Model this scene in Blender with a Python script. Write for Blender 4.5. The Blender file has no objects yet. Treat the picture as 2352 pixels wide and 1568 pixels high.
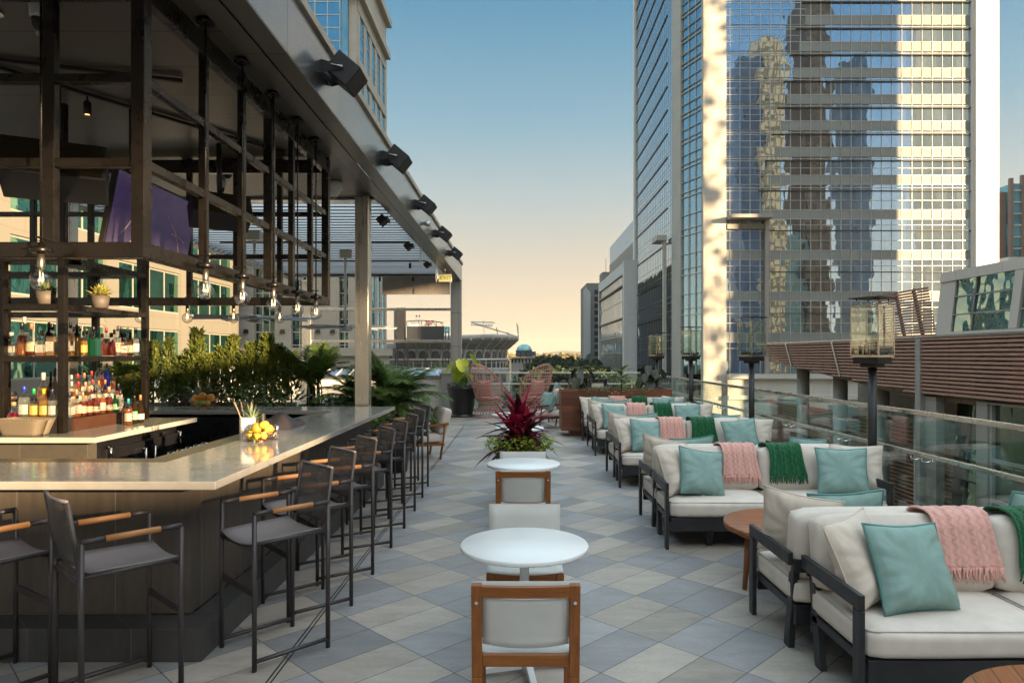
import bpy, bmesh, math, random
from mathutils import Vector, Matrix
R = math.radians
PI = math.pi
SC = bpy.context.scene
COL = SC.collection
rnd = random.Random(11)
V = Vector
CAMZ, F, VU, VV = 1.83, 1568.0, 1190.0, 815.0

def at(u, v, y):
    """point at depth y that is seen at (u, v) of the photograph at 2352 px width"""
    return V(((u - VU) * y / F, y, CAMZ - (v - VV) * y / F))

def rz(a):
    return Matrix.Rotation(a, 3, 'Z')

class MB:
    def __init__(s):
        s.v = []; s.f = []; s.sm = []; s.uv = []
    def add(s, vs, fs, smooth=False, uv=None):
        o = len(s.v)
        s.v += [V(p) for p in vs]
        s.f += [[i + o for i in f] for f in fs]
        s.sm += [smooth] * len(fs)
        s.uv += uv if uv else [(0, 0)] * len(vs)
        return s
    def box(s, c, d, m=None):
        c = V(c); x, y, z = d[0] / 2, d[1] / 2, d[2] / 2
        p = [V((a, b, e)) for e in (-z, z) for a, b in ((-x, -y), (x, -y), (x, y), (-x, y))]
        if m is not None: p = [m @ q for q in p]
        return s.add([c + q for q in p], [(3, 2, 1, 0), (4, 5, 6, 7), (0, 1, 5, 4), (1, 2, 6, 5), (2, 3, 7, 6), (3, 0, 4, 7)])
    def b2(s, x0, y0, z0, x1, y1, z1):
        return s.box(((x0 + x1) / 2, (y0 + y1) / 2, (z0 + z1) / 2), (abs(x1 - x0), abs(y1 - y0), abs(z1 - z0)))
    def bar(s, a, b, w, h, up=(0, 0, 1)):
        a, b = V(a), V(b); d = b - a; L = d.length
        if L < 1e-6: return s
        t = d / L; up = V(up)
        if abs(t.dot(up)) > .99: up = V((0, 1, 0)) if abs(t.y) < .9 else V((1, 0, 0))
        x = t.cross(up).normalized(); z = x.cross(t)
        m = Matrix((x, t, z)).transposed()
        return s.box((a + b) / 2, (w, L, h), m)
    def tube(s, pts, r, n=8, closed=False, cap=True):
        pts = [V(p) for p in pts]; k = len(pts)
        rs = r if isinstance(r, (list, tuple)) else [r] * k
        vs = []; fs = []; px = None
        for i, p in enumerate(pts):
            if closed: t = (pts[(i + 1) % k] - pts[i - 1])
            else: t = pts[min(i + 1, k - 1)] - pts[max(i - 1, 0)]
            t = t.normalized() if t.length > 1e-9 else V((0, 0, 1))
            if px is None:
                a = V((0, 0, 1)) if abs(t.z) < .9 else V((1, 0, 0))
                px = t.cross(a).normalized()
            else:
                px = px - t * px.dot(t)
                px = px.normalized() if px.length > 1e-6 else t.cross(V((0, 0, 1))).normalized()
            py = t.cross(px)
            for j in range(n):
                a = 2 * PI * j / n
                vs.append(p + (px * math.cos(a) + py * math.sin(a)) * rs[i])
        m = k if closed else k - 1
        for i in range(m):
            for j in range(n):
                a = i * n + j; b = i * n + (j + 1) % n; q = ((i + 1) % k) * n
                fs.append((a, b, q + (j + 1) % n, q + j))
        s.add(vs, fs, True)
        if cap and not closed:
            o = len(s.v) - len(vs)
            s.f.append([o + j for j in range(n)][::-1]); s.sm.append(False)
            s.f.append([o + (k - 1) * n + j for j in range(n)]); s.sm.append(False)
        return s
    def lathe(s, prof, n=20, c=(0, 0, 0), cap=True, sx=1, sy=1, smooth=True, a0=0, a1=2 * PI):
        c = V(c); vs = []; fs = []; full = abs(a1 - a0 - 2 * PI) < 1e-6
        m = n if full else n + 1
        for r, z in prof:
            for j in range(m):
                a = a0 + (a1 - a0) * j / n
                vs.append(c + V((r * math.cos(a) * sx, r * math.sin(a) * sy, z)))
        for i in range(len(prof) - 1):
            for j in range(n):
                b = (j + 1) % m
                fs.append((i * m + j, i * m + b, (i + 1) * m + b, (i + 1) * m + j))
        s.add(vs, fs, smooth)
        if cap and full:
            o = len(s.v) - len(vs); L = len(prof) - 1
            if prof[0][0] > 1e-5: s.f.append([o + j for j in range(n)][::-1]); s.sm.append(False)
            if prof[-1][0] > 1e-5: s.f.append([o + L * n + j for j in range(n)]); s.sm.append(False)
        return s
    def ball(s, c, r, n=12, k=8):
        r = r if isinstance(r, (tuple, list)) else (r, r, r)
        o = len(s.v)
        s.lathe([(max(1e-6, math.sin(PI * i / k)), -math.cos(PI * i / k)) for i in range(k + 1)], n, cap=False)
        for i in range(o, len(s.v)):
            p = s.v[i]; s.v[i] = V((p.x * r[0], p.y * r[1], p.z * r[2])) + V(c)
        return s
    def poly(s, pts, smooth=False):
        return s.add(pts, [tuple(range(len(pts)))], smooth)
    def prism(s, pts, ex):
        """closed polygon pushed along the vector ex"""
        n = len(pts); pts = [V(p) for p in pts]; ex = V(ex)
        return s.add(pts + [p + ex for p in pts], [tuple(range(n))[::-1], tuple(range(n, 2 * n))] + [(i, (i + 1) % n, n + (i + 1) % n, n + i) for i in range(n)])
    def grid(s, fn, nu, nv, smooth=True, uvf=None):
        vs = [fn(i / nu, j / nv) for j in range(nv + 1) for i in range(nu + 1)]
        uv = [((i / nu), (j / nv)) for j in range(nv + 1) for i in range(nu + 1)]
        fs = [(j * (nu + 1) + i, j * (nu + 1) + i + 1, (j + 1) * (nu + 1) + i + 1, (j + 1) * (nu + 1) + i) for j in range(nv) for i in range(nu)]
        return s.add(vs, fs, smooth, uv)
    def leaf(s, p, d, nrm, L, w, droop=0.0, seg=3, fold=.25, tip=.5, notch=0):
        """one tapering leaf blade of two folded halves"""
        p = V(p); d = V(d).normalized(); nrm = V(nrm)
        x = d.cross(nrm)
        if x.length < 1e-4: x = d.orthogonal()
        x.normalize(); nz = x.cross(d)
        vs = []; q = p.copy(); dd = d.copy()
        for i in range(seg + 1):
            t = i / seg
            ww = w * .5 * max(.04, math.sin(PI * (t ** tip * .94 + .05)))
            vs += [q - x * ww + nz * ww * fold, q.copy(), q + x * ww + nz * ww * fold]
            dd = (dd + V((0, 0, -droop / seg))).normalized()
            nz = x.cross(dd)
            q = q + dd * (L / seg)
        fs = []
        for i in range(seg):
            a = i * 3
            fs += [(a, a + 1, a + 4, a + 3), (a + 1, a + 2, a + 5, a + 4)]
        return s.add(vs, fs, False)
    def xf(s, m, t=(0, 0, 0)):
        t = V(t); s.v = [m @ p + t for p in s.v]; return s
    def join(s, o):
        return s.add(o.v, o.f, False, o.uv) if not any(o.sm) else s._j(o)
    def _j(s, o):
        k = len(s.v); s.v += [p.copy() for p in o.v]; s.f += [[i + k for i in f] for f in o.f]; s.sm += o.sm; s.uv += o.uv; return s
    def build(s, name, mat, parent=None, bevel=0, uv=False, solid=0, sub=0, seg=2):
        me = bpy.data.meshes.new(name)
        off = WC.get(parent.name) if parent is not None else None
        vs = [p - off for p in s.v] if off is not None else s.v
        me.from_pydata([tuple(p) for p in vs], [], s.f)
        me.polygons.foreach_set('use_smooth', s.sm)
        if uv:
            L = me.uv_layers.new(name='UVMap')
            for lp in me.loops: L.data[lp.index].uv = s.uv[lp.vertex_index]
        me.materials.append(mat); me.update()
        o = bpy.data.objects.new(name, me); COL.objects.link(o)
        if parent is not None: o.parent = parent
        if off is not None: WC[o.name] = off
        if solid:
            m = o.modifiers.new('thick', 'SOLIDIFY'); m.thickness = solid; m.offset = 0
        if sub:
            m = o.modifiers.new('sub', 'SUBSURF'); m.levels = sub; m.render_levels = sub
        if bevel:
            m = o.modifiers.new('edge', 'BEVEL'); m.width = bevel; m.segments = seg; m.limit_method = 'ANGLE'; m.angle_limit = R(40); m.harden_normals = False
        return o

WC = {}      # things whose parts are given in world coordinates
KIDS = {}

def tag(o, label=None, cat=None, group=None, kind=None):
    if label: o['label'] = label
    if cat: o['category'] = cat
    if group: o['group'] = group
    if kind: o['kind'] = kind
    return o

def thing(name, label, cat, loc=(0, 0, 0), rot=0, group=None, world=False):
    o = bpy.data.objects.new(name, None); COL.objects.link(o)
    o.empty_display_size = .2
    o.location = loc; o.rotation_euler = (0, 0, rot)
    tag(o, label, cat, group)
    if world: WC[o.name] = V(loc)
    return o

def struct(name, mb, mat, **k):
    return tag(mb.build(name, mat, **k), kind='structure')

def children(o):
    return [c for c in COL.objects if c.parent is o]

def dup(src, loc, rot=0, label=None, group=None):
    kids = {}
    def rec(o, parent):
        c = o.copy(); COL.objects.link(c)
        if parent is not None: c.parent = parent
        for ch in KIDSOF(o): rec(ch, c)
        return c
    r = rec(src, None)
    r.location = loc; r.rotation_euler = (0, 0, rot)
    if label: r['label'] = label
    if group: r['group'] = group
    return r

def KIDSOF(o):
    return list(o.children)

# ------------------------------------------------------------------ materials
class NT:
    def __init__(s, name):
        s.m = bpy.data.materials.new(name); s.m.use_nodes = True
        s.t = s.m.node_tree; s.b = s.t.nodes['Principled BSDF']; s.out = s.t.nodes['Material Output']
    def n(s, typ, **k):
        x = s.t.nodes.new('ShaderNode' + typ)
        for a, b in k.items(): setattr(x, a, b)
        return x
    def l(s, a, b):
        s.t.links.new(a, b)
    def set(s, node, key, val):
        if isinstance(val, bpy.types.NodeSocket): s.l(val, node.inputs[key])
        else: node.inputs[key].default_value = val
    def math(s, op, a, b=None, c=None):
        x = s.n('Math', operation=op)
        for i, q in enumerate((a, b, c)):
            if q is not None: s.set(x, i, q)
        return x.outputs[0]
    def mix(s, f, a, b, mode='MIX'):
        x = s.n('Mix', data_type='RGBA', blend_type=mode)
        s.set(x, 0, f); s.set(x, 6, c4(a)); s.set(x, 7, c4(b))
        return x.outputs[2]
    def noise(s, vec=None, scale=5, detail=3, rough=.5, dist=0):
        x = s.n('TexNoise')
        if vec is not None: s.l(vec, x.inputs['Vector'])
        x.inputs['Scale'].default_value = scale; x.inputs['Detail'].default_value = detail; x.inputs['Roughness'].default_value = rough
        x.inputs['Distortion'].default_value = dist
        return x.outputs[0]
    def obj(s, scale=None, rot=None, loc=None):
        c = s.n('TexCoord').outputs['Object']
        if scale is None and rot is None and loc is None: return c
        m = s.n('Mapping')
        s.l(c, m.inputs[0])
        if scale: m.inputs['Scale'].default_value = scale
        if rot: m.inputs['Rotation'].default_value = rot
        if loc: m.inputs['Location'].default_value = loc
        return m.outputs[0]
    def ramp(s, f, stops):
        x = s.n('ValToRGB'); s.l(f, x.inputs[0])
        e = x.color_ramp.elements
        while len(e) < len(stops): e.new(.5)
        for i, (p, c) in enumerate(stops):
            e[i].position = p; e[i].color = c4(c)
        return x.outputs[0]
    def bump(s, h, strength=.3, dist=.01):
        x = s.n('Bump'); s.l(h, x.inputs['Height'])
        x.inputs['Strength'].default_value = strength; x.inputs['Distance'].default_value = dist
        s.l(x.outputs[0], s.b.inputs['Normal'])
        return x.outputs[0]
    def xyz(s, v):
        x = s.n('SeparateXYZ'); s.l(v, x.inputs[0]); return x.outputs
    def comb(s, x, y, z):
        c = s.n('CombineXYZ')
        for i, q in enumerate((x, y, z)): s.set(c, i, q)
        return c.outputs[0]

def c4(c):
    if isinstance(c, bpy.types.NodeSocket): return c
    if isinstance(c, (int, float)): c = (c, c, c)
    return tuple(c) if len(c) == 4 else (c[0], c[1], c[2], 1)

def pm(name, col, rough=.5, metal=0, var=.12, scale=6, bump=0, bscale=60, stretch=None, spec=.5, coat=0, rv=.08):
    k = NT(name); b = k.b
    vec = k.obj(stretch)
    nz = k.noise(vec, scale, 4, .6)
    lo = [max(0, x * (1 - var)) for x in col]; hi = [min(1, x * (1 + var)) for x in col]
    k.l(k.ramp(nz, [(.3, lo), (.7, hi)]), b.inputs['Base Color'])
    rr = k.n('MapRange'); k.l(nz, rr.inputs[0]); rr.inputs[1].default_value = .3; rr.inputs[2].default_value = .7
    rr.inputs[3].default_value = max(0, rough - rv); rr.inputs[4].default_value = min(1, rough + rv)
    k.l(rr.outputs[0], b.inputs['Roughness'])
    b.inputs['Metallic'].default_value = metal
    b.inputs['Specular IOR Level'].default_value = spec
    b.inputs['Coat Weight'].default_value = coat
    if bump:
        k.bump(k.noise(k.obj(stretch), bscale, 3, .6), bump, .004)
    return k.m

def wood(name, dark, light, rough=.45, axis=2, scale=1.0, planks=0):
    k = NT(name)
    st = [14 * scale] * 3; st[axis] = 1.1 * scale
    n1 = k.noise(k.obj(tuple(st)), 3, 5, .65, .6)
    st2 = [60 * scale] * 3; st2[axis] = 2.5 * scale
    n2 = k.noise(k.obj(tuple(st2)), 3, 3, .6)
    f = k.math('ADD', k.math('MULTIPLY', n1, .7), k.math('MULTIPLY', n2, .3))
    c = k.ramp(f, [(.32, dark), (.5, [(a + b) / 2 for a, b in zip(dark, light)]), (.68, light)])
    k.l(c, k.b.inputs['Base Color']); k.b.inputs['Roughness'].default_value = rough
    k.bump(n2, .15, .003)
    return k.m

def leafmat(name, a, b, trans=.3, rough=.45, scale=9, tip=None):
    k = NT(name)
    nz = k.noise(k.obj(), scale, 3, .7)
    g = k.n('NewGeometry').outputs['Random Per Island']
    f = k.math('ADD', k.math('MULTIPLY', nz, .5), k.math('MULTIPLY', g, .5))
    c = k.ramp(f, [(.25, a), (.75, b)])
    k.l(c, k.b.inputs['Base Color']); k.b.inputs['Roughness'].default_value = rough
    tr = k.n('BsdfTranslucent'); k.l(c, tr.inputs[0])
    mx = k.n('MixShader'); mx.inputs[0].default_value = trans
    k.l(k.b.outputs[0], mx.inputs[1]); k.l(tr.outputs[0], mx.inputs[2]); k.l(mx.outputs[0], k.out.inputs[0])
    return k.m

def thinglass(name, tint=(.93, .97, .95), refl=1.0, rough=.0, wave=0, base=.04):
    k = NT(name)
    tr = k.n('BsdfTransparent'); tr.inputs[0].default_value = c4(tint)
    gl = k.n('BsdfGlossy'); gl.inputs[0].default_value = (1, 1, 1, 1); gl.inputs['Roughness'].default_value = rough
    lw = k.n('LayerWeight'); lw.inputs[0].default_value = .35
    f = k.math('MULTIPLY_ADD', k.math('POWER', lw.outputs['Facing'], 3.0), .8 * refl, base)
    if wave:
        bp = k.n('Bump'); k.l(k.noise(k.obj(), 1.2, 1), bp.inputs['Height']); bp.inputs['Strength'].default_value = wave; bp.inputs['Distance'].default_value = .05
        k.l(bp.outputs[0], gl.inputs['Normal'])
    mx = k.n('MixShader'); k.l(f, mx.inputs[0]); k.l(tr.outputs[0], mx.inputs[1]); k.l(gl.outputs[0], mx.inputs[2]); k.l(mx.outputs[0], k.out.inputs[0])
    k.t.nodes.remove(k.b)
    return k.m

def sling(name, col, see=.25, rough=.6, weave=220):
    """woven mesh fabric that lets some of the background through"""
    k = NT(name)
    x, y, z = k.xyz(k.obj())
    nz = k.noise(k.obj(), 3, 3)
    k.l(k.ramp(nz, [(.3, [c * .88 for c in col]), (.7, [c * 1.08 for c in col])]), k.b.inputs['Base Color'])
    k.b.inputs['Roughness'].default_value = rough
    w = k.math('MULTIPLY', k.math('SINE', k.math('MULTIPLY', x, weave * 6)), k.math('SINE', k.math('MULTIPLY', k.math('ADD', z, y), weave * 6)))
    k.bump(w, .25, .001)
    tr = k.n('BsdfTransparent')
    mx = k.n('MixShader'); mx.inputs[0].default_value = see
    k.l(k.b.outputs[0], mx.inputs[1]); k.l(tr.outputs[0], mx.inputs[2]); k.l(mx.outputs[0], k.out.inputs[0])
    return k.m

def panel_lines(k, u, period, width, off=0):
    """1 inside a joint line of the given width each period"""
    f = k.math('FRACT', k.math('DIVIDE', k.math('ADD', u, off), period))
    return k.math('LESS_THAN', f, width / period)

def clad(name, col, rough=.5, metal=0, pu=1.0, pv=1.0, ju=.012, jv=.012, ax='xz', dark=.35, var=.08, scale=1.5, cellvar=.08, offu=0, offv=0, bump=.0, st=None):
    """cladding in panels with joints"""
    k = NT(name)
    o = k.xyz(k.obj()); d = {'x': o[0], 'y': o[1], 'z': o[2], 's': k.math('ADD', o[0], o[1])}
    u, v = d[ax[0]], d[ax[1]]
    lines = k.math('MAXIMUM', panel_lines(k, u, pu, ju, offu + 500 * pu), panel_lines(k, v, pv, jv, offv + 500 * pv))
    cu = k.math('FLOOR', k.math('DIVIDE', k.math('ADD', u, offu + 500 * pu), pu)); cv = k.math('FLOOR', k.math('DIVIDE', k.math('ADD', v, offv + 500 * pv), pv))
    wn = k.n('TexWhiteNoise', noise_dimensions='2D'); k.l(k.comb(cu, cv, 0.0), wn.inputs['Vector'])
    nz = k.noise(k.obj(st), scale, 5, .65)
    fac = k.math('ADD', k.math('MULTIPLY_ADD', nz, 2 * var, 1 - var), k.math('MULTIPLY_ADD', wn.outputs['Value'], 2 * cellvar, -cellvar))
    base = k.mix(1.0, col, k.comb(fac, fac, fac), 'MULTIPLY')
    c = k.mix(lines, base, [q * dark for q in col])
    k.l(c, k.b.inputs['Base Color'])
    k.b.inputs['Roughness'].default_value = rough; k.b.inputs['Metallic'].default_value = metal
    if bump: k.bump(k.math('SUBTRACT', k.math('MULTIPLY', nz, .3), lines), bump, .006)
    return k.m

def facade_glass(name, tint, dark, refl=.75, wav=.35, pu=1.48, pv=2.0, ax='x', tilt=.012, rough=.015, wscale=.35):
    """reflective curtain wall glass: every pane a little tilted and bowed"""
    k = NT(name)
    o = k.xyz(k.obj()); u = {'x': o[0], 'y': o[1]}[ax]
    cu = k.math('FLOOR', k.math('DIVIDE', k.math('ADD', u, 500 * pu), pu)); cv = k.math('FLOOR', k.math('DIVIDE', k.math('ADD', o[2], 500 * pv), pv))
    wn = k.n('TexWhiteNoise', noise_dimensions='2D'); k.l(k.comb(cu, cv, 0.0), wn.inputs['Vector'])
    ns = k.n('VectorMath', operation='SUBTRACT'); k.l(wn.outputs['Color'], ns.inputs[0]); ns.inputs[1].default_value = (.5, .5, .5)
    sc = k.n('VectorMath', operation='SCALE'); k.l(ns.outputs[0], sc.inputs[0]); sc.inputs['Scale'].default_value = tilt * 2
    bp = k.n('Bump'); bp.inputs['Strength'].default_value = wav; bp.inputs['Distance'].default_value = .12
    k.l(k.noise(k.obj(), wscale, 2, .5), bp.inputs['Height'])
    ad = k.n('VectorMath', operation='ADD'); k.l(bp.outputs[0], ad.inputs[0]); k.l(sc.outputs[0], ad.inputs[1])
    nm = k.n('VectorMath', operation='NORMALIZE'); k.l(ad.outputs[0], nm.inputs[0])
    gl = k.n('BsdfGlossy'); gl.inputs[0].default_value = c4(tint); gl.inputs['Roughness'].default_value = rough
    k.l(nm.outputs[0], gl.inputs['Normal'])
    df = k.n('BsdfDiffuse')
    dv = k.math('MULTIPLY_ADD', wn.outputs['Value'], .9, .55)
    k.l(k.mix(1.0, dark, k.comb(dv, dv, dv), 'MULTIPLY'), df.inputs[0])
    mx = k.n('MixShader'); mx.inputs[0].default_value = refl
    k.l(df.outputs[0], mx.inputs[1]); k.l(gl.outputs[0], mx.inputs[2]); k.l(mx.outputs[0], k.out.inputs[0])
    k.t.nodes.remove(k.b)
    return k.m

def emis(name, col, st):
    k = NT(name); k.b.inputs['Base Color'].default_value = c4(col)
    k.b.inputs['Emission Color'].default_value = c4(col); k.b.inputs['Emission Strength'].default_value = st
    return k.m

def text(body, mat, parent, loc, size, rot=(PI / 2, 0, 0), name='lettering', align='CENTER', ext=.001):
    cu = bpy.data.curves.new(name, 'FONT'); cu.body = body; cu.size = size; cu.align_x = align; cu.align_y = 'CENTER'; cu.extrude = ext
    cu.materials.append(mat)
    tmp = bpy.data.objects.new('tmp', cu); COL.objects.link(tmp)
    bpy.context.view_layer.update()
    me = bpy.data.meshes.new_from_object(tmp.evaluated_get(bpy.context.evaluated_depsgraph_get()))
    bpy.data.objects.remove(tmp); bpy.data.curves.remove(cu)
    o = bpy.data.objects.new(name, me); COL.objects.link(o); o.parent = parent
    off = WC.get(parent.name) if parent else None
    o.location = V(loc) - off if off is not None else loc
    o.rotation_euler = rot
    return o
# ------------------------------------------------------------------ camera, sun, sky
cam = bpy.data.cameras.new('camera'); cam.lens = 24; cam.sensor_width = 36; cam.shift_x = -.006; cam.shift_y = .0132
cam.clip_end = 20000; cam.clip_start = .05
co = bpy.data.objects.new('camera', cam); COL.objects.link(co); co.location = (0, 0, CAMZ); co.rotation_euler = (PI / 2, 0, 0)
SC.camera = co
SC.render.resolution_x, SC.render.resolution_y = 1024, 682
SUN_AZ, SUN_EL = R(50), R(9.0)        # towards the sun: behind the camera and to its right
sd = V((math.sin(SUN_AZ) * math.cos(SUN_EL), -math.cos(SUN_AZ) * math.cos(SUN_EL), math.sin(SUN_EL)))
sun = bpy.data.lights.new('sun', 'SUN'); sun.energy = 3.9; sun.angle = R(.55); sun.color = (1, .72, .40)
so = bpy.data.objects.new('sun', sun); COL.objects.link(so); so.location = sd * 60; so.rotation_euler = sd.to_track_quat('Z', 'Y').to_euler()
W = bpy.data.worlds.new('World'); SC.world = W; W.use_nodes = True
wt = W.node_tree; bg = wt.nodes['Background']
sky = wt.nodes.new('ShaderNodeTexSky'); sky.sky_type = 'NISHITA'; sky.sun_disc = False
sky.sun_elevation = SUN_EL; sky.sun_rotation = PI - SUN_AZ
sky.altitude = 200; sky.air_density = 1.0; sky.dust_density = 1.2; sky.ozone_density = 2.0
EXPO = 2.5
bg.inputs[1].default_value = .15
# evening sky: the Nishita dome overhead, running into a dusty cream band towards the horizon
def wn_(t, **k):
    x = wt.nodes.new('ShaderNode' + t)
    for a, c in k.items(): setattr(x, a, c)
    return x
geo = wn_('TexCoord'); sep = wn_('SeparateXYZ'); wt.links.new(geo.outputs['Generated'], sep.inputs[0])
cr = wn_('ValToRGB'); wt.links.new(sep.outputs[2], cr.inputs[0])
stops = [(0.0, (.97, .76, .50)), (.045, (.95, .76, .53)), (.13, (.74, .67, .54)), (.22, (.50, .59, .60)), (.32, (.28, .475, .59)), (.45, (.128, .335, .51)), (.60, (.075, .25, .43))]
el = cr.color_ramp.elements
while len(el) < len(stops): el.new(.5)
for i_, (p_, c_) in enumerate(stops): el[i_].position = p_; el[i_].color = (*c_, 1)
sc_ = wn_('VectorMath', operation='SCALE'); wt.links.new(cr.outputs[0], sc_.inputs[0]); sc_.inputs['Scale'].default_value = 1 / (.15 * 2 ** EXPO)
tn = wn_('VectorMath', operation='MULTIPLY'); wt.links.new(sky.outputs[0], tn.inputs[0]); tn.inputs[1].default_value = (3.95, 2.72, 1.72)
mr = wn_('MapRange', interpolation_type='SMOOTHSTEP'); wt.links.new(sep.outputs[2], mr.inputs[0])
mr.inputs[1].default_value = .46; mr.inputs[2].default_value = .72; mr.inputs[3].default_value = 1.0; mr.inputs[4].default_value = 0
mxw = wn_('Mix', data_type='RGBA'); wt.links.new(mr.outputs[0], mxw.inputs[0]); wt.links.new(tn.outputs[0], mxw.inputs[6]); wt.links.new(sc_.outputs[0], mxw.inputs[7])
wt.links.new(mxw.outputs[2], bg.inputs[0])
SC.view_settings.view_transform = 'Standard'; SC.view_settings.look = 'None'; SC.view_settings.exposure = EXPO; SC.view_settings.gamma = 1
cy = SC.cycles if hasattr(SC, 'cycles') else None
if cy:
    cy.max_bounces = 8; cy.diffuse_bounces = 4; cy.glossy_bounces = 5; cy.transmission_bounces = 6; cy.transparent_max_bounces = 24
    cy.use_denoising = True; cy.sample_clamp_indirect = 6; cy.caustics_reflective = False; cy.caustics_refractive = False
    cy.use_adaptive_sampling = True; cy.adaptive_threshold = .012

# ------------------------------------------------------------------ materials
m_bronze = pm('bronze steel', (.012, .0095, .008), .29, .5, .25, 5, .05, spec=.6, rv=.12)
m_black = pm('black metal', (.018, .017, .018), .45, .3, .2, 8)
m_stoolframe = pm('charcoal powder coat', (.056, .047, .048), .42, .3, .12, 20)
m_alu = pm('brushed metal cladding', (.40, .42, .44), .26, .9, .10, 2, 0, stretch=(1, .2, 1))
m_steel = pm('stainless steel', (.56, .54, .50), .28, 1, .08, 4)
m_chrome = pm('chrome', (.75, .75, .75), .12, 1, .03, 4)
m_quartz = pm('pale quartz', (.345, .33, .312), .14, 0, .09, 7, 0, coat=.25, rv=.04)
m_clad = clad('dark stone cladding', (.085, .068, .056), .62, 0, .62, 5, .006, .001, 'sz', 1.9, .45, 22, .16, bump=.25, st=(1, 1, .14))
m_step = clad('dark stone step', (.056, .052, .051), .5, 0, .62, 5, .005, .001, 'sz', 2.2, .45, 22, .2, bump=.25, st=(1, 1, .3))
m_teak = wood('oiled teak', (.15, .045, .006), (.31, .105, .020), .42, 2)
m_teakx = wood('oiled teak lengthwise', (.15, .045, .006), (.31, .105, .020), .42, 0)
m_armteak = wood('pale teak', (.32, .13, .04), (.52, .25, .095), .5, 1)
m_ipe = wood('red hardwood', (.075, .022, .010), (.19, .062, .028), .42, 0, .6)
m_louver = wood('weathered hardwood slats', (.17, .085, .06), (.36, .19, .135), .6, 1, .5)
m_white = pm('white lacquer', (.74, .76, .77), .34, 0, .03, 3, rv=.015)
m_whitesling = sling('white mesh sling', (.70, .70, .68), .28)
m_greysling = sling('charcoal mesh sling', (.235, .205, .205), .06)
m_greyback = sling('charcoal mesh back', (.10, .09, .088), .34)
m_ceiling = clad('dark metal ceiling', (.120, .100, .085), .38, .5, 60, .62, .001, .012, 'xy', .2, .10, 1.5, .05)
m_white_wall = clad('white panel wall', (.62, .60, .57), .55, 0, .9, 3, .01, .01, 'xz', .6, .05, 3, .03)
m_glass = thinglass('railing glass', (.88, .94, .92), .9, 0, .15, .06)
m_clear = thinglass('clear glass', (.90, .92, .91), 1.3, 0, 0, .10)
def globe_mat():
    k = NT('globe glass'); lw = k.n('LayerWeight'); lw.inputs[0].default_value = .5
    tr = k.n('BsdfTransparent'); k.l(k.ramp(lw.outputs['Facing'], [(.0, (.97, .96, .94)), (.45, (.90, .88, .84)), (.85, (.30, .27, .24))]), tr.inputs[0])
    gl = k.n('BsdfGlossy'); gl.inputs['Roughness'].default_value = .02
    mx = k.n('MixShader'); k.l(k.math('MULTIPLY_ADD', k.math('POWER', lw.outputs['Facing'], 3.0), .6, .17), mx.inputs[0])
    k.l(tr.outputs[0], mx.inputs[1]); k.l(gl.outputs[0], mx.inputs[2]); k.l(mx.outputs[0], k.out.inputs[0]); k.t.nodes.remove(k.b)
    return k.m
m_globe = globe_mat()
m_lantern = thinglass('lantern glass', (.95, .98, .95), .8, 0, 0, .08)
m_cream = pm('oat canvas', (.585, .52, .46), .9, 0, .07, 9, .55, 9, rv=.02, spec=.2)
m_beige = pm('beige linen', (.56, .485, .415), .9, 0, .08, 8, .8, 12, rv=.02, spec=.2)
m_teal = pm('teal cotton', (.215, .325, .30), .85, 0, .10, 9, .7, 13, rv=.03, spec=.25)
m_tealtrim = pm('teal piping', (.09, .22, .21), .85, 0, .08, 12)
m_sofaframe = pm('anthracite aluminium', (.032, .032, .036), .45, .4, .15, 10)
m_pot = pm('black resin', (.012, .012, .014), .35, 0, .2, 5, coat=.1)
m_potbrown = pm('taupe resin', (.085, .068, .060), .6, 0, .15, 7)
m_conc = pm('grey concrete', (.28, .26, .245), .75, 0, .12, 3, .1, 40)
m_soil = pm('dark soil', (.025, .017, .012), .95, 0, .4, 25, .6, 60)
m_dark = pm('dark recess', (.008, .008, .009), .6, 0, .1, 5)
m_fridge = pm('black fridge steel', (.011, .011, .014), .3, .3, .15, 4)
m_rattan = pm('pink rattan', (.50, .26, .19), .6, 0, .14, 30)
m_pink = pm('pink cotton', (.60, .30, .27), .9, 0, .06, 9, .2, 80)
m_ivory = pm('ivory plastic', (.62, .60, .55), .5, 0, .04, 4)
m_speaker = pm('black speaker finish', (.020, .021, .024), .7, 0, .2, 300, .4, 400)
m_grille = pm('speaker grille', (.007, .007, .008), .6, .2, .3, 300, .3, 500)

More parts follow.
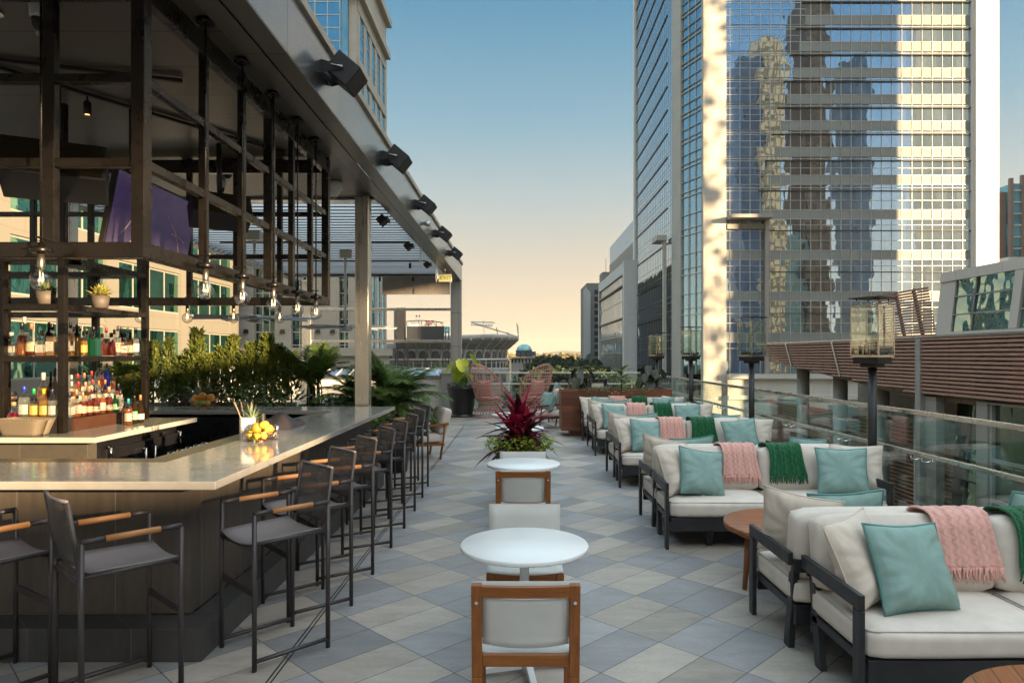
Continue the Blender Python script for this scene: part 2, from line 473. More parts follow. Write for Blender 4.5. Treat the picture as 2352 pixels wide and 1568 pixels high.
def floor_mat():
    k = NT('two tone porcelain tiles')
    o = k.xyz(k.obj()); s = .597
    p = k.math('DIVIDE', k.math('SUBTRACT', k.math('MULTIPLY', k.math('ADD', o[0], o[1]), .70711), 2.520 - 200 * s), s)
    q = k.math('DIVIDE', k.math('SUBTRACT', k.math('MULTIPLY', k.math('SUBTRACT', o[0], o[1]), .70711), -3.642 - 200 * s), s)
    q2 = k.math('MULTIPLY', q, 2.0)
    cp, cq, ch = k.math('FLOOR', p), k.math('FLOOR', q), k.math('FLOOR', q2)
    par = k.math('MODULO', k.math('ADD', cp, cq), 2.0)
    wn = k.n('TexWhiteNoise', noise_dimensions='2D'); k.l(k.comb(cp, ch, 0.0), wn.inputs['Vector'])
    n1 = k.noise(k.obj((.8, 2.6, 1), (0, 0, R(45))), 3.2, 6, .7, .8); n2 = k.noise(k.obj(), 34, 4, .7)
    n3 = k.noise(k.obj(), .5, 2)
    v = k.math('ADD', k.math('ADD', k.math('MULTIPLY', n1, .95), k.math('MULTIPLY', n2, .40)), k.math('ADD', k.math('MULTIPLY', wn.outputs['Value'], .20), k.math('MULTIPLY_ADD', n3, .30, .14)))
    grey = k.mix(wn.outputs['Value'], (.206, .202, .204), (.258, .253, .256))
    tan = k.mix(wn.outputs['Value'], (.268, .236, .204), (.350, .308, .268))
    c = k.mix(par, grey, tan)
    c = k.mix(1.0, c, k.comb(v, v, v), 'MULTIPLY')
    fp = k.math('FRACT', p); fq = k.math('FRACT', q2)
    w = .0055 / s
    ln = k.math('MAXIMUM', k.math('LESS_THAN', fp, w), k.math('LESS_THAN', fq, 2 * w))
    c = k.mix(ln, c, (.045, .045, .048))
    k.l(c, k.b.inputs['Base Color'])
    rr = k.math('MULTIPLY_ADD', n1, .22, .36); k.l(rr, k.b.inputs['Roughness'])
    k.bump(k.math('SUBTRACT', k.math('MULTIPLY', n2, .15), ln), .25, .003)
    return k.m
m_floor = floor_mat()

def ground_mat():
    k = NT('town ground')
    n1 = k.noise(k.obj(), .02, 5, .6); n2 = k.noise(k.obj(), .004, 3)
    k.l(k.mix(n2, k.ramp(n1, [(.3, (.05, .06, .03)), (.7, (.11, .11, .05))]), (.10, .10, .09)), k.b.inputs['Base Color']); k.b.inputs['Roughness'].default_value = .95
    return k.m

# ------------------------------------------------------------------ ground and terrace
g = MB(); g.poly([(-9000, -3000, -14), (9000, -3000, -14), (9000, 14000, -14), (-9000, 14000, -14)])
struct('ground', g, ground_mat())
g = MB(); g.poly([(-12, -9, 0), (4.02, -9, 0), (4.02, 22.25, 0), (-12, 22.25, 0)])
struct('terrace_floor', g, m_floor)
g = MB(); g.b2(-12, -9, -.6, 4.12, 22.4, -.006)
struct('terrace_slab', g, m_conc)
g = MB(); g.b2(-12, -9, -14, 3.9, 22.2, -.602)
t = thing('podium_building', 'pale building that carries the tiled roof terrace', 'building', (-4, 7, -14), world=True)
g.build('wall', m_conc, t)
g = MB(); g.b2(-1.412, .3, .002, -1.404, 17.6, .004); g.b2(-1.386, .3, .002, -1.378, 17.6, .004)
struct('drain_channel', g, m_dark)

# ------------------------------------------------------------------ glass railings
def railing(name, label, segs, x0, y0, x1, y1, top, low, xin, bracket):
    t = thing(name, label, 'railing', ((x0 + x1) / 2, (y0 + y1) / 2, 0), world=True)
    d = (V((x1, y1, 0)) - V((x0, y0, 0))); L = d.length; d.normalize(); inn = V((-d.y, d.x, 0))
    n = max(1, round(L / segs))
    for i in range(n):
        a = V((x0, y0, 0)) + d * (L * i / n + .006); b = V((x0, y0, 0)) + d * (L * (i + 1) / n - .006)
        q = MB(); q.bar(a + V((0, 0, (top + .05) / 2)), b + V((0, 0, (top + .05) / 2)), .012, top - .07)
        q.build('glass_panel', m_glass, t)
    q = MB(); q.bar(V((x0, y0, top)), V((x1, y1, top)), .05, .045); q.build('top_rail', m_steel, t, bevel=.006)
    hi = inn * xin
    q = MB(); q.bar(V((x0, y0, low)) + hi, V((x1, y1, low)) + hi, .045, .04); q.build('handrail', m_steel, t, bevel=.006)
    q = MB(); q.bar(V((x0, y0, .05)), V((x1, y1, .05)), .06, .10); q.build('base_shoe', m_alu, t)
    if bracket:
        q = MB()
        k = 0
        y = .5
        while y < L:
            for dy in (-.09, .09):
                p = V((x0, y0, 0)) + d * (y + dy)
                q.tube([p + hi + V((0, 0, low - .02)), p + hi + V((0, 0, low - .06)), p + hi * .5 + V((0, 0, low - .075)), p + hi * .1 + V((0, 0, low - .06))], .008, 6)
                q.tube([p + hi * .1 + V((0, 0, low - .06)), p + hi * .02 + V((0, 0, low - .06))], .025, 8)
            y += L / n
        q.build('handrail_brackets', m_chrome, t)
    return t
railing('glass_railing', 'long glass railing with steel handrail beside the sofas', 1.62, 3.93, -2, 3.93, 22.2, 1.262, .885, .10, True)
railing('glass_railing', 'glass railing across the far end of the terrace', 1.9, 3.9, 22.15, -1.75, 22.15, 1.25, .895, .06, False)

# ------------------------------------------------------------------ canopy over the bar
cn = thing('canopy', 'long metal canopy with dark soffit and louvred far half over the bar', 'canopy', (-4.5, 10, 0), world=True)
XO, XI, ZC = -1.81, -2.16, 4.20
m_fascia = clad('brushed metal fascia', (.46, .48, .50), .24, 1.0, 1.55, 3, .012, .001, 'yz', .3, .04, .8, .04)
m_soffit = clad('metal soffit', (.17, .155, .14), .36, .7, 60, 1.55, .001, .012, 'xy', .3, .06, 1.2, .05)
q = MB(); q.b2(XO - .03, -6, ZC + .002, XO, 22.0, 4.72); q.build('fascia', m_fascia, cn)
q = MB(); q.b2(XO - .16, -6, 4.722, XO + .035, 22.03, 4.80); q.build('roof_edge_cap', pm('pale coping', (.42, .36, .30), .5, .3), cn)
q = MB(); q.b2(XO - .165, -6, ZC - .012, XO - .002, 22.0, ZC); q.b2(XI, -6, ZC - .012, XO - .185, 22.0, ZC); q.build('beam_soffit', m_soffit, cn)
q = MB(); q.b2(XI, 10.35, ZC + .002, XI + .03, 22.0, 4.6); q.b2(XI, 21.7, ZC + .002, XO - .04, 21.99, 4.70); q.build('beam_side', m_fascia, cn)
q = MB(); q.b2(-6.9, -6, ZC + .02, XI - .004, 10.34, ZC + .12); q.build('ceiling', m_ceiling, cn)
q = MB(); q.b2(-6.9, -6, 4.73, XO - .17, 10.34, 4.79); q.build('roof_deck', m_conc, cn)
q = MB(); q.b2(-7.2, -6, ZC - .0, -6.91, 22, 4.72); q.build('rear_beam', m_fascia, cn)
q = MB(); q.b2(-6.9, 10.36, ZC - .02, XI - .01, 10.6, 4.5); q.b2(-6.9, 20.5, ZC - .02, XI - .01, 20.7, 4.5); q.build('cross_beam', m_fascia, cn)
m_slat = pm('grey louvre slats', (.33, .335, .35), .5, .2, .05, 2)
q = MB()
y = 10.72
while y < 20.45:
    q.box((-4.53, y, ZC + .10), (4.7, .235, .022), Matrix.Rotation(R(28), 3, 'X')); y += .262
q.build('louvre_roof', m_slat, cn)
def post(x, y, w, z0, z1, m, nm='column'):
    q = MB(); q.b2(x - w / 2, y - w / 2, z0, x + w / 2, y + w / 2, z1); return q.build(nm, m, cn, bevel=.012)
m_colmetal = pm('brushed metal column', (.56, .53, .49), .30, .95, .10, 6, 0, stretch=(3, 3, .2))
post(-2.32, 10.22, .205, 0, ZC - .013, m_colmetal)
post(-6.75, 10.22, .205, 0, ZC - .013, m_colmetal)
post(-6.75, 21.9, .3, 0, ZC, m_colmetal)
q = MB(); q.b2(-2.15, 21.7, 1.27, XO - .002, 22.0, ZC - .013); q.build('column', clad('metal clad pier', (.40, .40, .395), .4, .6, .2, 1.05, .006, .014, 'xz', .3, .06), cn)
q = MB(); q.b2(-2.42, 21.55, 0, -1.72, 22.1, 1.22); q.b2(-2.5, 21.5, 1.222, -1.66, 22.12, 1.27); q.build('pier_base', clad('metal clad pedestal', (.36, .37, .375), .4, .5, .9, .62, .01, .012, 'xz', .4, .06), cn)
t = thing('hanging_screen', 'grey solid wind screen hanging under the end of the louvred roof', 'panel', (-3.1, 20.5, 3.9), world=True)
for i in range(3):
    x0 = -4.06 + i * .665
    q = MB(); q.b2(x0 + .004, 20.44, 3.64, x0 + .661, 20.48, 4.17); q.build('panel', pm('taupe panel', (.30, .27, .245), .55, .1), t, bevel=.004)
q = MB()
for i in range(4): q.b2(-4.075 + i * .665, 20.482, 3.64, -4.045 + i * .665, 20.52, 4.17)
q.build('frame', m_alu, t)
for z, lb in ((3.29, 'upper of the two steel rails spanning the open end of the canopy'), (2.27, 'lower of the two steel rails spanning the open end of the canopy')):
    q = MB(); q.b2(-6.6, 21.8, z - .045, -2.152, 21.88, z + .045)
    tag(q.build('cross_rail', m_steel, bevel=.008), lb, 'rail')
# low white parapet with its sloped metal capping
t = thing('parapet_wall', 'low white panel wall with sloped metal capping at the far end', 'wall', (-7, 22, 0), world=True)
q = MB(); q.b2(-12, 21.8, .0, -2.425, 22.05, 1.06); q.build('wall', m_white_wall, t)
q = MB(); q.b2(-12, 21.76, 1.062, -2.51, 22.1, 1.15); q.build('band', m_alu, t)
q = MB(); q.prism([(-12, 21.74, 1.152), (-12, 22.5, 1.152), (-12, 22.5, 1.36), (-12, 21.74, 1.18)], (9.5, 0, 0)); q.build('capping', m_alu, t)
q = MB()
for i in range(24):
    x = -11.8 + i * .40
    q.bar((x, 21.75, 1.195), (x, 22.48, 1.37), .025, .03)
q.build('standing_seams', m_white, t)

# ------------------------------------------------------------------ bar
bar = thing('bar', 'U shaped bar with pale stone top and dark stone front', 'bar', (-4, 7, 0), world=True)
q = MB()
XR, XRI = -1.775, -2.44
top0, top1 = 1.04, 1.09
q.prism([(-12, 4.0, top0), (XR, 4.0, top0), (XR, 9.83, top0), (-6.4, 9.83, top0), (-6.4, 9.1, top0), (XRI, 9.1, top0), (XRI, 4.72, top0), (-12, 4.72, top0)], (0, 0, .05))
q.build('countertop', m_quartz, bar, bevel=.004)
q = MB(); q.b2(-12, 4.30, .205, -2.061, 4.40, top0 - .003); q.b2(-2.16, 4.401, .205, -2.06, 9.6, top0 - .002); q.b2(-6.3, 9.5, 0, -2.162, 9.6, top0 - .002)
q.build('front_panel', m_clad, bar)
q = MB(); q.b2(-12, 4.07, 0, -1.892, 4.299, .2); q.b2(-2.059, 4.30, 0, -1.89, 9.62, .2); q.build('step', m_step, bar, bevel=.004)
q = MB(); q.b2(-12, 4.402, .2, -2.17, 4.9, 1.0); q.b2(-2.62, 4.902, .0, -2.17, 9.1, 1.0); q.b2(-6.3, 9.1, 0, -2.163, 9.49, 1.0); q.build('inner_cabinets', m_fridge, bar)
def mat_dots():
    k = NT('perforated drip mat')
    o = k.xyz(k.obj())
    s = k.math('MULTIPLY', k.math('SINE', k.math('MULTIPLY', o[0], 150)), k.math('SINE', k.math('MULTIPLY', o[1], 150)))
    f = k.math('GREATER_THAN', s, .25)
    k.l(k.mix(f, (.38, .31, .2), (.05, .045, .04)), k.b.inputs['Base Color']); k.b.inputs['Metallic'].default_value = .8; k.b.inputs['Roughness'].default_value = .3
    return k.m
q = MB(); q.b2(-12, 4.722, 1.05, -2.442, 4.93, 1.084); q.b2(-2.64, 4.932, 1.05, -2.442, 9.098, 1.084); q.build('drip_tray', mat_dots(), bar)
q = MB()
for x in (-8.5, -6.2, -4.6, -3.2, -2.5): q.box((x, 4.18, 1.03), (.16, .1, .018))
for y in (5.1, 6.4, 7.7, 9.0): q.box((-1.93, y, 1.03), (.09, .14, .018))
q.build('counter_brackets', m_alu, bar)

# back counter island
bc = thing('back_counter', 'back bar island with pale stone top and black fridges', 'counter', (-5.2, 7.1, 0), world=True)
q = MB(); q.b2(-7.2, 6.13, 1.04, -3.80, 8.08, 1.09); q.build('countertop', m_quartz, bc, bevel=.004)
q = MB(); q.b2(-7.1, 6.27, 0, -3.95, 6.40, 1.037); q.build('front_panel', clad('stone slips', (.050, .044, .036), .6, 0, .62, 5, .006, .001, 'xz', 1.8, .3, 22, .12), bc)
q = MB(); q.b2(-7.1, 6.402, .05, -3.98, 7.95, 1.036); q.build('carcass', m_fridge, bc)
for i in range(2):
    y0 = 6.52 + i * .70
    q = MB(); q.b2(-3.978, y0, .12, -3.93, y0 + .68, .93); d = q.build('fridge_door', m_fridge, bc, bevel=.006)
    q = MB(); yy = y0 + (.60 if i == 0 else .08)
    q.tube([(-3.93, yy, .86), (-3.88, yy, .86), (-3.88, yy, .58), (-3.93, yy, .58)], .011, 6)
    q.build('handle', m_chrome, d)
    q = MB(); q.tube([(-3.935, y0 + (.02 if i == 0 else .66), .95), (-3.90, y0 + (.02 if i == 0 else .66), .95), (-3.90, y0 + (.02 if i == 0 else .66), .82)], .014, 6); q.build('hinge', m_chrome, d)

# hanging steel grid over the bar
hf = thing('steel_grid', 'bronze steel grid frame hanging from the ceiling above the bar', 'frame', (-4.4, 6.3, 2.43), world=True)
FX0, FX1, FY0, FY1, FZ0 = -6.6, -2.34, 4.24, 8.31, 2.43
ZT = ZC + .015
def fpost(x, y, wx, wy, z0=FZ0, z1=ZT): 
    q = MB(); q.b2(x - wx / 2, y - wy / 2, z0, x + wx / 2, y + wy / 2, z1); q.build('post', m_bronze, hf, bevel=.005)
def frail(a, b, w, h):
    q = MB(); q.bar(a, b, w, h); q.build('rail', m_bronze, hf, bevel=.005)
frail((FX0, FY0, FZ0 + .048), (FX1 - .044, FY0, FZ0 + .048), .076, .096)
frail((FX0, FY1, FZ0 + .048), (FX1 - .044, FY1, FZ0 + .048), .076, .096)
frail((FX1, FY0 + .05, FZ0 + .048), (FX1, FY1 - .05, FZ0 + .048), .076, .0955)
for y in (FY0, FY1):
    for z in (3.02, 3.54):
        frail((FX0, y, z), (FX1 - .044, y, z), .052, .056)
    frail((FX0, y, ZT - .10), (FX1 - .044, y, ZT - .10), .07, .16)
frail((FX1, FY0 + .05, ZT - .10), (FX1, FY1 - .05, ZT - .10), .07, .16)
ys = [4.24, 5.08, 5.78, 6.42, 7.05, 7.68, 8.31]
for z in (3.02, 3.54):
    frail((FX1, FY0 + .05, z), (FX1, ys[3] - .05, z), .05, .06); frail((FX1, ys[3] + .05, z), (FX1, FY1 - .05, z), .05, .06)
for i, y in enumerate(ys):
    w = .09 if i in (0, 3, 6) else .058
    fpost(FX1, y, .084 if w > .08 else .056, w)
for x in (-2.90, -3.43, -4.0, -4.6, -5.2, -5.9, FX0):
    fpost(x, FY0, .072 if x > -3 else .06, .056); fpost(x, FY1, .06, .056)

# ------------------------------------------------------------------ back bar shelving
bs = thing('bottle_shelves', 'dark steel bottle shelves standing on the back counter', 'shelf unit', (-4.9, 7.1, 1.09), world=True)
SX, SY0, SY1 = -4.30, 6.45, 7.87
for x, y in ((SX, SY0), (SX, SY1), (-4.87, SY0), (-5.9, SY0), (-5.9, SY1), (-4.87, SY1)):
    q = MB(); q.b2(x - .032, y - .032, 1.092, x + .032, y + .032, 2.80 if x < -4.5 else 4.20); q.build('post', m_bronze, bs, bevel=.004)
for z in (1.79, 2.285, 2.735):
    q = MB()
    q.b2(-5.86, SY0 - .03, z - .027, SX - .04, SY0 + .22, z + .027)
    q.b2(SX - .24, SY0 + .222, z - .027, SX + .03, SY1 - .038, z + .027)
    q.b2(-5.86, SY1 - .22, z - .027, SX - .242, SY1 + .03, z + .027)
    q.build('shelf', m_bronze, bs, bevel=.003)
for i, (x, z) in enumerate(((-4.33, 1.21), (-4.46, 1.29), (-4.58, 1.37))):
    q = MB(); q.b2(x - (.125 if i < 2 else .25), SY0 + .205, 1.092, x, SY1 - .24, z); q.build('riser', m_black if i else pm('walnut riser', (.05, .02, .012), .3, 0), bs)
q = MB(); q.b2(-4.83, SY0 - .02, 1.092, -4.345, SY0 + .19, 1.225); q.build('riser', m_black, bs)
# ------------------------------------------------------------------ bar stools
def make_stool(label):
    t = thing('bar_stool', label, 'bar stool', group='bar stools around the bar')
    w, d, r = .235, .235, .0145
    for s, nm in ((-1, 'side_frame'), (1, 'side_frame')):
        x = s * w
        q = MB()
        for y in (-d, d): q.tube([(x, y, 0), (x, y, .905)], r, 10)
        q.tube([(x, -d - .004, .91), (x, -.13, .91)], r, 10); q.tube([(x, .13, .91), (x, d + .004, .91)], r, 10)
        q.tube([(x, -d, .055), (x, d, .055)], r * .9, 10)
        q.tube([(x, -d, .735), (x, d, .735)], r * .8, 8)
        q.build(nm, m_stoolframe, t)
        q = MB(); q.tube([(x, -.13, .91), (x, .13, .91)], .0165, 12); q.build('armrest', m_armteak, t)
    q = MB()
    q.bar((-w, d, .45), (w, d, .45), .012, .04); q.build('footrest', m_stoolframe, t)
    q = MB()
    q.tube([(-w, -d, .70), (w, -d, .70)], r * .85, 8); q.tube([(-w, d, .70), (w, d, .70)], r * .85, 8)
    for s in (-1, 1): q.tube([(s * .205, -.19, .725), (s * .20, -.235, .76), (s * .198, -.285, 1.11)], r * .85, 8)
    q.build('back_frame', m_stoolframe, t)
    q = MB()
    q.grid(lambda a, b: V(((a - .5) * .445, -.20 + b * .45, .752 - .030 * (1 - (2 * a - 1) ** 2) - .012 * b)), 8, 6)
    q.build('seat', m_greysling, t, solid=.008)
    q = MB()
    q.grid(lambda a, b: V(((a - .5) * .415, -.225 - .062 * b - .022 * (1 - (2 * a - 1) ** 2), .775 + .335 * b)), 8, 6)
    q.build('backrest', m_greyback, t, solid=.006)
    q = MB(); 
    q.tube([(-.2, -.287, 1.112), (-.1, -.30, 1.109), (0, -.308, 1.107), (.1, -.30, 1.109), (.2, -.287, 1.112)], .0085, 6); q.build('hem', m_greysling, t)
    return t
def heading(dx, dy): return math.atan2(dy, dx) - PI / 2
st0 = make_stool('bar stool with its back to the camera, left of the near bar corner')
st0.location = (-2.155, 3.68, 0); st0.rotation_euler.z = heading(.68, .73)
dup(st0, (-2.93, 3.74, 0), heading(.56, .83), 'bar stool cut off by the left edge of the picture')
feet = [(-1.193, 4.28, 45), (-1.22, 4.99, 41), (-1.215, 5.70, 36), (-1.21, 6.50, 32), (-1.205, 7.22, 31), (-1.215, 8.02, 28), (-1.23, 8.77, 27), (-1.26, 9.53, 25)]
ords = ['nearest stool of the row along the bar side', 'second stool of the long row', 'third stool of the long row along the bar', 'fourth stool of the long row along the bar', 'fifth stool of the long row along the bar', 'sixth stool of the long row', 'last stool but one of the long row along the bar', 'farthest stool of the long row, at the bar end']
for (x, y, a), lb in zip(feet, ords):
    fd = V((-math.cos(R(a)), -math.sin(R(a)), 0)); rt = V((fd.y, -fd.x, 0))     # the visible rear foot is on the side away from the bar
    c = V((x, y, 0)) + fd * .235 + (rt * .235 if (rt.x < 0) else rt * -.235) * (1)
    dup(st0, c, heading(fd.x, fd.y), lb + ', charcoal mesh with teak arms')

# ------------------------------------------------------------------ pendant bulbs
m_fil = emis('glowing filament', (1, .60, .24), 1.6)
m_socket = pm('aged nickel', (.22, .20, .17), .35, .9, .1, 9)
def make_pendant(label, z, L=ZC + .018):
    t = thing('pendant_bulb', label, 'pendant lamp', group='bare globe pendants above the bar')
    top = L - z
    q = MB(); q.lathe([(.062, top - .03), (.066, top - .025), (.066, top)], 18); q.build('ceiling_rose', m_bronze, t)
    q = MB(); q.tube([(0, 0, .215), (0, 0, top - .028)], .0075, 8); q.build('rod', m_bronze, t)
    q = MB(); q.lathe([(.055, .165), (.06, .17), (.06, .195), (.018, .20), (.015, .22)], 18); q.build('lamp_cap', m_bronze, t)
    q = MB(); q.lathe([(.018, .072), (.021, .08), (.021, .105), (.019, .165)], 14); q.build('socket', m_socket, t)
    q = MB(); q.lathe([(.001, -.0625), (.022, -.0585), (.043, -.045), (.058, -.022), (.0625, 0), (.058, .022), (.043, .045), (.024, .060), (.019, .075)], 24, cap=False); b = q.build('bulb', m_globe, t)
    q = MB()
    q.tube([(-.012, 0, .05), (-.016, 0, 0), (.016, .004, 0), (.012, 0, .05)], .0022, 5); q.tube([(-.016, 0, .0), (-.006, .01, .012), (.004, -.01, .006), (.016, .004, 0)], .004, 5)
    q.build('filament', m_fil, b)
    q = MB(); q.bar((-.075, 0, .255), (.03, 0, .255), .03, .008); q.build('bracket', m_bronze, t)
    return t
BX = -2.23
p0 = make_pendant('globe pendant at the far left, hanging in front of the grid near the camera', 2.27)
p0.location = (-2.83, 4.05, 2.27); p0.rotation_euler.z = PI / 2 + PI
p1 = make_pendant('globe pendant, nearest of the five along the right side of the grid', 2.285); p1.location = (BX, 4.87, 2.285)
for y, lb in ((5.52, 'second'), (6.22, 'third'), (6.90, 'fourth'), (7.53, 'last')):
    dup(p1, (BX, y, 2.285), 0, f'globe pendant, {lb} along the right side of the steel grid from the camera')
for x, lb in ((-4.08, 'left one of the three small globe pendants on the far side of the grid'), (-3.51, 'middle one of the three small globe pendants on the far side of the grid'), (-2.94, 'right one of the three small globe pendants on the far side of the grid'), (-4.66, 'globe pendant on the far side, half hidden behind the shelf post')):
    dup(p1, (x, 8.42, 2.285), -PI / 2, lb)

# ------------------------------------------------------------------ bottles
def liq(name, col, tr=.75):
    k = NT(name); b = k.b
    b.inputs['Base Color'].default_value = c4(col); b.inputs['Roughness'].default_value = .06; b.inputs['Transmission Weight'].default_value = tr; b.inputs['IOR'].default_value = 1.15
    b.inputs['Coat Weight'].default_value = .3
    tl = k.n('BsdfTranslucent'); tl.inputs[0].default_value = c4([min(1, x * 1.25) for x in col])
    mx = k.n('MixShader'); mx.inputs[0].default_value = .5
    k.l(b.outputs[0], mx.inputs[1]); k.l(tl.outputs[0], mx.inputs[2]); k.l(mx.outputs[0], k.out.inputs[0])
    return k.m
LQ = {'amber': liq('amber spirit', (.70, .24, .022)), 'red brown': liq('red brown spirit', (.40, .055, .010)), 'clear': liq('clear spirit', (.86, .88, .86), .92), 'golden': liq('golden spirit', (.72, .40, .045)),
      'green': liq('green glass', (.03, .20, .11)), 'teal': liq('teal glass', (.10, .30, .27)), 'dark': liq('dark bottle glass', (.05, .03, .012), .4), 'blue': liq('blue glass', (.02, .04, .35)), 'ruby': liq('ruby liqueur', (.6, .01, .02)), 'pale': liq('pale pink glass', (.45, .36, .31), .5), 'orange': liq('orange liqueur', (.95, .40, .03))}
CP = {n: pm(n + ' stopper', [x * .5 for x in c], .4, 0, .1, 20) for n, c in (('cork', (.55, .33, .16)), ('black', (.015, .015, .015)), ('blue', (.02, .06, .55)), ('green', (.03, .45, .12)), ('lime', (.45, .60, .04)), ('navy', (.03, .03, .11)), ('teal', (.03, .40, .45)), ('red', (.50, .03, .03)), ('copper', (.55, .22, .09)), ('silver', (.6, .6, .6)), ('orange', (.8, .22, .03)))}
def labelmat(name, col, ink):
    k = NT(name); o = k.xyz(k.obj())
    st = k.math('MULTIPLY', k.math('GREATER_THAN', k.math('SINE', k.math('MULTIPLY', o[2], 420)), .55), k.math('GREATER_THAN', k.noise(k.obj((60, 60, 12)), 1, 2), .48))
    k.l(k.mix(st, col, ink), k.b.inputs['Base Color']); k.b.inputs['Roughness'].default_value = .6
    return k.m
LB = {'white': labelmat('white label', (.30, .285, .25), (.05, .045, .045)), 'cream': labelmat('cream label', (.27, .22, .14), (.2, .1, .05)), 'yellow': labelmat('yellow label', (.33, .22, .045), (.05, .12, .04)), 'black': labelmat('black label', (.03, .03, .03), (.5, .42, .3)), 'green': labelmat('green label', (.04, .22, .12), (.6, .6, .5)), 'red': labelmat('red label', (.42, .06, .04), (.7, .6, .45)), 'grey': labelmat('grey label', (.45, .45, .43), (.1, .1, .1))}
SHP = {'tall': [(.92, 0), (1, .02), (1, .58), (.85, .66), (.42, .74), (.34, .78), (.32, .86)], 'round': [(.85, 0), (1, .05), (1, .42), (.82, .58), (.42, .68), (.34, .74), (.34, .85)],
       'square': [(.96, 0), (1, .015), (1, .60), (.9, .66), (.36, .70), (.33, .74), (.33, .84)], 'cone': [(1, 0), (1, .10), (.78, .38), (.42, .62), (.34, .72), (.34, .84)]}
def bottle(label, x, y, z, w, h, shape='tall', body='amber', cap='cork', lab='white', fill=.5, group=None):
    t = thing('bottle', label, 'bottle', (x, y, z), rnd.uniform(-.3, .3), group or 'bottles on the bar shelves')
    r = w / 2; pr = SHP[shape]; fill = min(.66, fill * 1.22); n = 4 if shape == 'square' else 14
    a0 = PI / 4 if n == 4 else 0; k = 1.14 if n == 4 else 1
    q = MB(); q.lathe([(a * r * k, b * h) for a, b in pr], n, cap=True, smooth=n > 4)
    if n == 4: q.xf(rz(PI / 4))
    if body in ('dark', 'blue', 'green', 'teal', 'pale'):
        q.build('body', LQ[body], t)
    else:
        q.build('body', m_clear, t)
        q = MB(); pts = [(a * r * k * .93, max(.006, b * h)) for a, b in pr if b <= fill]
        last = [p for p in pr if p[1] <= fill][-1]; nxt = [p for p in pr if p[1] > fill][0]
        f = (fill - last[1]) / (nxt[1] - last[1]); pts.append(((last[0] + (nxt[0] - last[0]) * f) * r * k * .93, fill * h))
        q.lathe(pts, n, smooth=n > 4)
        if n == 4: q.xf(rz(PI / 4))
        q.build('liquid', LQ[body], t)
    tz = pr[-1][1]
    q = MB(); cr = r * pr[-1][0] * 1.12; q.lathe([(cr, tz * h - .012), (cr, h * .99), (cr * .85, h)], 12); q.build('stopper', CP[cap], t)
    if lab:
        lo, hi = (.14, .44) if shape != 'round' else (.12, .32)
        if shape == 'cone': lo, hi = .04, .2
        if n == 4:
            q = MB(); q.box((0, -r * .89, (lo + hi) / 2 * h), (w * .78, .003, (hi - lo) * h)); q.box((r * .89, 0, (lo + hi) / 2 * h), (.003, w * .78, (hi - lo) * h))
        else:
            q = MB(); q.lathe([(r * 1.012, lo * h), (r * 1.012, hi * h)], 14, cap=False, a0=-PI * .95, a1=PI * .05)
        q.build('label', LB[lab], t)
    return t
def zb(u): return -math.inf
NTH = ['first', 'second', 'third', 'fourth', 'fifth', 'sixth', 'seventh', 'eighth', 'ninth', 'tenth', 'eleventh', 'twelfth']
def row(items, where, z, place, group, k=1.10):
    for i, (x, w, h, shape, body, cap, lab, fill) in enumerate(items):
        px, py = place(x)
        lb = f'{body} bottle, {cap} stopper' + (f', {lab} label' if lab else '') + f', {NTH[i]} from left {where}'
        s = py / F * .2343
        bottle(lb, px, py, z, w * s * 1.04, h * s * 1.10, shape, body, cap, lab, fill, group)
fr = lambda y: (lambda x: ((x * .2343 - VU) * y / F, y))
rt_ = lambda X: (lambda x: (-X, X * F / (VU - x * .2343)))
row([(112, 98, 212, 'square', 'clear', 'silver', 'white', .4), (216, 96, 300, 'round', 'amber', 'black', None, .5), (310, 98, 292, 'tall', 'red brown', 'copper', 'cream', .35), (412, 96, 226, 'square', 'amber', 'cork', 'white', .35), (512, 92, 288, 'square', 'golden', 'black', 'white', .5)],
    'on upper shelf, left bay', 1.82, fr(6.52), 'bottles on the upper shelf')
row([(240, 92, 348, 'tall', 'clear', 'silver', None, .5), (480, 70, 300, 'tall', 'dark', 'black', None, .5)], 'at the rear of upper left shelf', 1.82, fr(6.63), 'bottles on the upper shelf')
row([(690, 72, 302, 'tall', 'golden', 'black', 'white', .6), (752, 66, 280, 'tall', 'dark', 'black', None, .5), (818, 68, 222, 'tall', 'golden', 'cork', 'yellow', .5), (888, 66, 214, 'square', 'green', 'cork', None, .4), (948, 66, 226, 'square', 'teal', 'teal', None, .4), (1000, 74, 198, 'round', 'red brown', 'copper', None, .5), (1090, 82, 206, 'round', 'red brown', 'black', None, .5), (1152, 62, 268, 'tall', 'clear', 'silver', 'red', .5), (1220, 74, 206, 'square', 'red brown', 'black', 'white', .4), (1276, 54, 216, 'tall', 'dark', 'black', 'cream', .5), (1328, 62, 252, 'tall', 'clear', 'black', 'grey', .5)],
    'on upper shelf, right bay', 1.82, rt_(4.37), 'bottles on the upper shelf')
row([(722, 62, 262, 'tall', 'amber', 'cork', 'cream', .5), (786, 62, 270, 'tall', 'red brown', 'black', 'white', .5), (850, 60, 240, 'round', 'amber', 'copper', None, .5), (918, 60, 262, 'tall', 'golden', 'black', 'cream', .5), (1042, 62, 252, 'tall', 'red brown', 'red', 'cream', .5), (1120, 60, 236, 'round', 'amber', 'cork', None, .5), (1190, 58, 262, 'tall', 'dark', 'black', 'cream', .5), (1252, 56, 250, 'tall', 'amber', 'black', 'white', .5)],
    'behind on upper right shelf', 1.82, rt_(4.49), 'bottles on the upper shelf')
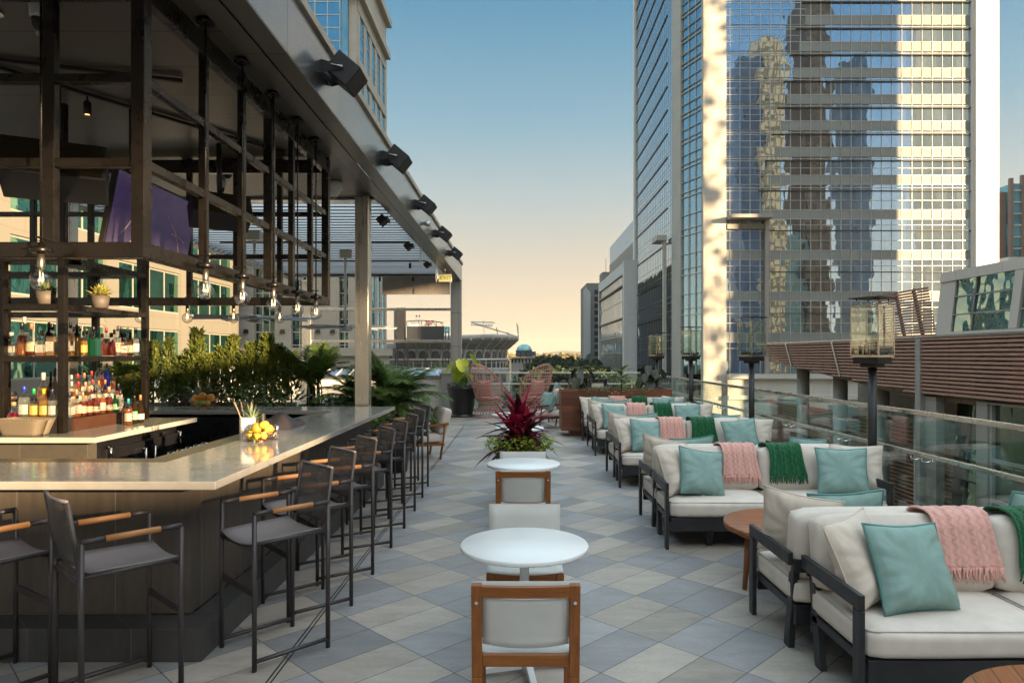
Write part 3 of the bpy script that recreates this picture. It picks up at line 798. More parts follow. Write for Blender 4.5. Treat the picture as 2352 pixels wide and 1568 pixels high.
row([(135, 120, 150, 'cone', 'ruby', 'cork', None, .3), (236, 98, 290, 'tall', 'clear', 'blue', 'white', .62), (332, 82, 270, 'tall', 'golden', 'green', 'yellow', .4), (428, 82, 268, 'tall', 'golden', 'lime', 'yellow', .5), (512, 76, 266, 'tall', 'clear', 'navy', 'white', .5)],
    'on the low left riser', 1.227, fr(6.47), 'bottles on the low riser')
row([(425, 104, 400, 'tall', 'orange', 'silver', None, .55), (497, 60, 410, 'tall', 'dark', 'black', None, .5), (540, 62, 440, 'tall', 'pale', 'black', None, .5)], 'in rear row of low riser', 1.227, fr(6.60), 'bottles on the low riser')
row([(682, 70, 232, 'square', 'clear', 'navy', 'white', .5), (750, 66, 250, 'square', 'amber', 'cork', 'white', .4), (812, 62, 216, 'tall', 'red brown', 'cork', 'red', .5), (872, 66, 262, 'round', 'red brown', 'copper', 'cream', .4), (935, 80, 242, 'round', 'red brown', 'black', 'black', .5), (1000, 62, 228, 'tall', 'amber', 'black', 'white', .5), (1068, 74, 232, 'round', 'red brown', 'cork', 'black', .5), (1125, 58, 170, 'square', 'green', 'black', 'green', .5), (1178, 62, 180, 'square', 'clear', 'navy', 'black', .5)],
    'in front row of lower tier', 1.212, rt_(4.39), 'bottles in the lower tier')
row([(655, 56, 250, 'tall', 'clear', 'green', None, .5), (702, 62, 240, 'tall', 'amber', 'silver', 'cream', .5), (768, 60, 232, 'tall', 'clear', 'red', 'white', .5), (838, 62, 220, 'square', 'amber', 'cork', 'cream', .4), (905, 60, 236, 'tall', 'red brown', 'red', 'white', .5), (968, 56, 216, 'tall', 'clear', 'orange', 'cream', .5), (1030, 58, 220, 'tall', 'red brown', 'copper', 'white', .5), (1098, 58, 200, 'tall', 'clear', 'black', 'white', .5), (1160, 54, 170, 'square', 'amber', 'navy', 'white', .5)],
    'in middle row of lower tier', 1.292, rt_(4.52), 'bottles in the lower tier')
row([(700, 58, 214, 'tall', 'clear', 'silver', 'cream', .5), (762, 60, 220, 'tall', 'amber', 'red', None, .5), (826, 60, 222, 'square', 'clear', 'copper', 'white', .4), (898, 58, 232, 'tall', 'clear', 'red', 'white', .5), (958, 56, 300, 'tall', 'clear', 'green', None, .3), (990, 52, 292, 'tall', 'red brown', 'red', None, .5), (1048, 52, 284, 'tall', 'blue', 'navy', None, .5), (1100, 56, 200, 'tall', 'amber', 'black', None, .5)],
    'in back row of lower tier', 1.372, rt_(4.66), 'bottles in the lower tier')
row([(1258, 72, 232, 'tall', 'amber', 'teal', 'white', .5), (1318, 58, 250, 'tall', 'dark', 'black', 'green', .5), (1376, 66, 246, 'round', 'dark', 'copper', 'grey', .5)], 'on the stone by the post', 1.092, rt_(4.14), 'bottles on the back counter')
m_ink = pm('navy ink', (.03, .03, .12), .6)
for o in COL.objects:
    if o.get('label') == 'clear bottle, blue stopper, white label, second from left on the low left riser':
        o.rotation_euler.z = 0; text('Q', m_ink, o, (-.006, -.0335, .115), .045, ext=.0006)
    if o.get('label') == 'red brown bottle, black stopper, white label, ninth from left on upper shelf, right bay':
        o.rotation_euler.z = R(20); text('RUSS', m_ink, o, (0, -.043, .075), .024, ext=.0006)

# ------------------------------------------------------------------ props on the bar
def wicker():
    k = NT('woven wicker'); o = k.xyz(k.obj())
    a = k.math('SINE', k.math('MULTIPLY', o[2], 330)); b = k.math('SINE', k.math('MULTIPLY', k.math('ADD', o[0], o[1]), 240))
    h = k.math('MULTIPLY', a, b)
    k.l(k.ramp(k.math('MULTIPLY_ADD', h, .5, .5), [(.1, (.05, .038, .026)), (.8, (.24, .195, .14))]), k.b.inputs['Base Color']); k.b.inputs['Roughness'].default_value = .5
    k.bump(h, .8, .004)
    return k.m
t = thing('wicker_basket', 'grey brown wicker basket on the left end of the back counter', 'basket', (-4.53, 6.28, 1.092), R(-6))
q = MB()
def bas(a, b):
    ang = 2 * PI * a; e = .32
    c, s = math.cos(ang), math.sin(ang)
    sx = math.copysign(abs(c) ** e, c); sy = math.copysign(abs(s) ** e, s)
    k = .165 + .055 * b
    return V((sx * k, sy * k * .55, .004 + b * .145))
q.grid(bas, 40, 6); q.build('basket_side', wicker(), t, solid=.012)
q = MB(); q.tube([bas(i / 32, 1.0) for i in range(32)], .009, 6, closed=True); q.build('rim', wicker(), t)
q = MB(); q.b2(-.15, -.08, .004, .15, .08, .012); q.build('base', m_beige, t)

def succulent(label, x, y, z, leafcol, tipcol, n=80):
    t = thing('potted_succulent', label, 'potted plant', (x, y, z))
    q = MB(); q.lathe([(.055, 0), (.07, .005), (.085, .13), (.078, .13), (.072, .11)], 20); q.build('pot', m_potbrown, t)
    q = MB()
    for i in range(n):
        a = i * 2.4; el = .15 + 1.2 * (i / n); off = rnd.uniform(-.05, .05)
        d = V((math.cos(a) * math.cos(el), math.sin(a) * math.cos(el), math.sin(el)))
        q.leaf((off, rnd.uniform(-.05, .05), .13 + .02 * (i / n)), d, (0, 0, 1), rnd.uniform(.07, .13), .04, .3, 3, .3)
    q.build('leaves', leafmat('succulent leaves ' + label[:6], leafcol, tipcol, .3), t)
    return t
succulent('yellow green succulent in a taupe pot on the top bottle shelf, right bay', -4.33, 7.08, 2.314, (.20, .22, .05), (.55, .45, .12))
succulent('green succulent in a pot on the top shelf behind the near pendant', -4.55, 6.58, 2.314, (.10, .18, .04), (.35, .38, .08), 36)
m_marble = NT('white marble')
_n = m_marble.noise(m_marble.obj(), 9, 6, .6, 2.2)
m_marble.l(m_marble.ramp(_n, [(.42, (.75, .74, .72)), (.5, (.35, .33, .31)), (.56, (.72, .71, .69))]), m_marble.b.inputs['Base Color']); m_marble.b.inputs['Roughness'].default_value = .25
# canister at (563, 985): on the drip tray
def onbar(u, v, z=1.09):
    y = (CAMZ - z) * F / (v - VV); return (u - VU) * y / F, y, z
x, y, z = -2.36, 5.95, 1.091
m_straw = pm('tan straw', (.30, .22, .14), .6)
t = thing('marble_canister', 'white marble canister holding straws on the bar', 'canister', (x, y, z))
q = MB(); q.lathe([(.062, 0), (.066, .004), (.066, .196), (.06, .20), (.056, .195), (.056, .02)], 28); q.build('jar', m_marble.m, t)
for i, (a, b) in enumerate(((-.13, .02), (-.10, -.03), (-.07, .03), (-.11, .0), (.02, .04))):
    q = MB(); q.tube([(-a * .1, b * .3, .03), (a, b, .33)], .003, 6); s = q.build('straw', m_straw, t)
t = tag(MB().lathe([(.026, 0), (.028, .01), (.028, .20), (.022, .215)], 16).build('muddler', m_dark), 'black cylindrical bar tool standing behind the marble canister', 'bar tool'); t.location = (-2.33, 6.22, 1.091)

m_or = pm('orange peel', (.66, .26, .025), .45, 0, .12, 20, .3, 250); m_le = pm('lemon peel', (.66, .46, .04), .42, 0, .1, 20, .3, 250); m_li = pm('lime peel', (.25, .38, .04), .42, 0, .15, 20, .3, 250)
m_pine = leafmat('pineapple crown leaves', (.09, .15, .08), (.30, .36, .22), .15)
m_pinebody = pm('pineapple skin', (.42, .22, .05), .6, 0, .4, 60, .8, 80)
m_wire = pm('copper wire', (.55, .28, .14), .25, 1, .05, 5)
def fruit_bowl(where, x, y, z, r, spec, crown):
    t = thing('wire_bowl', 'copper wire fruit bowl ' + where, 'bowl', (x, y, z), group='fruit bowls on the bar')
    prof = [(r * math.sin(a), .005 + r * .62 * (1 - math.cos(a))) for a in [i * (PI / 2) / 6 for i in range(1, 7)]]
    q = MB()
    for i in range(28):
        a = 2 * PI * i / 28
        q.tube([(p[0] * math.cos(a), p[0] * math.sin(a), p[1]) for p in prof], .0015, 4)
    q.build('wires', m_wire, t)
    q = MB(); q.tube([(prof[-1][0] * math.cos(2 * PI * i / 32), prof[-1][0] * math.sin(2 * PI * i / 32), prof[-1][1]) for i in range(32)], .004, 6, closed=True); q.build('rim', m_wire, t)
    q = MB(); q.tube([(prof[0][0] * math.cos(2 * PI * i / 20), prof[0][0] * math.sin(2 * PI * i / 20), .005) for i in range(20)], .004, 6, closed=True); q.build('base_ring', m_wire, t)
    for kind, dx, dy, dz, s, lb in spec:
        q = MB(); m = {'orange': m_or, 'lemon': m_le, 'lime': m_li}[kind]
        q.ball((0, 0, 0), (s, s, s) if kind == 'orange' else (s * 1.25, s * .95, s * .95), 14, 9)
        o = tag(q.build(kind, m), f'{lb} in the wire bowl {where}', kind, 'fruit in the bowl ' + where); o.location = (x + dx, y + dy, z + dz); o.rotation_euler = (rnd.uniform(-.6, .6), rnd.uniform(-.6, .6), rnd.uniform(0, 3))
    if crown:
        p = thing('pineapple', 'pineapple with spiky green crown ' + where, 'pineapple', (x + crown[0], y + crown[1], z + .02))
        q = MB(); q.lathe([(.03, 0), (.055, .03), (.06, .07), (.05, .12), (.03, .14)], 16); q.build('fruit', m_pinebody, p)
        q = MB()
        for i in range(34):
            a = i * 2.4; el = .5 + 1.0 * i / 34
            q.leaf((0, 0, .13), V((math.cos(a) * math.cos(el), math.sin(a) * math.cos(el), math.sin(el))), (0, 0, 1), .10 + .08 * i / 34, .022, .25, 4, .5, .4)
        q.build('crown', m_pine, p)
fruit_bowl('on the bar top', -2.21, 5.86, 1.091, .135,
    [('orange', -.02, -.03, .115, .046, 'large orange on top of the heap'), ('orange', .06, .02, .10, .044, 'orange at the right'), ('lemon', .045, -.045, .145, .034, 'yellow lemon topmost'), ('lime', .07, -.05, .105, .030, 'green lime at the right edge'), ('lemon', -.07, -.05, .065, .030, 'small lemon at the left front'), ('lemon', .0, -.085, .06, .030, 'small lemon at the front'), ('lemon', .05, -.08, .06, .029, 'small lemon at the right front'), ('lime', -.03, -.05, .036, .028, 'green lime at the bottom'), ('orange', -.02, .06, .085, .042, 'orange at the back'), ('lemon', -.08, .01, .085, .032, 'lemon at the left')], (-.12, .10))
fruit_bowl('on the far counter', -4.33, 9.42, 1.091, .19,
    [('orange', -.10, -.04, .14, .052, 'orange at the left'), ('orange', -.01, -.03, .17, .055, 'orange at the top middle'), ('orange', .10, -.02, .15, .055, 'orange at the right'), ('lime', -.04, -.10, .09, .036, 'green lime at the front left'), ('lime', .03, -.11, .09, .036, 'green lime at the front middle'), ('lemon', .09, -.09, .08, .036, 'lemon at the front right'), ('orange', .02, .06, .13, .055, 'orange at the back')], (-.16, .16))
def tumbler(label, x, y, fillm):
    t = thing('glass_tumbler', label, 'glass', (x, y, 1.091), group='small glass jars on the far counter')
    q = MB(); q.lathe([(.032, 0), (.036, .004), (.037, .10)], 16, cap=False); q.build('glass', m_clear, t)
    q = MB(); q.lathe([(.031, .006), (.032, .055)], 14); q.build('contents', fillm, t)
tumbler('glass jar with dark contents on the far counter', -3.86, 9.36, LQ['dark']); tumbler('glass jar with straw coloured contents on the far counter', -3.74, 9.36, LQ['golden']); tumbler('empty looking glass jar behind the others on the far counter', -3.81, 9.47, LQ['clear'])
for i, (dx, dy) in enumerate(((.10, .16), (.16, .11))):
    o = tag(MB().lathe([(.020, 0), (.014, .045), (.024, .11)], 14).build('jigger', m_chrome), ('left' if i == 0 else 'right') + ' steel jigger standing behind the fruit bowl on the bar', 'jigger'); o.location = (-2.21 + dx * .6, 5.86 + dy, 1.10)
# grey cloth bundle lying on the tray further along
q = MB()
def cloth(a, b):
    x = (a - .5) * .42; y = (b - .5) * .55
    e = max(0, 1 - (2 * a - 1) ** 4) * max(0, 1 - (2 * b - 1) ** 4)
    return V((x, y, .006 + .125 * e ** .5 * (.75 + .25 * math.sin(a * 9 + b * 5)) + .02 * math.sin(b * 17 + a * 6) * e))
q.grid(cloth, 22, 22); o = tag(q.build('folded_cloth', pm('mauve grey cloth', (.085, .065, .065), .9, 0, .15, 9, .3, 90)), 'mauve grey bundled cloth lying by the drip tray of the bar', 'cloth'); o.location = (-2.48, 7.05, 1.086)
# taps in the speed rail
for i in range(5):
    o = tag(MB().lathe([(.012, 0), (.012, .05), (.03, .07), (.034, .09), (.026, .115), (.001, .12)], 14).build('chrome_knob', m_chrome), f'{NTH[i]} round chrome knob along the inner edge of the bar, counted from the front', 'knob', 'chrome knobs inside the bar'); o.location = (-2.70, 5.32 + i * .14, .96)
q = MB(); q.b2(-2.78, 5.1, .90, -2.645, 6.2, .96); tag(q.build('speed_rail', m_fridge), 'black speed rail inside the bar below the chrome knobs', 'rail')
# ------------------------------------------------------------------ dining tables and chairs
def make_table(label):
    t = thing('dining_table', label, 'table', group='round white pedestal tables')
    q = MB(); q.lathe([(.30, .708), (.366, .712), (.37, .718), (.37, .734), (.366, .74), (.001, .74)], 64); q.build('tabletop', m_white, t)
    q = MB(); q.lathe([(.027, .04), (.027, .66), (.09, .70), (.09, .708)], 20); q.build('pedestal', m_white, t)
    q = MB()
    for i in range(4):
        a = PI / 4 * 0 + PI / 2 * i + R(8)
        d = V((math.cos(a), math.sin(a), 0))
        q.prism([d * .02 + V((0, 0, .03)), d * .30 + V((0, 0, .012)), d * .30 + V((0, 0, .03)), d * .02 + V((0, 0, .075))], V((-d.y, d.x, 0)) * .036)
        q.tube([d * .28 + V((-d.y, d.x, 0)) * .018, d * .28 + V((-d.y, d.x, 0)) * .018 + V((0, 0, .014))], .014, 8)
    q.build('foot', m_white, t)
    return t
tb = make_table('nearest round white table, between the two closest chairs'); tb.location = (.036, 3.955, 0)
dup(tb, (.055, 6.9, 0), .3, 'second round white table, in front of the red leaved planter')
dup(tb, (.02, 10.3, 0), .6, 'third round white table, just behind the red leaved planter')
dup(tb, (-.12, 12.6, 0), .1, 'farthest round white table, glimpsed through the red leaves')

def make_chair(label):
    t = thing('dining_chair', label, 'chair', group='teak and white mesh dining chairs')
    w = .25       # faces +Y, the back is at -Y
    tp = .048
    for s in (-1, 1):
        x = s * (w - .024)
        q = MB(); q.prism([(x - tp / 2, -.20, .34), (x - tp / 2, -.155, .34), (x - tp / 2, -.205, .78), (x - tp / 2, -.25, .78)], (tp, 0, 0))
        q.prism([(x - tp / 2, -.215, 0), (x - tp / 2, -.185, 0), (x - tp / 2, -.155, .339), (x - tp / 2, -.20, .339)], (tp, 0, 0)); q.build('rear_post', m_teak, t, bevel=.004)
        q = MB(); q.prism([(x - tp / 2 * .8, .20, 0), (x + tp / 2 * .8, .20, 0), (x + tp / 2, .20, .43), (x - tp / 2, .20, .43)], (0, .045, 0)); q.build('front_leg', m_teak, t, bevel=.004)
        q = MB(); q.b2(x - .012, -.16, .385, x + .012, .20, .43); q.build('side_rail', m_teak, t, bevel=.003)
        q = MB(); q.tube([(x, -.2515 + .003, .70), (x, -.243, .70)], .008, 10); q.build('screw', m_chrome, t)
    q = MB()
    for i in range(8):
        a, b = i / 8, (i + 1) / 8
        xa, xb = (a - .5) * (2 * w - 2 * tp), (b - .5) * (2 * w - 2 * tp)
        ca, cb = -.012 * (1 - (2 * a - 1) ** 2), -.012 * (1 - (2 * b - 1) ** 2)
        q.prism([(xa, -.242 + ca, .722), (xb, -.242 + cb, .722), (xb, -.247 + cb, .774), (xa, -.247 + ca, .774)], (0, .028, 0))
    q.build('top_rail', m_teakx, t)
    q = MB(); q.b2(-(w - tp), -.195, .385, w - tp, -.165, .44); q.build('rear_rail', m_teakx, t, bevel=.003)
    q = MB(); q.b2(-(w - tp), .208, .38, w - tp, .238, .43); q.build('front_rail', m_teakx, t, bevel=.003)
    q = MB()
    q.grid(lambda a, b: V(((a - .5) * (.40), -.170 - .052 * b + .0 - .026 * (1 - (2 * a - 1) ** 2), .485 + .235 * b - .012 * (1 - (2 * a - 1) ** 2) * (1 - b))), 10, 8); q.build('back_sling', m_whitesling, t, solid=.005)
    q = MB(); q.grid(lambda a, b: V(((a - .5) * .40, -.232 - .026 * (1 - (2 * a - 1) ** 2) + .03 * b, .72 + .004 * b)), 10, 2)
    q.grid(lambda a, b: V(((a - .5) * .50, -.215 + .02 * b, .782 - .27 * (1 - b))) + V((0, .052 * (1 - b), 0)), 10, 3)
    q.build('front_cover', m_whitesling, t, solid=.004)
    q = MB(); q.grid(lambda a, b: V(((a - .5) * .49, -.16 + .41 * b, .445 - .018 * (1 - (2 * a - 1) ** 2))), 10, 6); q.build('seat', m_whitesling, t, solid=.008)
    return t
ch = make_chair('nearest teak chair seen from behind, at the bottom of the picture'); ch.location = (.035, 3.36, 0); ch.rotation_euler.z = 0
dup(ch, (.045, 4.61, 0), PI, 'white mesh chair facing the camera behind the nearest table')
dup(ch, (.045, 6.42, 0), 0, 'second teak chair seen from behind, at the second table')
dup(ch, (.05, 7.22, 0), PI, 'white mesh chair facing the camera just before the red leaved planter')

# ------------------------------------------------------------------ sofas
def cushion(w, d, h, r=.05, n=10, puff=.012):
    """padded box with soft edges, base at z=0"""
    q = MB()
    bm = bmesh.new(); bmesh.ops.create_cube(bm, size=1)
    bmesh.ops.subdivide_edges(bm, edges=bm.edges[:], cuts=n, use_grid_fill=True)
    vs = []
    for v in bm.verts:
        p = v.co * 2
        f = [abs(p.x), abs(p.y), abs(p.z)]
        hx, hy, hz = w / 2, d / 2, h / 2
        q3 = V((p.x * hx, p.y * hy, p.z * hz))
        inner = V((max(-hx + r, min(hx - r, q3.x)), max(-hy + r, min(hy - r, q3.y)), max(-hz + r, min(hz - r, q3.z))))
        dv = q3 - inner
        if dv.length > 1e-9: q3 = inner + dv.normalized() * min(r, max(abs(dv.x), abs(dv.y), abs(dv.z)))
        q3.z += puff * (1 - p.x ** 4) * (1 - p.y ** 4) * p.z
        q3.y += puff * (1 - p.x ** 4) * (1 - p.z ** 4) * p.y
        q3.z += .005 * math.sin(7 * q3.x + 2 * q3.y) * math.sin(9 * q3.y + 1.3 * q3.x) * (p.z > .5); q3.y += .006 * math.sin(6 * q3.x + 5 * q3.z) * (abs(p.y) > .5)
        vs.append(q3 + V((0, 0, h / 2)))
    fs = [[v.index for v in f.verts] for f in bm.faces]
    bm.free()
    q.add(vs, fs, True)
    return q
m_seam = pm('cushion seam', (.42, .38, .34), .9, 0, .06, 9)
def rect(w, h, up):
    pts = []; r = .045
    for cx, cyy, a0 in ((w / 2 - r, -h / 2 + r, -90), (w / 2 - r, h / 2 - r, 0), (-w / 2 + r, h / 2 - r, 90), (-w / 2 + r, -h / 2 + r, 180)):
        for k in range(5):
            a = R(a0 + 22.5 * k); x, y = cx + r * math.cos(a), cyy + r * math.sin(a); pts.append(V((x, 0, y)) if up else V((x, y, 0)))
    return pts
def make_sofa(label, group):
    """faces -Y, the front edge is at y=0"""
    t = thing('outdoor_sofa', label, 'sofa', group=group)
    HW = 1.07; D = .70
    q = MB(); q.b2(-HW + .05, .01, .17, HW - .05, .045, .295); q.b2(-HW + .04, .046, .25, HW - .04, D - .04, .295); q.b2(-HW + .05, D - .04, .17, HW - .05, D - .005, .295)
    q.build('seat_frame', m_sofaframe, t, bevel=.004)
    for s in (-1, 1):
        x = s * (HW - .015)
        q = MB(); q.b2(x - .015, .0, 0, x + .015, .075, .545); q.build('front_leg', m_sofaframe, t, bevel=.004)
        q = MB(); q.b2(x - .0152, .0, .546, x + .0152, D + .01, .625); q.build('arm', m_sofaframe, t, bevel=.005)
        x2 = s * (HW - .06)
        q = MB(); q.prism([(x2 - .02, D - .17, 0), (x2 - .02, D - .09, 0), (x2 - .02, D - .0, .56), (x2 - .02, D - .07, .56)], (.04, 0, 0)); q.build('rear_leg', m_sofaframe, t, bevel=.004)
        xm = s * .30
        q = MB(); q.prism([(s * .62 - .025, .14, 0), (s * .62 + .025, .14, 0), (s * .62 + .035, .10, .17), (s * .62 - .035, .10, .17)], (0, .05, 0)); q.build('inner_leg', m_sofaframe, t)
    q = MB(); q.b2(-HW + .03, D - .02, .50, HW - .03, D + .01, .58); q.build('back_rail', m_sofaframe, t, bevel=.004)
    for s in (-1, 1):
        q = cushion(1.03, .70, .155, .045); q.xf(Matrix.Identity(3), (s * .517, .345, .296)); sc_u = q.build('seat_cushion', m_cream, t)
        q = MB(); q.tube([p + V((s * .517, .345,   .296 + .146)) for p in rect(1.01, .68, 0)], .0042, 5, closed=True); q.build('piping', m_seam, sc_u)
        q = cushion(1.03, .16, .42, .05, puff=.02)
        q.xf(Matrix.Rotation(R(-10), 3, 'X'), (s * .517, .595, .452)); bc_ = q.build('back_cushion', m_cream, t)
        q = MB(); q.tube([p + V((0, -.062, .215)) for p in rect(.975, .355, 1)], .0042, 5, closed=True); q.xf(Matrix.Rotation(R(-10), 3, 'X'), (s * .517, .595, .452)); q.build('piping', m_seam, bc_)
    return t
def pillow_mesh(w, h, th, n=30):
    q = MB()
    def side(sg):
        def fn(a, b):
            u, v = 2 * a - 1, 2 * b - 1
            pin = 1 + .05 * (abs(u * v)) ** 2 - .045 * (1 - u * u) * v * v - .045 * (1 - v * v) * u * u
            e = max(0, (1 - u ** 4)) ** .55 * max(0, (1 - v ** 4)) ** .55
            rr_ = (u * u + v * v) ** .5; an = math.atan2(v, u)
            cre = .0065 * math.sin(11 * an + 2.3 * sg) * min(1, rr_) ** 2 * e ** .3 + .004 * math.sin(23 * an + 9 * rr_) * min(1, rr_) ** 3 * e ** .3
            return V((u * w / 2 * pin, sg * (th / 2 * e * (1 + .06 * math.sin(5 * u + 3 * v) - .22 * v) + cre), v * h / 2 * pin))
        return fn
    q.grid(side(-1), n, n); q.grid(lambda a, b: side(1)(1 - a, b), n, n)
    return q
def pillow_edge(w, h, r):
    pts = []
    n = 14
    for e in range(4):
        for i in range(n):
            s = -1 + 2 * i / n
            u, v = ((s, -1), (1, s), (-s, 1), (-1, -s))[e]
            pin = 1 + .05 * (abs(u * v)) ** 2 - .045 * (1 - u * u) * v * v - .045 * (1 - v * v) * u * u
            pts.append(V((u * w / 2 * pin, 0, v * h / 2 * pin)))
    return MB().tube(pts, r, 6, closed=True)
def make_pillow(name, label, w, th, m, trim, group):
    t = thing(name, label, 'pillow', group=group)
    pillow_mesh(w, w, th).build('cover', m, t)
    pillow_edge(w * 1.0, w * 1.0, .008 if trim is m_tealtrim else .005).build('piping', trim, t)
    if trim is m_tealtrim:
        MB().b2(-.012, -.003, -w / 2 - .022, .012, .003, -w / 2 - .004).build('care_tag', m_white, t)
    return t
tealp = make_pillow('teal_pillow', 'x', .45, .17, m_teal, m_tealtrim, 'teal throw pillows'); oatp = make_pillow('linen_pillow', 'x', .47, .17, m_beige, m_beige, 'oat linen pillows')
used = {}
def put(src, loc, tilt, yaw, label, roll=0):
    if src.name not in used: o = src; used[src.name] = 1
    else: o = dup(src, (0, 0, 0))
    o['label'] = label
    o.location = loc
    o.rotation_euler = (Matrix.Rotation(yaw, 3, 'Z') @ Matrix.Rotation(tilt, 3, 'X') @ Matrix.Rotation(roll, 3, 'Y')).to_euler()
    return o
def knit(name, a, kind):
    k = NT(name); uv = k.xyz(k.n('TexCoord').outputs['UV'])
    if kind == 'zig':
        tri = k.math('PINGPONG', k.math('MULTIPLY', uv[1], 11), .5)
        h = k.math('SINE', k.math('MULTIPLY', k.math('ADD', uv[0], k.math('MULTIPLY', tri, .15)), PI * 6))
        h = k.math('POWER', k.math('ABSOLUTE', h), .55)
    else:
        p = k.math('PINGPONG', k.math('ADD', k.math('MULTIPLY', uv[0], 4), k.math('MULTIPLY', uv[1], 8)), .5); q2 = k.math('PINGPONG', k.math('SUBTRACT', k.math('MULTIPLY', uv[0], 4), k.math('MULTIPLY', uv[1], 8)), .5)
        h = k.math('SUBTRACT', 1.0, k.math('MINIMUM', 1.0, k.math('MULTIPLY', k.math('MINIMUM', p, q2), 9.0)))
    fine = k.math('MULTIPLY', k.math('SINE', k.math('MULTIPLY', uv[0], 420)), k.math('SINE', k.math('MULTIPLY', uv[1], 600)))
    hh = k.math('ADD', h, k.math('MULTIPLY', fine, .18))
    f = k.math('MULTIPLY_ADD', hh, .22, .80)
    k.l(k.mix(1.0, a, k.comb(f, f, f), 'MULTIPLY'), k.b.inputs['Base Color']); k.b.inputs['Roughness'].default_value = .95; k.b.inputs['Specular IOR Level'].default_value = .15
    k.b.inputs['Sheen Weight'].default_value = .2
    k.bump(hh, .7, .008)
    return k.m
m_knitp = knit('pink zigzag knit', (.74, .40, .345), 'zig'); m_knitg = knit('green cable knit', (.012, .115, .042), 'dia')
m_fringep = pm('pink yarn', (.70, .37, .32), .95, 0, .15, 60); m_fringeg = pm('green yarn', (.010, .10, .036), .95, 0, .2, 60)
def make_throw(name, label, m, mf, group):
    """hangs over the backrest: local origin on the top middle of the back cushion, front towards -Y"""
    t = thing(name, label, 'throw', group=group)
    path = [(.13, -.10), (.115, .0), (.085, .034), (.03, .046), (-.03, .044), (-.085, .028), (-.118, -.02), (-.138, -.09), (-.156, -.17), (-.174, -.25)]
    P = [V((0, a, b)) for a, b in path]
    seg = [0]
    for i in range(1, len(P)): seg.append(seg[-1] + (P[i] - P[i - 1]).length)
    Lt = seg[-1]
    def pos(s):
        s *= Lt
        for i in range(1, len(P)):
            if s <= seg[i] or i == len(P) - 1:
                f = (s - seg[i - 1]) / (seg[i] - seg[i - 1]); return P[i - 1].lerp(P[i], f)
    def fn(a, b):
        p = pos(b); u = 2 * a - 1
        w = .172 + .012 * math.sin(b * 7) + .012 * b
        fold = .010 * math.sin(a * 19 + b * 3) * (b > .2) + .006 * math.sin(a * 41)
        return V((u * w + .03 * (b - .5), p.y - abs(fold) - .004, p.z + (abs(fold) if p.y > -.08 else 0)))
    q = MB(); q.grid(fn, 36, 40); q.build('knit', m, t, uv=True, solid=.010)
    q = MB(); rr = random.Random(3)
    for i in range(46):
        p = fn((i + .5) / 46, 1.0) + V((0, -.002, .004)); L = rr.uniform(.07, .10)
        pts = [p]
        d = V((rr.uniform(-.12, .12), rr.uniform(-.10, .08), -1)).normalized()
        for k in range(3):
            d = (d + V((rr.uniform(-.3, .3), rr.uniform(-.12, .10), 0))).normalized(); pts.append(pts[-1] + d * L / 3)
        q.tube(pts, [.0052, .005, .0042, .003], 5)
    q.build('fringe', mf, t)
    return t
thp = make_throw('pink_throw', 'x', m_knitp, m_fringep, 'pink fringed throws'); thg = make_throw('green_throw', 'x', m_knitg, m_fringeg, 'green fringed throws')

groups = [(2.78, 3.42, 'nearest sofa, cut off at the right edge'), (2.46, 6.42, 'second sofa'), (2.46, 9.40, 'third sofa'), (2.46, 12.38, 'fourth sofa'), (2.44, 14.56, 'farthest sofa, against the wooden planter')]
sof = None
for i, (cx, fy, who) in enumerate(groups):
    lab = f'oat coloured sofa facing the camera, {who}'
    if sof is None:
        sof = make_sofa(lab, 'outdoor sofas along the railing'); sof.location = (cx, fy, 0)
    else: dup(sof, (cx, fy, 0), 0, lab)
    on = f'on the {who.split(",")[0]}'
    j = rnd.uniform
    put(oatp, (cx - .86, fy + .41, .685), R(-22), R(38), f'oat linen pillow in the left corner {on}', R(j(-5, 5)))
    put(oatp, (cx + .93, fy + .42, .69), R(-20), R(-22), f'oat linen pillow in the right corner {on}', R(j(-5, 5)))
    put(tealp, (cx - .66 + j(-.04, .04), fy + .30, .675), R(-24), R(16 + j(-11, 11)), f'teal pillow leaning at the left end {on}', R(6 + j(-5, 5)))
    put(tealp, (cx + .72 + j(-.04, .04), fy + .33, .68), R(-22), R(-14 + j(-10, 10)), f'teal pillow leaning at the right end {on}', R(-5 + j(-4, 4)))
    put(thp, (cx - .22 + j(-.02, .02), fy + .675, .862), 0, R(j(-4, 2)), f'pink zigzag throw over the back {on}'); put(thg, (cx + .25 + j(-.02, .02), fy + .675, .862), 0, R(j(-2, 4)), f'dark green throw over the back {on}')
    if i < 4:
        cx2 = cx - .06 if i == 0 else cx; by = fy + 1.46
        dup(sof, (cx2, by, 0), PI, f'oat coloured sofa turned away, back to back with the {who.split(",")[0]}')
        w2 = f'on the turned sofa behind the {who.split(",")[0]}'
        put(oatp, (cx2 - .86, by - .36, .70), R(18), R(-30), f'oat linen pillow at the left end {w2}', R(8))
        put(tealp, (cx2 - .52, by - .30, .70), R(16), R(-10), f'teal pillow peeping over the back {w2}', R(-6))
        put(tealp, (cx2 + .70, by - .32, .70), R(18), R(10), f'teal pillow at the right end {w2}', R(5))

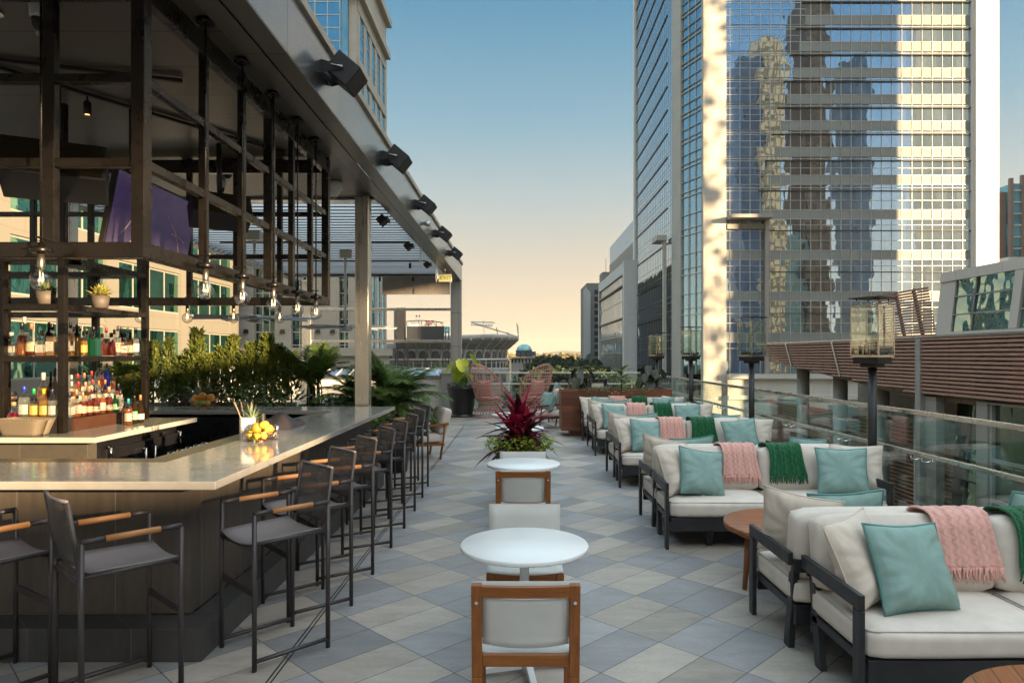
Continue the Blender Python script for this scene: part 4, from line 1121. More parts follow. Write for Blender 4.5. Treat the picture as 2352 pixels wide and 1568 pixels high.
# ------------------------------------------------------------------ teak coffee tables
def slatwood():
    k = NT('teak slats'); o = k.xyz(k.obj())
    n1 = k.noise(k.obj((1.2, 16, 16)), 3, 5, .6, .6)
    ln = panel_lines(k, k.math('ADD', o[1], 50.0), .095, .006)
    c = k.ramp(n1, [(.3, (.17, .05, .012)), (.7, (.34, .12, .032))])
    k.l(k.mix(ln, c, (.04, .012, .004)), k.b.inputs['Base Color']); k.b.inputs['Roughness'].default_value = .38
    k.bump(k.math('SUBTRACT', 0.0, ln), .4, .004)
    return k.m
m_slatwood = slatwood()
def make_coffee(label):
    t = thing('coffee_table', label, 'coffee table', group='round teak coffee tables')
    q = MB(); q.lathe([(.535, .435), (.55, .44), (.55, .475), (.542, .48), (.001, .48)], 72); q.build('tabletop', m_slatwood, t)
    q = MB(); q.lathe([(.46, .40), (.46, .434)], 48, cap=False); q.build('apron', m_teakx, t, solid=.02)
    for i in range(4):
        a = R(18) + PI / 2 * i
        d = V((math.cos(a), math.sin(a), 0)); e = V((-d.y, d.x, 0))
        q = MB(); q.tube([d * .475 + V((0, 0, 0)), d * .43 + V((0, 0, .434))], [.017, .032], 10); q.build('leg', m_teak, t)
    return t
cf = make_coffee('round teak table between the two nearest sofa pairs'); cf.location = (2.22, 5.48, 0)
dup(cf, (2.23, 2.44, 0), R(70), 'round teak table at the bottom right corner, before the nearest sofa')
dup(cf, (2.25, 8.6, 0), R(30), 'round teak table whose legs show before the third sofa')
dup(cf, (2.25, 11.55, 0), R(30), 'round teak table whose legs show before the fourth sofa')

# ------------------------------------------------------------------ patio heaters
m_coal = pm('lava rock', (.05, .048, .045), .9, 0, .5, 60, 1, 60)
def make_heater(label):
    t = thing('patio_heater', label, 'patio heater', group='glass lantern heaters along the railing')
    q = MB(); q.lathe([(.22, 0), (.22, .02), (.05, .03), (.046, .03)], 24); q.build('base_plate', m_black, t)
    q = MB(); q.lathe([(.044, .031), (.044, 1.72)], 20); q.build('pole', m_black, t)
    q = MB(); q.b2(-.085, -.085, 1.70, .085, .085, 1.735); q.b2(-.135, -.135, 1.736, .135, .135, 1.805); q.build('burner_box', m_black, t, bevel=.004)
    q = MB(); q.b2(-.15, -.15, 1.806, .15, .15, 1.83); fr_ = q.build('lantern_frame', m_steel, t)
    a = .147
    q = MB()
    for sx in (-1, 1):
        for sy in (-1, 1): q.b2(sx * a - .006, sy * a - .006, 1.831, sx * a + .006, sy * a + .006, 2.345)
    for s in (-1, 1):
        q.b2(-a + .007, s * a - .006, 2.335, a - .007, s * a + .006, 2.347); q.b2(s * a - .006, -a + .007, 2.335, s * a + .006, a - .007, 2.347)
    q.build('corner_bars', m_steel, fr_)
    for s in (-1, 1):
        q = MB(); q.b2(-a + .008, s * a - .002, 1.832, a - .008, s * a + .002, 2.333); q.build('glass', m_lantern, t)
        q = MB(); q.b2(s * a - .002, -a + .008, 1.832, s * a + .002, a - .008, 2.333); q.build('glass', m_lantern, t)
    q = MB()
    rr = random.Random(4)
    for i in range(60): q.ball((rr.uniform(-.12, .12), rr.uniform(-.12, .12), 1.842 + rr.uniform(0, .025)), rr.uniform(.012, .022), 6, 4)
    q.build('lava_rocks', m_coal, t)
    q = MB()
    for sx in (-1, 1):
        for sy in (-1, 1): q.tube([(sx * .11, sy * .11, 2.347), (sx * .11, sy * .11, 2.42)], .006, 6)
    q.build('lid_posts', m_steel, t)
    q = MB(); q.b2(-.165, -.165, 2.421, .165, .165, 2.431); q.b2(-.165, -.165, 2.41, .165, -.162, 2.4208); q.build('lid', m_black, t)
    return t
ht = make_heater('nearest lantern heater, tall in front of the slatted facade'); ht.location = (3.72, 7.17, 0); ht.rotation_euler.z = R(33)
for y, a, lb in ((10.82, 28, 'second lantern heater, left of the slatted band'), (14.62, 30, 'third lantern heater, before the stone pier of the glass tower'), (18.2, 30, 'farthest lantern heater, behind the planter leaves')):
    dup(ht, (3.70, y, 0), R(a), lb)
# ------------------------------------------------------------------ speakers, screen and ceiling fittings
def make_speaker(label, sc=1.0):
    t = thing('loudspeaker', label, 'speaker', group='loudspeakers on the canopy')
    m = Matrix.Rotation(R(40), 3, 'Y')
    q = MB(); q.box((0, 0, 0), (.26, .32, .215), m); q.build('cabinet', m_speaker, t, bevel=.006)
    q = MB(); q.box(m @ V((.1325, 0, 0)), (.006, .30, .195), m); q.build('grille', m_grille, t)
    q = MB()
    for s in (-1, 1):
        y = s * .166
        q.prism([(-.185, y - .004, .07), (-.185, y - .004, -.05), (-.03, y - .004, -.02), (.0, y - .004, 0), (-.03, y - .004, .018)], (0, .008, 0))
    q.b2(-.189, -.17, -.05, -.181, .17, .07); q.build('yoke', m_black, t)
    q = MB(); q.tube([(-.10, -.185, .02), (0, -.185, 0), (.01, -.178, .0)], .006, 6); q.tube([(0, -.162, 0), (0, -.19, 0)], .012, 8); q.build('knob', m_chrome, t)
    return t
ysp = [6.45, 9.25, 12.1, 14.98, 17.85]
s0 = make_speaker('nearest and largest looking outdoor speaker on the canopy fascia'); s0.location = (-1.62, ysp[0], 4.48)
for i, y in enumerate(ysp[1:]):
    dup(s0, (-1.62, y, 4.48), 0, ['second', 'third', 'fourth', 'farthest'][i] + ' outdoor speaker on the canopy fascia, counted from the camera')
for i, y in enumerate((11.4, 14.1, 17.0)):
    o = dup(s0, (-2.265, y, 4.075), PI, ['nearest', 'middle', 'farthest'][i] + ' black speaker under the inner side of the canopy beam')
    o.scale = (.55, .8, .55)

# stage speakers inside the grid
def pa(label, x, y, z, yaw, tilt, s=1.0):
    t = thing('stage_speaker', label, 'speaker', (x, y, z), yaw)
    m = Matrix.Rotation(R(tilt), 3, 'X')
    q = MB(); q.prism([m @ V(p) for p in ((-.34 * s, -.2 * s, -.16 * s), (.34 * s, -.2 * s, -.16 * s), (.34 * s, -.2 * s, .16 * s), (-.34 * s, -.2 * s, .16 * s))], m @ V((0, .34 * s, 0))); q.build('cabinet', m_speaker, t, bevel=.01)
    q = MB(); q.box(m @ V((0, -.206 * s, 0)), (.62 * s, .008, .28 * s), m); q.build('grille', pm('bronze grille', (.05, .035, .018), .35, .6, .3, 90, .4, 300), t)
    q = MB(); q.tube([(0, 0, .16 * s), (0, .05, .7)], .025, 8); q.build('hanger', m_black, t)
    return t
pa('dark perforated speaker hanging behind the left panes of the grid', -3.55, 5.25, 3.22, R(28), -24)
pa('black stage speaker tilted down at the far right inside the grid', -2.95, 6.75, 3.23, R(35), -28, .8)
# television
def screen_mat():
    k = NT('dark violet screen')
    o = k.xyz(k.obj())
    n = k.noise(k.obj(), 2.5, 2)
    k.l(k.ramp(n, [(.35, (.048, .038, .075)), (.65, (.10, .075, .14))]), k.b.inputs['Base Color']); k.b.inputs['Roughness'].default_value = .22
    k.b.inputs['Coat Weight'].default_value = .15
    k.b.inputs['Emission Color'].default_value = (.35, .22, .70, 1); k.b.inputs['Emission Strength'].default_value = .012
    return k.m
t = thing('television', 'large tilted television with a dark violet screen inside the grid', 'television', (-3.53, 6.6, 3.11))
m = Matrix.Rotation(R(11), 3, 'Y') @ Matrix.Rotation(PI / 2, 3, 'Z')
q = MB(); q.box((0, 0, 0), (1.46, .05, .70), m); q.build('casing', m_black, t, bevel=.006)
q = MB(); q.box(m @ V((0, -.0275, .005)), (1.42, .006, .65), m); q.build('screen', screen_mat(), t)
m_curve = pm('dusty pink curve', (.55, .38, .40), .3)
for a, b in (((-.55, -.22), (-.30, .22)), ((-.42, -.30), (-.12, .15)), ((.18, .10), (.55, -.22)), ((.3, -.05), (.62, -.1))):
    pts = [m @ V((a[0] + (b[0] - a[0]) * i / 8 + .05 * math.sin(i * .5), -.0315, a[1] + (b[1] - a[1]) * i / 8)) for i in range(9)]
    q = MB()
    for i in range(8): q.bar(pts[i], pts[i + 1], .014, .0012, up=m @ V((0, -1, 0)))
    q.build('screen_curve', m_curve, t)
q = MB(); q.tube([(-.06, 0, .1), (-.2, 0, .5), (-.2, 0, 1.09)], .03, 8); q.build('mount', m_black, t)

def track(label, a, b, spots):
    t = thing('light_track', label, 'track', ((V(a) + V(b)) / 2), world=True)
    MB().bar(a, b, .035, .03).build('rail', m_black, t)
    for i, f in enumerate(spots):
        p = V(a).lerp(V(b), f)
        s = thing('spotlight', f'{NTH[i]} small black spotlight on the {label}', 'spotlight', p, group='black track spotlights')
        q = MB(); q.tube([(0, 0, -.016), (0, 0, -.07)], .008, 6); q.lathe([(.03, -.19), (.034, -.185), (.034, -.08), (.02, -.06), (.001, -.06)], 14, cap=False); q.build('body', m_black, s)
        q = MB(); q.lathe([(.001, -.176), (.027, -.178)], 12, cap=False); q.build('lamp', m_spot, s)
m_spot = emis('warm spot lamp', (1, .5, .14), 2.2)
zc = ZC - .005
track('light track across the front of the ceiling', (-5.6, 5.0, zc), (-2.9, 5.9, zc), (.08, .25, .5))
track('light track along the middle of the ceiling', (-4.3, 5.6, zc), (-2.75, 8.0, zc), (.25, .8))
track('light track under the louvres, nearer one', (-6.2, 14.2, zc - .02), (-2.3, 14.2, zc - .02), (.28, .55, .80))
track('light track under the louvres, middle one', (-6.2, 17.0, zc - .02), (-2.3, 17.0, zc - .02), (.35, .58, .90))
track('light track under the louvres, farthest one', (-6.2, 20.0, zc - .02), (-2.3, 20.0, zc - .02), (.3, .55, .8))

def dome(label, x, y, r=.085):
    t = thing('dome_camera', label, 'camera', (x, y, ZC + .018))
    q = MB(); q.lathe([(r, -.001), (r * 1.05, -.02), (r, -.10), (r * .85, -.11)], 20); q.build('housing', m_ivory, t)
    q = MB(); q.lathe([(r * .8, -.112), (r * .7, -.16), (r * .4, -.19), (.001, -.2)], 18, cap=False); q.build('dome', m_ivory if r > .1 else m_dark, t)
    q = MB(); q.lathe([(r * .3, -.195), (r * .28, -.225), (.001, -.23)], 12, cap=False); q.build('lens', m_clear, t)
dome('white round ceiling detector near the metal column', -2.55, 9.45, .115)
dome('white dome camera on the ceiling behind the grid posts', -3.62, 8.5, .075)
dome('small white dome camera on the ceiling further left', -4.05, 9.3, .06)
dome('white ceiling fitting at the top left edge', -3.25, 4.62, .05)
# conduit and sprinkler pipe near the front of the ceiling
q = MB(); q.tube([(-3.65, 4.75, ZC + .018), (-3.65, 4.75, 3.45)], .018, 8); q.lathe([(.06, 0), (.06, .012)], 16, c=(-3.65, 4.75, ZC)); tag(q.build('projector_pole', m_chrome), 'short chrome drop pole with flange hanging at the upper left ceiling', 'pole')
# exit sign
t = thing('exit_sign', 'green lettered EXIT sign hanging under the canopy beam', 'sign', (-1.93, 18.05, 3.86))
q = MB(); q.b2(-.17, -.03, -.10, .17, .03, .10); q.build('box', pm('pale sign box', (.30, .285, .15), .5), t, bevel=.006)
text('EXIT', pm('sign green', (.035, .10, .008), .5), t, (.02, -.032, -.003), .15)
text('<', pm('sign arrow', (.09, .11, .01), .5), t, (-.135, -.032, -.003), .07, name='arrow')
q = MB(); q.tube([(0, 0, .10), (0, 0, .33)], .012, 6); q.build('hanger', m_alu, t)
for i, (x, y, L) in enumerate(((-2.0, 14.05, .55), (-1.96, 16.4, .62), (-1.9, 19.4, .3))):
    q = MB(); z0 = ZC - .013
    q.tube([(x, y, z0), (x, y, z0 - .10)], .008, 5); q.tube([(x, y, z0 - .1), (x - .02, y, z0 - L * .8), (x, y, z0 - L), (x + .02, y, z0 - L * .8), (x + .004, y, z0 - .1)], .009, 5)
    tag(q.build('looped_rope', m_ivory), ['nearest looped white cord hanging from the canopy beam', 'middle looped white cord hanging from the canopy beam', 'short white cord hanging beside the exit sign'][i], 'cord')
# fans
def fan(label, x, y, z, a):
    t = thing('ceiling_fan', label, 'ceiling fan', (x, y, z), a, group='ceiling fans under the louvres')
    q = MB(); q.tube([(0, 0, .05), (0, 0, ZC - z - .16)], .028, 8); q.build('downrod', m_white, t)
    q = MB(); q.b2(-.13, -.13, ZC - z - .16, .13, .13, ZC - z + .02); q.build('mount_box', m_ivory, t)
    q = MB(); q.lathe([(.06, -.11), (.15, -.09), (.17, -.03), (.16, .03), (.08, .06)], 22); q.build('motor', m_alu, t)
    for i in range(8):
        b = 2 * PI * i / 8; d = V((math.cos(b), math.sin(b), 0)); e = V((-d.y, d.x, 0))
        q = MB(); q.prism([d * .15 - e * .05 + V((0, 0, -.02)), d * 1.15 - e * .06 + V((0, 0, -.035)), d * 1.2 + e * .05 + V((0, 0, .0)), d * .15 + e * .05 + V((0, 0, .02))], (0, 0, .012)); q.build('blade', m_slat, t)
fan('ceiling fan with long blades seen right of the steel grid', -3.95, 15.6, 2.47, .35); fan('ceiling fan half hidden behind the right posts of the steel grid', -5.1, 13.2, 2.55, .1)
q = MB(); q.tube([(-2.75, 11.6, ZC), (-2.75, 11.6, 2.55 + .55)], .02, 8); q.tube([(-2.75, 11.6, ZC - .02), (-2.45, 11.6, ZC - .02)], .02, 8); tag(q.build('drop_pipe', m_chrome), 'thin chrome drop pipe left of the brushed metal column', 'pipe')
q = MB(); q.box((-2.2, 18.6, 3.98), (.07, .22, .07), rz(R(20)) @ Matrix.Rotation(R(25), 3, 'X')); q.tube([(-2.2, 18.65, 4.0), (-2.2, 18.7, ZC)], .015, 6); tag(q.build('bullet_camera', m_white), 'small white bullet camera under the louvre end', 'camera')
q = MB(); q.lathe([(.045, 0), (.05, .03), (.04, .10)], 12, c=(-1.72, 13.0, 4.28)); q.b2(-1.806, 12.97, 4.3, -1.75, 13.03, 4.36); tag(q.build('floodlight', m_alu), 'small metal flood lamp on the fascia between two speakers', 'lamp')

# ------------------------------------------------------------------ plants
lf_con = leafmat('yew needles', (.048, .085, .018), (.29, .32, .045), .45, .5, 3)
lf_dark = leafmat('dark leaves', (.010, .028, .010), (.05, .10, .025), .25)
lf_mid = leafmat('green leaves', (.03, .07, .012), (.11, .19, .03), .3)
lf_lime = leafmat('lime leaves', (.22, .34, .03), (.50, .60, .08), .4)
lf_palm = leafmat('palm leaves', (.035, .085, .016), (.15, .24, .04), .3)
lf_red = leafmat('crimson leaves', (.16, .005, .022), (.46, .015, .06), .35, .4)
lf_maroon = leafmat('maroon leaves', (.030, .005, .012), (.13, .010, .03), .2, .35)
lf_black = leafmat('dark bronze leaves', (.010, .012, .008), (.045, .04, .015), .15, .35)
m_bark = pm('bark', (.09, .06, .04), .9, 0, .3, 20, .5, 60)

def conifer(label, x, y, z, spires, n, group):
    t = thing('conifer_shrub', label, 'shrub', (x, y, z), group=group)
    rr = random.Random(int(abs(x) * 1000)); q = MB(); st = MB()
    for sx, sy, h, r in spires:
        h *= .86
        st.tube([(sx, sy, 0), (sx, sy, h * .85)], [.018, .005], 5)
        for i in range(int(n * h * r * 6)):
            f = rr.random() ** .8; a = rr.uniform(0, 2 * PI)
            rad = r * ((1 - f) ** .8 * .92 + .08) * (.25 + .75 * rr.random()) * (1 + .25 * math.sin(a * 3 + f * 14)) + .02
            p = V((sx + rad * math.cos(a), sy + rad * math.sin(a), .06 + h * f))
            d = V((math.cos(a), math.sin(a), rr.uniform(.5, 1.8))).normalized()
            # a twig with needles
            L = rr.uniform(.05, .10)
            for k in range(5):
                s = V((rr.uniform(-1, 1), rr.uniform(-1, 1), rr.uniform(-.3, 1))); b = p + d * L * k / 5
                dd = (d + s * .8).normalized(); x2 = dd.orthogonal().normalized() * .010
                q.add([b - x2, b + x2, b + dd * .06 + x2 * .5, b + dd * .06 - x2 * .5], [(0, 1, 2, 3)])
    q.build('foliage', lf_con, t); st.build('stem', m_bark, t)
    return t
# the planter bed behind the bar
t = thing('planter_wall', 'low grey planter trough of the hedge beyond the bar', 'planter', (-6, 11.6, 0), world=True)
q = MB(); q.b2(-9, 11.15, 0, -4.0, 11.2, .98); q.b2(-9, 12.3, 0, -4.0, 12.35, .98); q.b2(-4.04, 11.201, 0, -4.0, 12.299, .979); q.build('trough', m_conc, t, bevel=.01)
q = MB(); q.b2(-9, 11.2, .8, -4.041, 12.3, .93); q.build('soil', m_soil, t)
hg = 'conifer shrubs of the hedge beyond the bar'
Yh = 11.75; kx = lambda u: (u - VU) * Yh / F
conifer('slender conifer at the left end of the hedge, beside the shelf post', kx(352), Yh, .93, [(0, 0, 1.20, .15), (-.17, .05, .8, .12)], 330, hg)
conifer('leaning thin conifer just left of the tallest one', kx(407), Yh, .93, [(-.14, 0, 1.28, .09), (.06, .02, .92, .16), (.0, -.1, .6, .2)], 330, hg)
conifer('tallest conifer of the hedge', kx(463), Yh - .1, .93, [(-.03, 0, 1.45, .18), (.14, .06, .95, .17), (-.20, .05, 1.02, .14)], 330, hg)
conifer('conifer in the middle of the hedge, gold lit at the top', kx(527), Yh, .93, [(-.14, 0, 1.08, .16), (.05, .03, 1.30, .16), (.25, .0, .95, .15)], 330, hg)
conifer('bushy conifer right of the middle of the hedge', kx(585), Yh + .05, .93, [(-.08, 0, 1.18, .17), (.16, .05, .92, .16)], 330, hg)
conifer('broad conifer at the right end of the hedge', kx(632), Yh, .93, [(-.15, 0, 1.34, .17), (.07, 0, 1.12, .17), (.26, .05, .98, .17)], 330, hg)
conifer('conifer seen through the shelves above the bottles', kx(277), Yh, .93, [(0, 0, .90, .17), (.2, .03, .72, .15), (-.2, .03, .66, .14)], 330, hg)

def leafy(label, x, y, z, r, h, n, mat, size=(.07, .05), name='leafy_plant', flowers=None, cat='plant', group=None, up=.4):
    t = thing(name, label, cat, (x, y, z), group=group)
    rr = random.Random(len(label) * 7 + n); q = MB(); st = MB()
    for i in range(n):
        a = rr.uniform(0, 2 * PI); rad = r * rr.random() ** .6; f = rr.random()
        hh = h * (.25 + .75 * f) * (1 - .45 * (rad / r) ** 2)
        p = V((rad * math.cos(a), rad * math.sin(a), hh))
        if i % 9 == 0: st.tube([(p.x * .3, p.y * .3, 0), tuple(p)], .004, 4)
        d = V((math.cos(a + rr.uniform(-1, 1)), math.sin(a + rr.uniform(-1, 1)), rr.uniform(-.2, up + .4)))
        s = rr.uniform(.7, 1.3)
        q.leaf(p, d, (0, 0, 1), size[0] * s, size[1] * s, rr.uniform(.2, .8), 2, .25)
    q.build('foliage', mat, t); st.build('stems', m_bark if mat not in (lf_lime, lf_mid) else lf_mid, t)
    if flowers:
        for i in range(flowers[1]):
            q = MB(); a = rr.uniform(0, 2 * PI); rad = r * rr.random() ** .5
            p = V((rad * math.cos(a), rad * math.sin(a), h * rr.uniform(.7, 1.05)))
            for k in range(5):
                b = 2 * PI * k / 5
                q.leaf(p, (math.cos(b), math.sin(b), .4), (0, 0, 1), .03, .026, .2, 2, .1)
            q.build('flower', flowers[0], t)
    return t
m_fpink = pm('pink petals', (.62, .06, .16), .6); m_fwhite = pm('white petals', (.75, .74, .72), .6)
pg = 'mixed low plants beyond the far counter'
leafy('dark leafy plant with small white flowers beyond the far counter', -3.95, 10.75, .45, .55, 1.0, 480, lf_mid, (.10, .07), flowers=(m_fwhite, 26), group=pg)
leafy('dark green plant filling the bed beside the fruit bowl', -5.3, 11.0, .55, .6, .85, 420, lf_dark, (.12, .08), group=pg)
leafy('bushy green plant below the hedge, right part', -4.6, 11.2, .7, .5, .72, 380, lf_mid, (.10, .07), group=pg)
leafy('green plant with white flowers beside the metal column', -2.95, 10.75, .45, .38, .85, 260, lf_mid, (.09, .06), flowers=(m_fwhite, 16), group=pg)
leafy('red veined dark plant at the left of the bed', -5.0, 10.7, .6, .4, .72, 200, lf_maroon, (.14, .09), group=pg)
leafy('upright dark leaves seen between the shelves over the bottles', -6.9, 11.0, .9, .4, .72, 120, lf_dark, (.22, .06), group=pg, up=1.4)

def frond(q, p, az, el, L, droop, nl, ll, lw, st=None):
    """one feather palm frond"""
    d = V((math.cos(az) * math.cos(el), math.sin(az) * math.cos(el), math.sin(el))); p = V(p); pts = [p.copy()]
    for i in range(12):
        d = (d + V((0, 0, -droop / 12))).normalized(); p = p + d * (L / 12); pts.append(p.copy())
    if st is not None: st.tube(pts, [.012 - .009 * i / 12 for i in range(13)], 5)
    for i in range(nl):
        f = .16 + .84 * i / nl; k = f * 12; j = min(11, int(k)); b = pts[j].lerp(pts[j + 1], k - j)
        t = (pts[j + 1] - pts[j]).normalized(); side = t.cross(V((0, 0, 1))).normalized(); upv = side.cross(t)
        l = ll * (math.sin(PI * (f * .82 + .12)) ** .7)
        for s in (-1, 1):
            dd = (side * s * .8 + t * .75 + upv * .12 + V((0, 0, rnd.uniform(-.2, .1)))).normalized()
            q.leaf(b, dd, upv, l, lw, .55, 3, .15, .4)
def palm(label, x, y, z, n, L, group, ll=.32, el0=.35, el1=1.35, droop=1.2, pot=None, seed=1, stems=3, lw=.027):
    t = thing('palm', label, 'palm', (x, y, z), group=group)
    rr = random.Random(seed); q = MB(); st = MB()
    for i in range(n):
        a = i * 2.4 + rr.uniform(-.3, .3); el = el0 + (el1 - el0) * rr.random()
        b = V((rr.uniform(-.12, .12), rr.uniform(-.12, .12), .25 + rr.uniform(0, .35)))
        st.tube([(b.x, b.y, 0), tuple(b)], .012, 5)
        frond(q, b, a, el, L * rr.uniform(.75, 1.1), droop * rr.uniform(.7, 1.2), 40, ll * rr.uniform(.85, 1.1), lw, st)
    q.build('fronds', lf_palm, t); st.build('stalks', lf_mid, t)
    if pot:
        p = MB(); p.lathe([(pot * .7, -pot * 1.5), (pot * .95, -.06), (pot, -.05), (pot, .02), (pot * .88, .02), (pot * .85, -.05)], 28); p.build('pot', m_potbrown if pot < .3 else m_pot, t)
    return t
palm('large feathery palm just right of the metal column', -2.28, 12.3, .55, 44, 1.05, 'palms beyond the bar', .38, -.1, 1.35, 1.3, .36, 5)
palm('small upright palm in a taupe pot right of the hedge', -3.55, 11.9, .95, 24, .72, 'palms beyond the bar', .24, .55, 1.45, .9, .27, 8)
palm('low palm left of the metal column', -2.85, 11.7, .6, 20, .8, 'palms beyond the bar', .26, .25, 1.2, 1.2, .26, 3)
leafy('begonia with pink flowers hanging under the small palm', -3.35, 11.75, .85, .3, .36, 130, lf_dark, (.08, .06), flowers=(m_fpink, 14))
leafy('small flowering plant with pink blooms at the end of the bar', -1.95, 10.75, .70, .26, .22, 150, lf_mid, (.07, .05), flowers=(m_fpink, 8))
tag(MB().lathe([(.20, 0), (.29, .66), (.31, .67), (.31, .72), (.27, .72), (.26, .66), (.001, .66)], 28).build('flower_pot', m_pot), 'black tapered pot behind the last bar stools', 'pot').location = (-1.95, 10.75, 0)

# the red leaved planter in the centre
t = thing('cordyline_planter', 'taupe pot with a crimson leaved cordyline and lime ground plants', 'planter', (.02, 8.45, 0))
q = MB(); q.lathe([(.21, 0), (.235, .02), (.30, .62), (.325, .63), (.325, .69), (.29, .69), (.28, .63), (.001, .63)], 40); q.build('pot', m_potbrown, t)
q = MB(); q.lathe([(.001, .645), (.28, .64)], 24, cap=False); q.build('soil', m_soil, t)
rr = random.Random(21); qa = MB(); qb = MB(); stx = MB()
for cx, cyy, hb, nn in ((0, 0, .98, 38), (.10, .06, .85, 26), (-.10, -.02, .82, 26), (.02, -.12, .78, 22)):
    stx.tube([(cx * .5, cyy * .5, .64), (cx, cyy, hb + .12)], .012, 6)
    for i in range(nn):
        f = i / nn; a = i * 2.4 + rr.uniform(-.3, .3); el = -.3 + 1.42 * f
        d = (math.cos(a) * math.cos(el), math.sin(a) * math.cos(el), math.sin(el))
        (qa if f > .52 and rr.random() < .8 else qb).leaf((cx + rr.uniform(-.01, .01), cyy + rr.uniform(-.01, .01), hb - .14 + .25 * f), d, (0, 0, 1), rr.uniform(.40, .58) * (1 - .10 * f), rr.uniform(.065, .105), .75 * (1 - .6 * f), 5, .35, .6)
qa.build('young_leaves', lf_red, t); qb.build('old_leaves', lf_maroon, t); stx.build('stems', m_bark, t)
q = MB()
for i in range(900):
    a = rr.uniform(0, 2 * PI); rad = .42 * rr.random() ** .5
    q.leaf((rad * math.cos(a), rad * math.sin(a), .66 + rr.uniform(0, .20) * (1.1 - rad)), (math.cos(a + rr.uniform(-1.3, 1.3)), math.sin(a + rr.uniform(-1.3, 1.3)), rr.uniform(.0, 1)), (0, 0, 1), rr.uniform(.05, .085), .045, .5, 2, .2)
q.build('ground_cover', lf_lime, t)

# elephant ear in the big black pot
def bigleaf(q, st, base, az, el, stalk, L, w, tilt=.9):
    d = V((math.cos(az) * math.cos(el), math.sin(az) * math.cos(el), math.sin(el))); b = V(base); e = b + d * stalk
    st.tube([b, b.lerp(e, .5) + V((0, 0, .03)), e], [.016, .012, .008], 6)
    h = V((math.cos(az), math.sin(az), 0)); s = V((-h.y, h.x, 0)); dn = (h * .55 + V((0, 0, -tilt))).normalized(); upv = s.cross(dn)
    n = 14; ring = []
    for i in range(n * 2):
        a = 2 * PI * i / (2 * n)
        lx = math.sin(a) * w / 2 * (1 + .10 * math.cos(11 * a)); ly = -math.cos(a)
        ly = (ly + 1) / 2 * L * (1 + .05 * math.cos(13 * a)) - .28 * L
        if abs(math.sin(a)) < .25 and math.cos(a) > 0: ly += .13 * L
        lx *= 1 - .55 * max(0, ly / L)
        ring.append(e + s * lx + dn * ly + upv * (-.35 * lx * lx / w))
    vs = [e] + ring
    q.add(vs, [(0, 1 + i, 1 + (i + 1) % (2 * n)) for i in range(2 * n)], True)
t = thing('elephant_ear', 'big lime green elephant ear in a tall black pot at the far end', 'potted plant', (-1.67, 20.4, 0))
q = MB(); q.lathe([(.43, 0), (.44, .05), (.31, .06), (.32, .09), (.44, .82), (.47, .83), (.47, .89), (.42, .89), (.40, .83), (.001, .83)], 40); q.build('pot', m_pot, t)
q = MB(); st = MB()
lime_big = leafmat('elephant ear leaves', (.17, .25, .015), (.36, .45, .05), .45, .4, 5)
for az, el, sl, L, w in ((.35, 1.28, .98, .62, .50), (2.4, 1.32, .66, .55, .44), (4.3, 1.25, .55, .58, .46), (5.6, 1.1, .5, .42, .32), (3.6, 1.15, .80, .5, .4), (5.0, 1.3, .30, .42, .30), (1.5, 1.2, .35, .4, .3), (4.8, 1.2, .85, .5, .42)):
    bigleaf(q, st, (0, 0, .84), az, el, sl, L, w)
q.build('leaves', lime_big, t); st.build('stalks', lf_lime, t)
leafy('ring of small dark plants with pink flowers in the tall black pot', -1.67, 20.4, .84, .46, .26, 260, lf_dark, (.09, .06), flowers=(m_fpink, 7))

# wooden planter box behind the farthest sofa
t = thing('planter_box', 'long red hardwood planter box behind the farthest sofa', 'planter', (2.2, 15.7, 0), world=True)
def planks():
    k = NT('red hardwood planks'); o = k.xyz(k.obj()); pz = k.math('DIVIDE', k.math('ADD', o[2], 10.0), .155)
    row_ = k.math('FLOOR', pz); px = k.math('DIVIDE', k.math('ADD', k.math('ADD', o[0], o[1]), k.math('MULTIPLY', row_, .73)), 1.15)
    wn = k.n('TexWhiteNoise', noise_dimensions='2D'); k.l(k.comb(row_, k.math('FLOOR', px), 0.0), wn.inputs['Vector'])
    n = k.noise(k.obj((1.5, 1.5, 26)), 2.5, 5, .65, .5)
    f = k.math('ADD', k.math('MULTIPLY', n, .6), k.math('MULTIPLY', wn.outputs['Value'], .4))
    c = k.ramp(f, [(.25, (.070, .018, .008)), (.5, (.14, .043, .018)), (.75, (.23, .078, .036))])
    ln = k.math('MAXIMUM', k.math('LESS_THAN', k.math('FRACT', pz), .03), k.math('LESS_THAN', k.math('FRACT', px), .004))
    k.l(k.mix(ln, c, (.01, .004, .002)), k.b.inputs['Base Color']); k.b.inputs['Roughness'].default_value = .42
    k.bump(k.math('SUBTRACT', k.math('MULTIPLY', n, .15), ln), .4, .004)
    return k.m
m_planks = planks()
q = MB(); q.b2(.97, 15.33, .13, 3.46, 15.41, 1.06); q.b2(.97, 15.411, .13, 1.05, 16.1, 1.06); q.b2(3.38, 15.411, .13, 3.46, 16.1, 1.06); q.b2(.97, 16.101, .13, 3.46, 16.18, 1.06); q.build('box', m_planks, t)
q = MB(); q.b2(1.17, 15.43, 0, 3.3, 16.0, .129); q.build('plinth', m_planks, t)
q = MB(); q.b2(1.052, 15.413, .9, 3.378, 16.099, 1.0); q.build('soil', m_soil, t)
def dark_ear(label, x, y, z, specs, mat, cat='plant'):
    t = thing('elephant_ear', label, cat, (x, y, z), group='large leaved plants in the wooden planter')
    q = MB(); st = MB()
    for az, el, sl, L, w in specs: bigleaf(q, st, (0, 0, 0), az, el, sl, L, w, 1.1)
    q.build('leaves', mat, t); st.build('stalks', lf_mid, t)
rr = random.Random(5)
sp = lambda n, a, b: [(i * 2.4, rr.uniform(.8, 1.45), rr.uniform(a, b), rr.uniform(.26, .40), rr.uniform(.17, .26)) for i in range(n)]
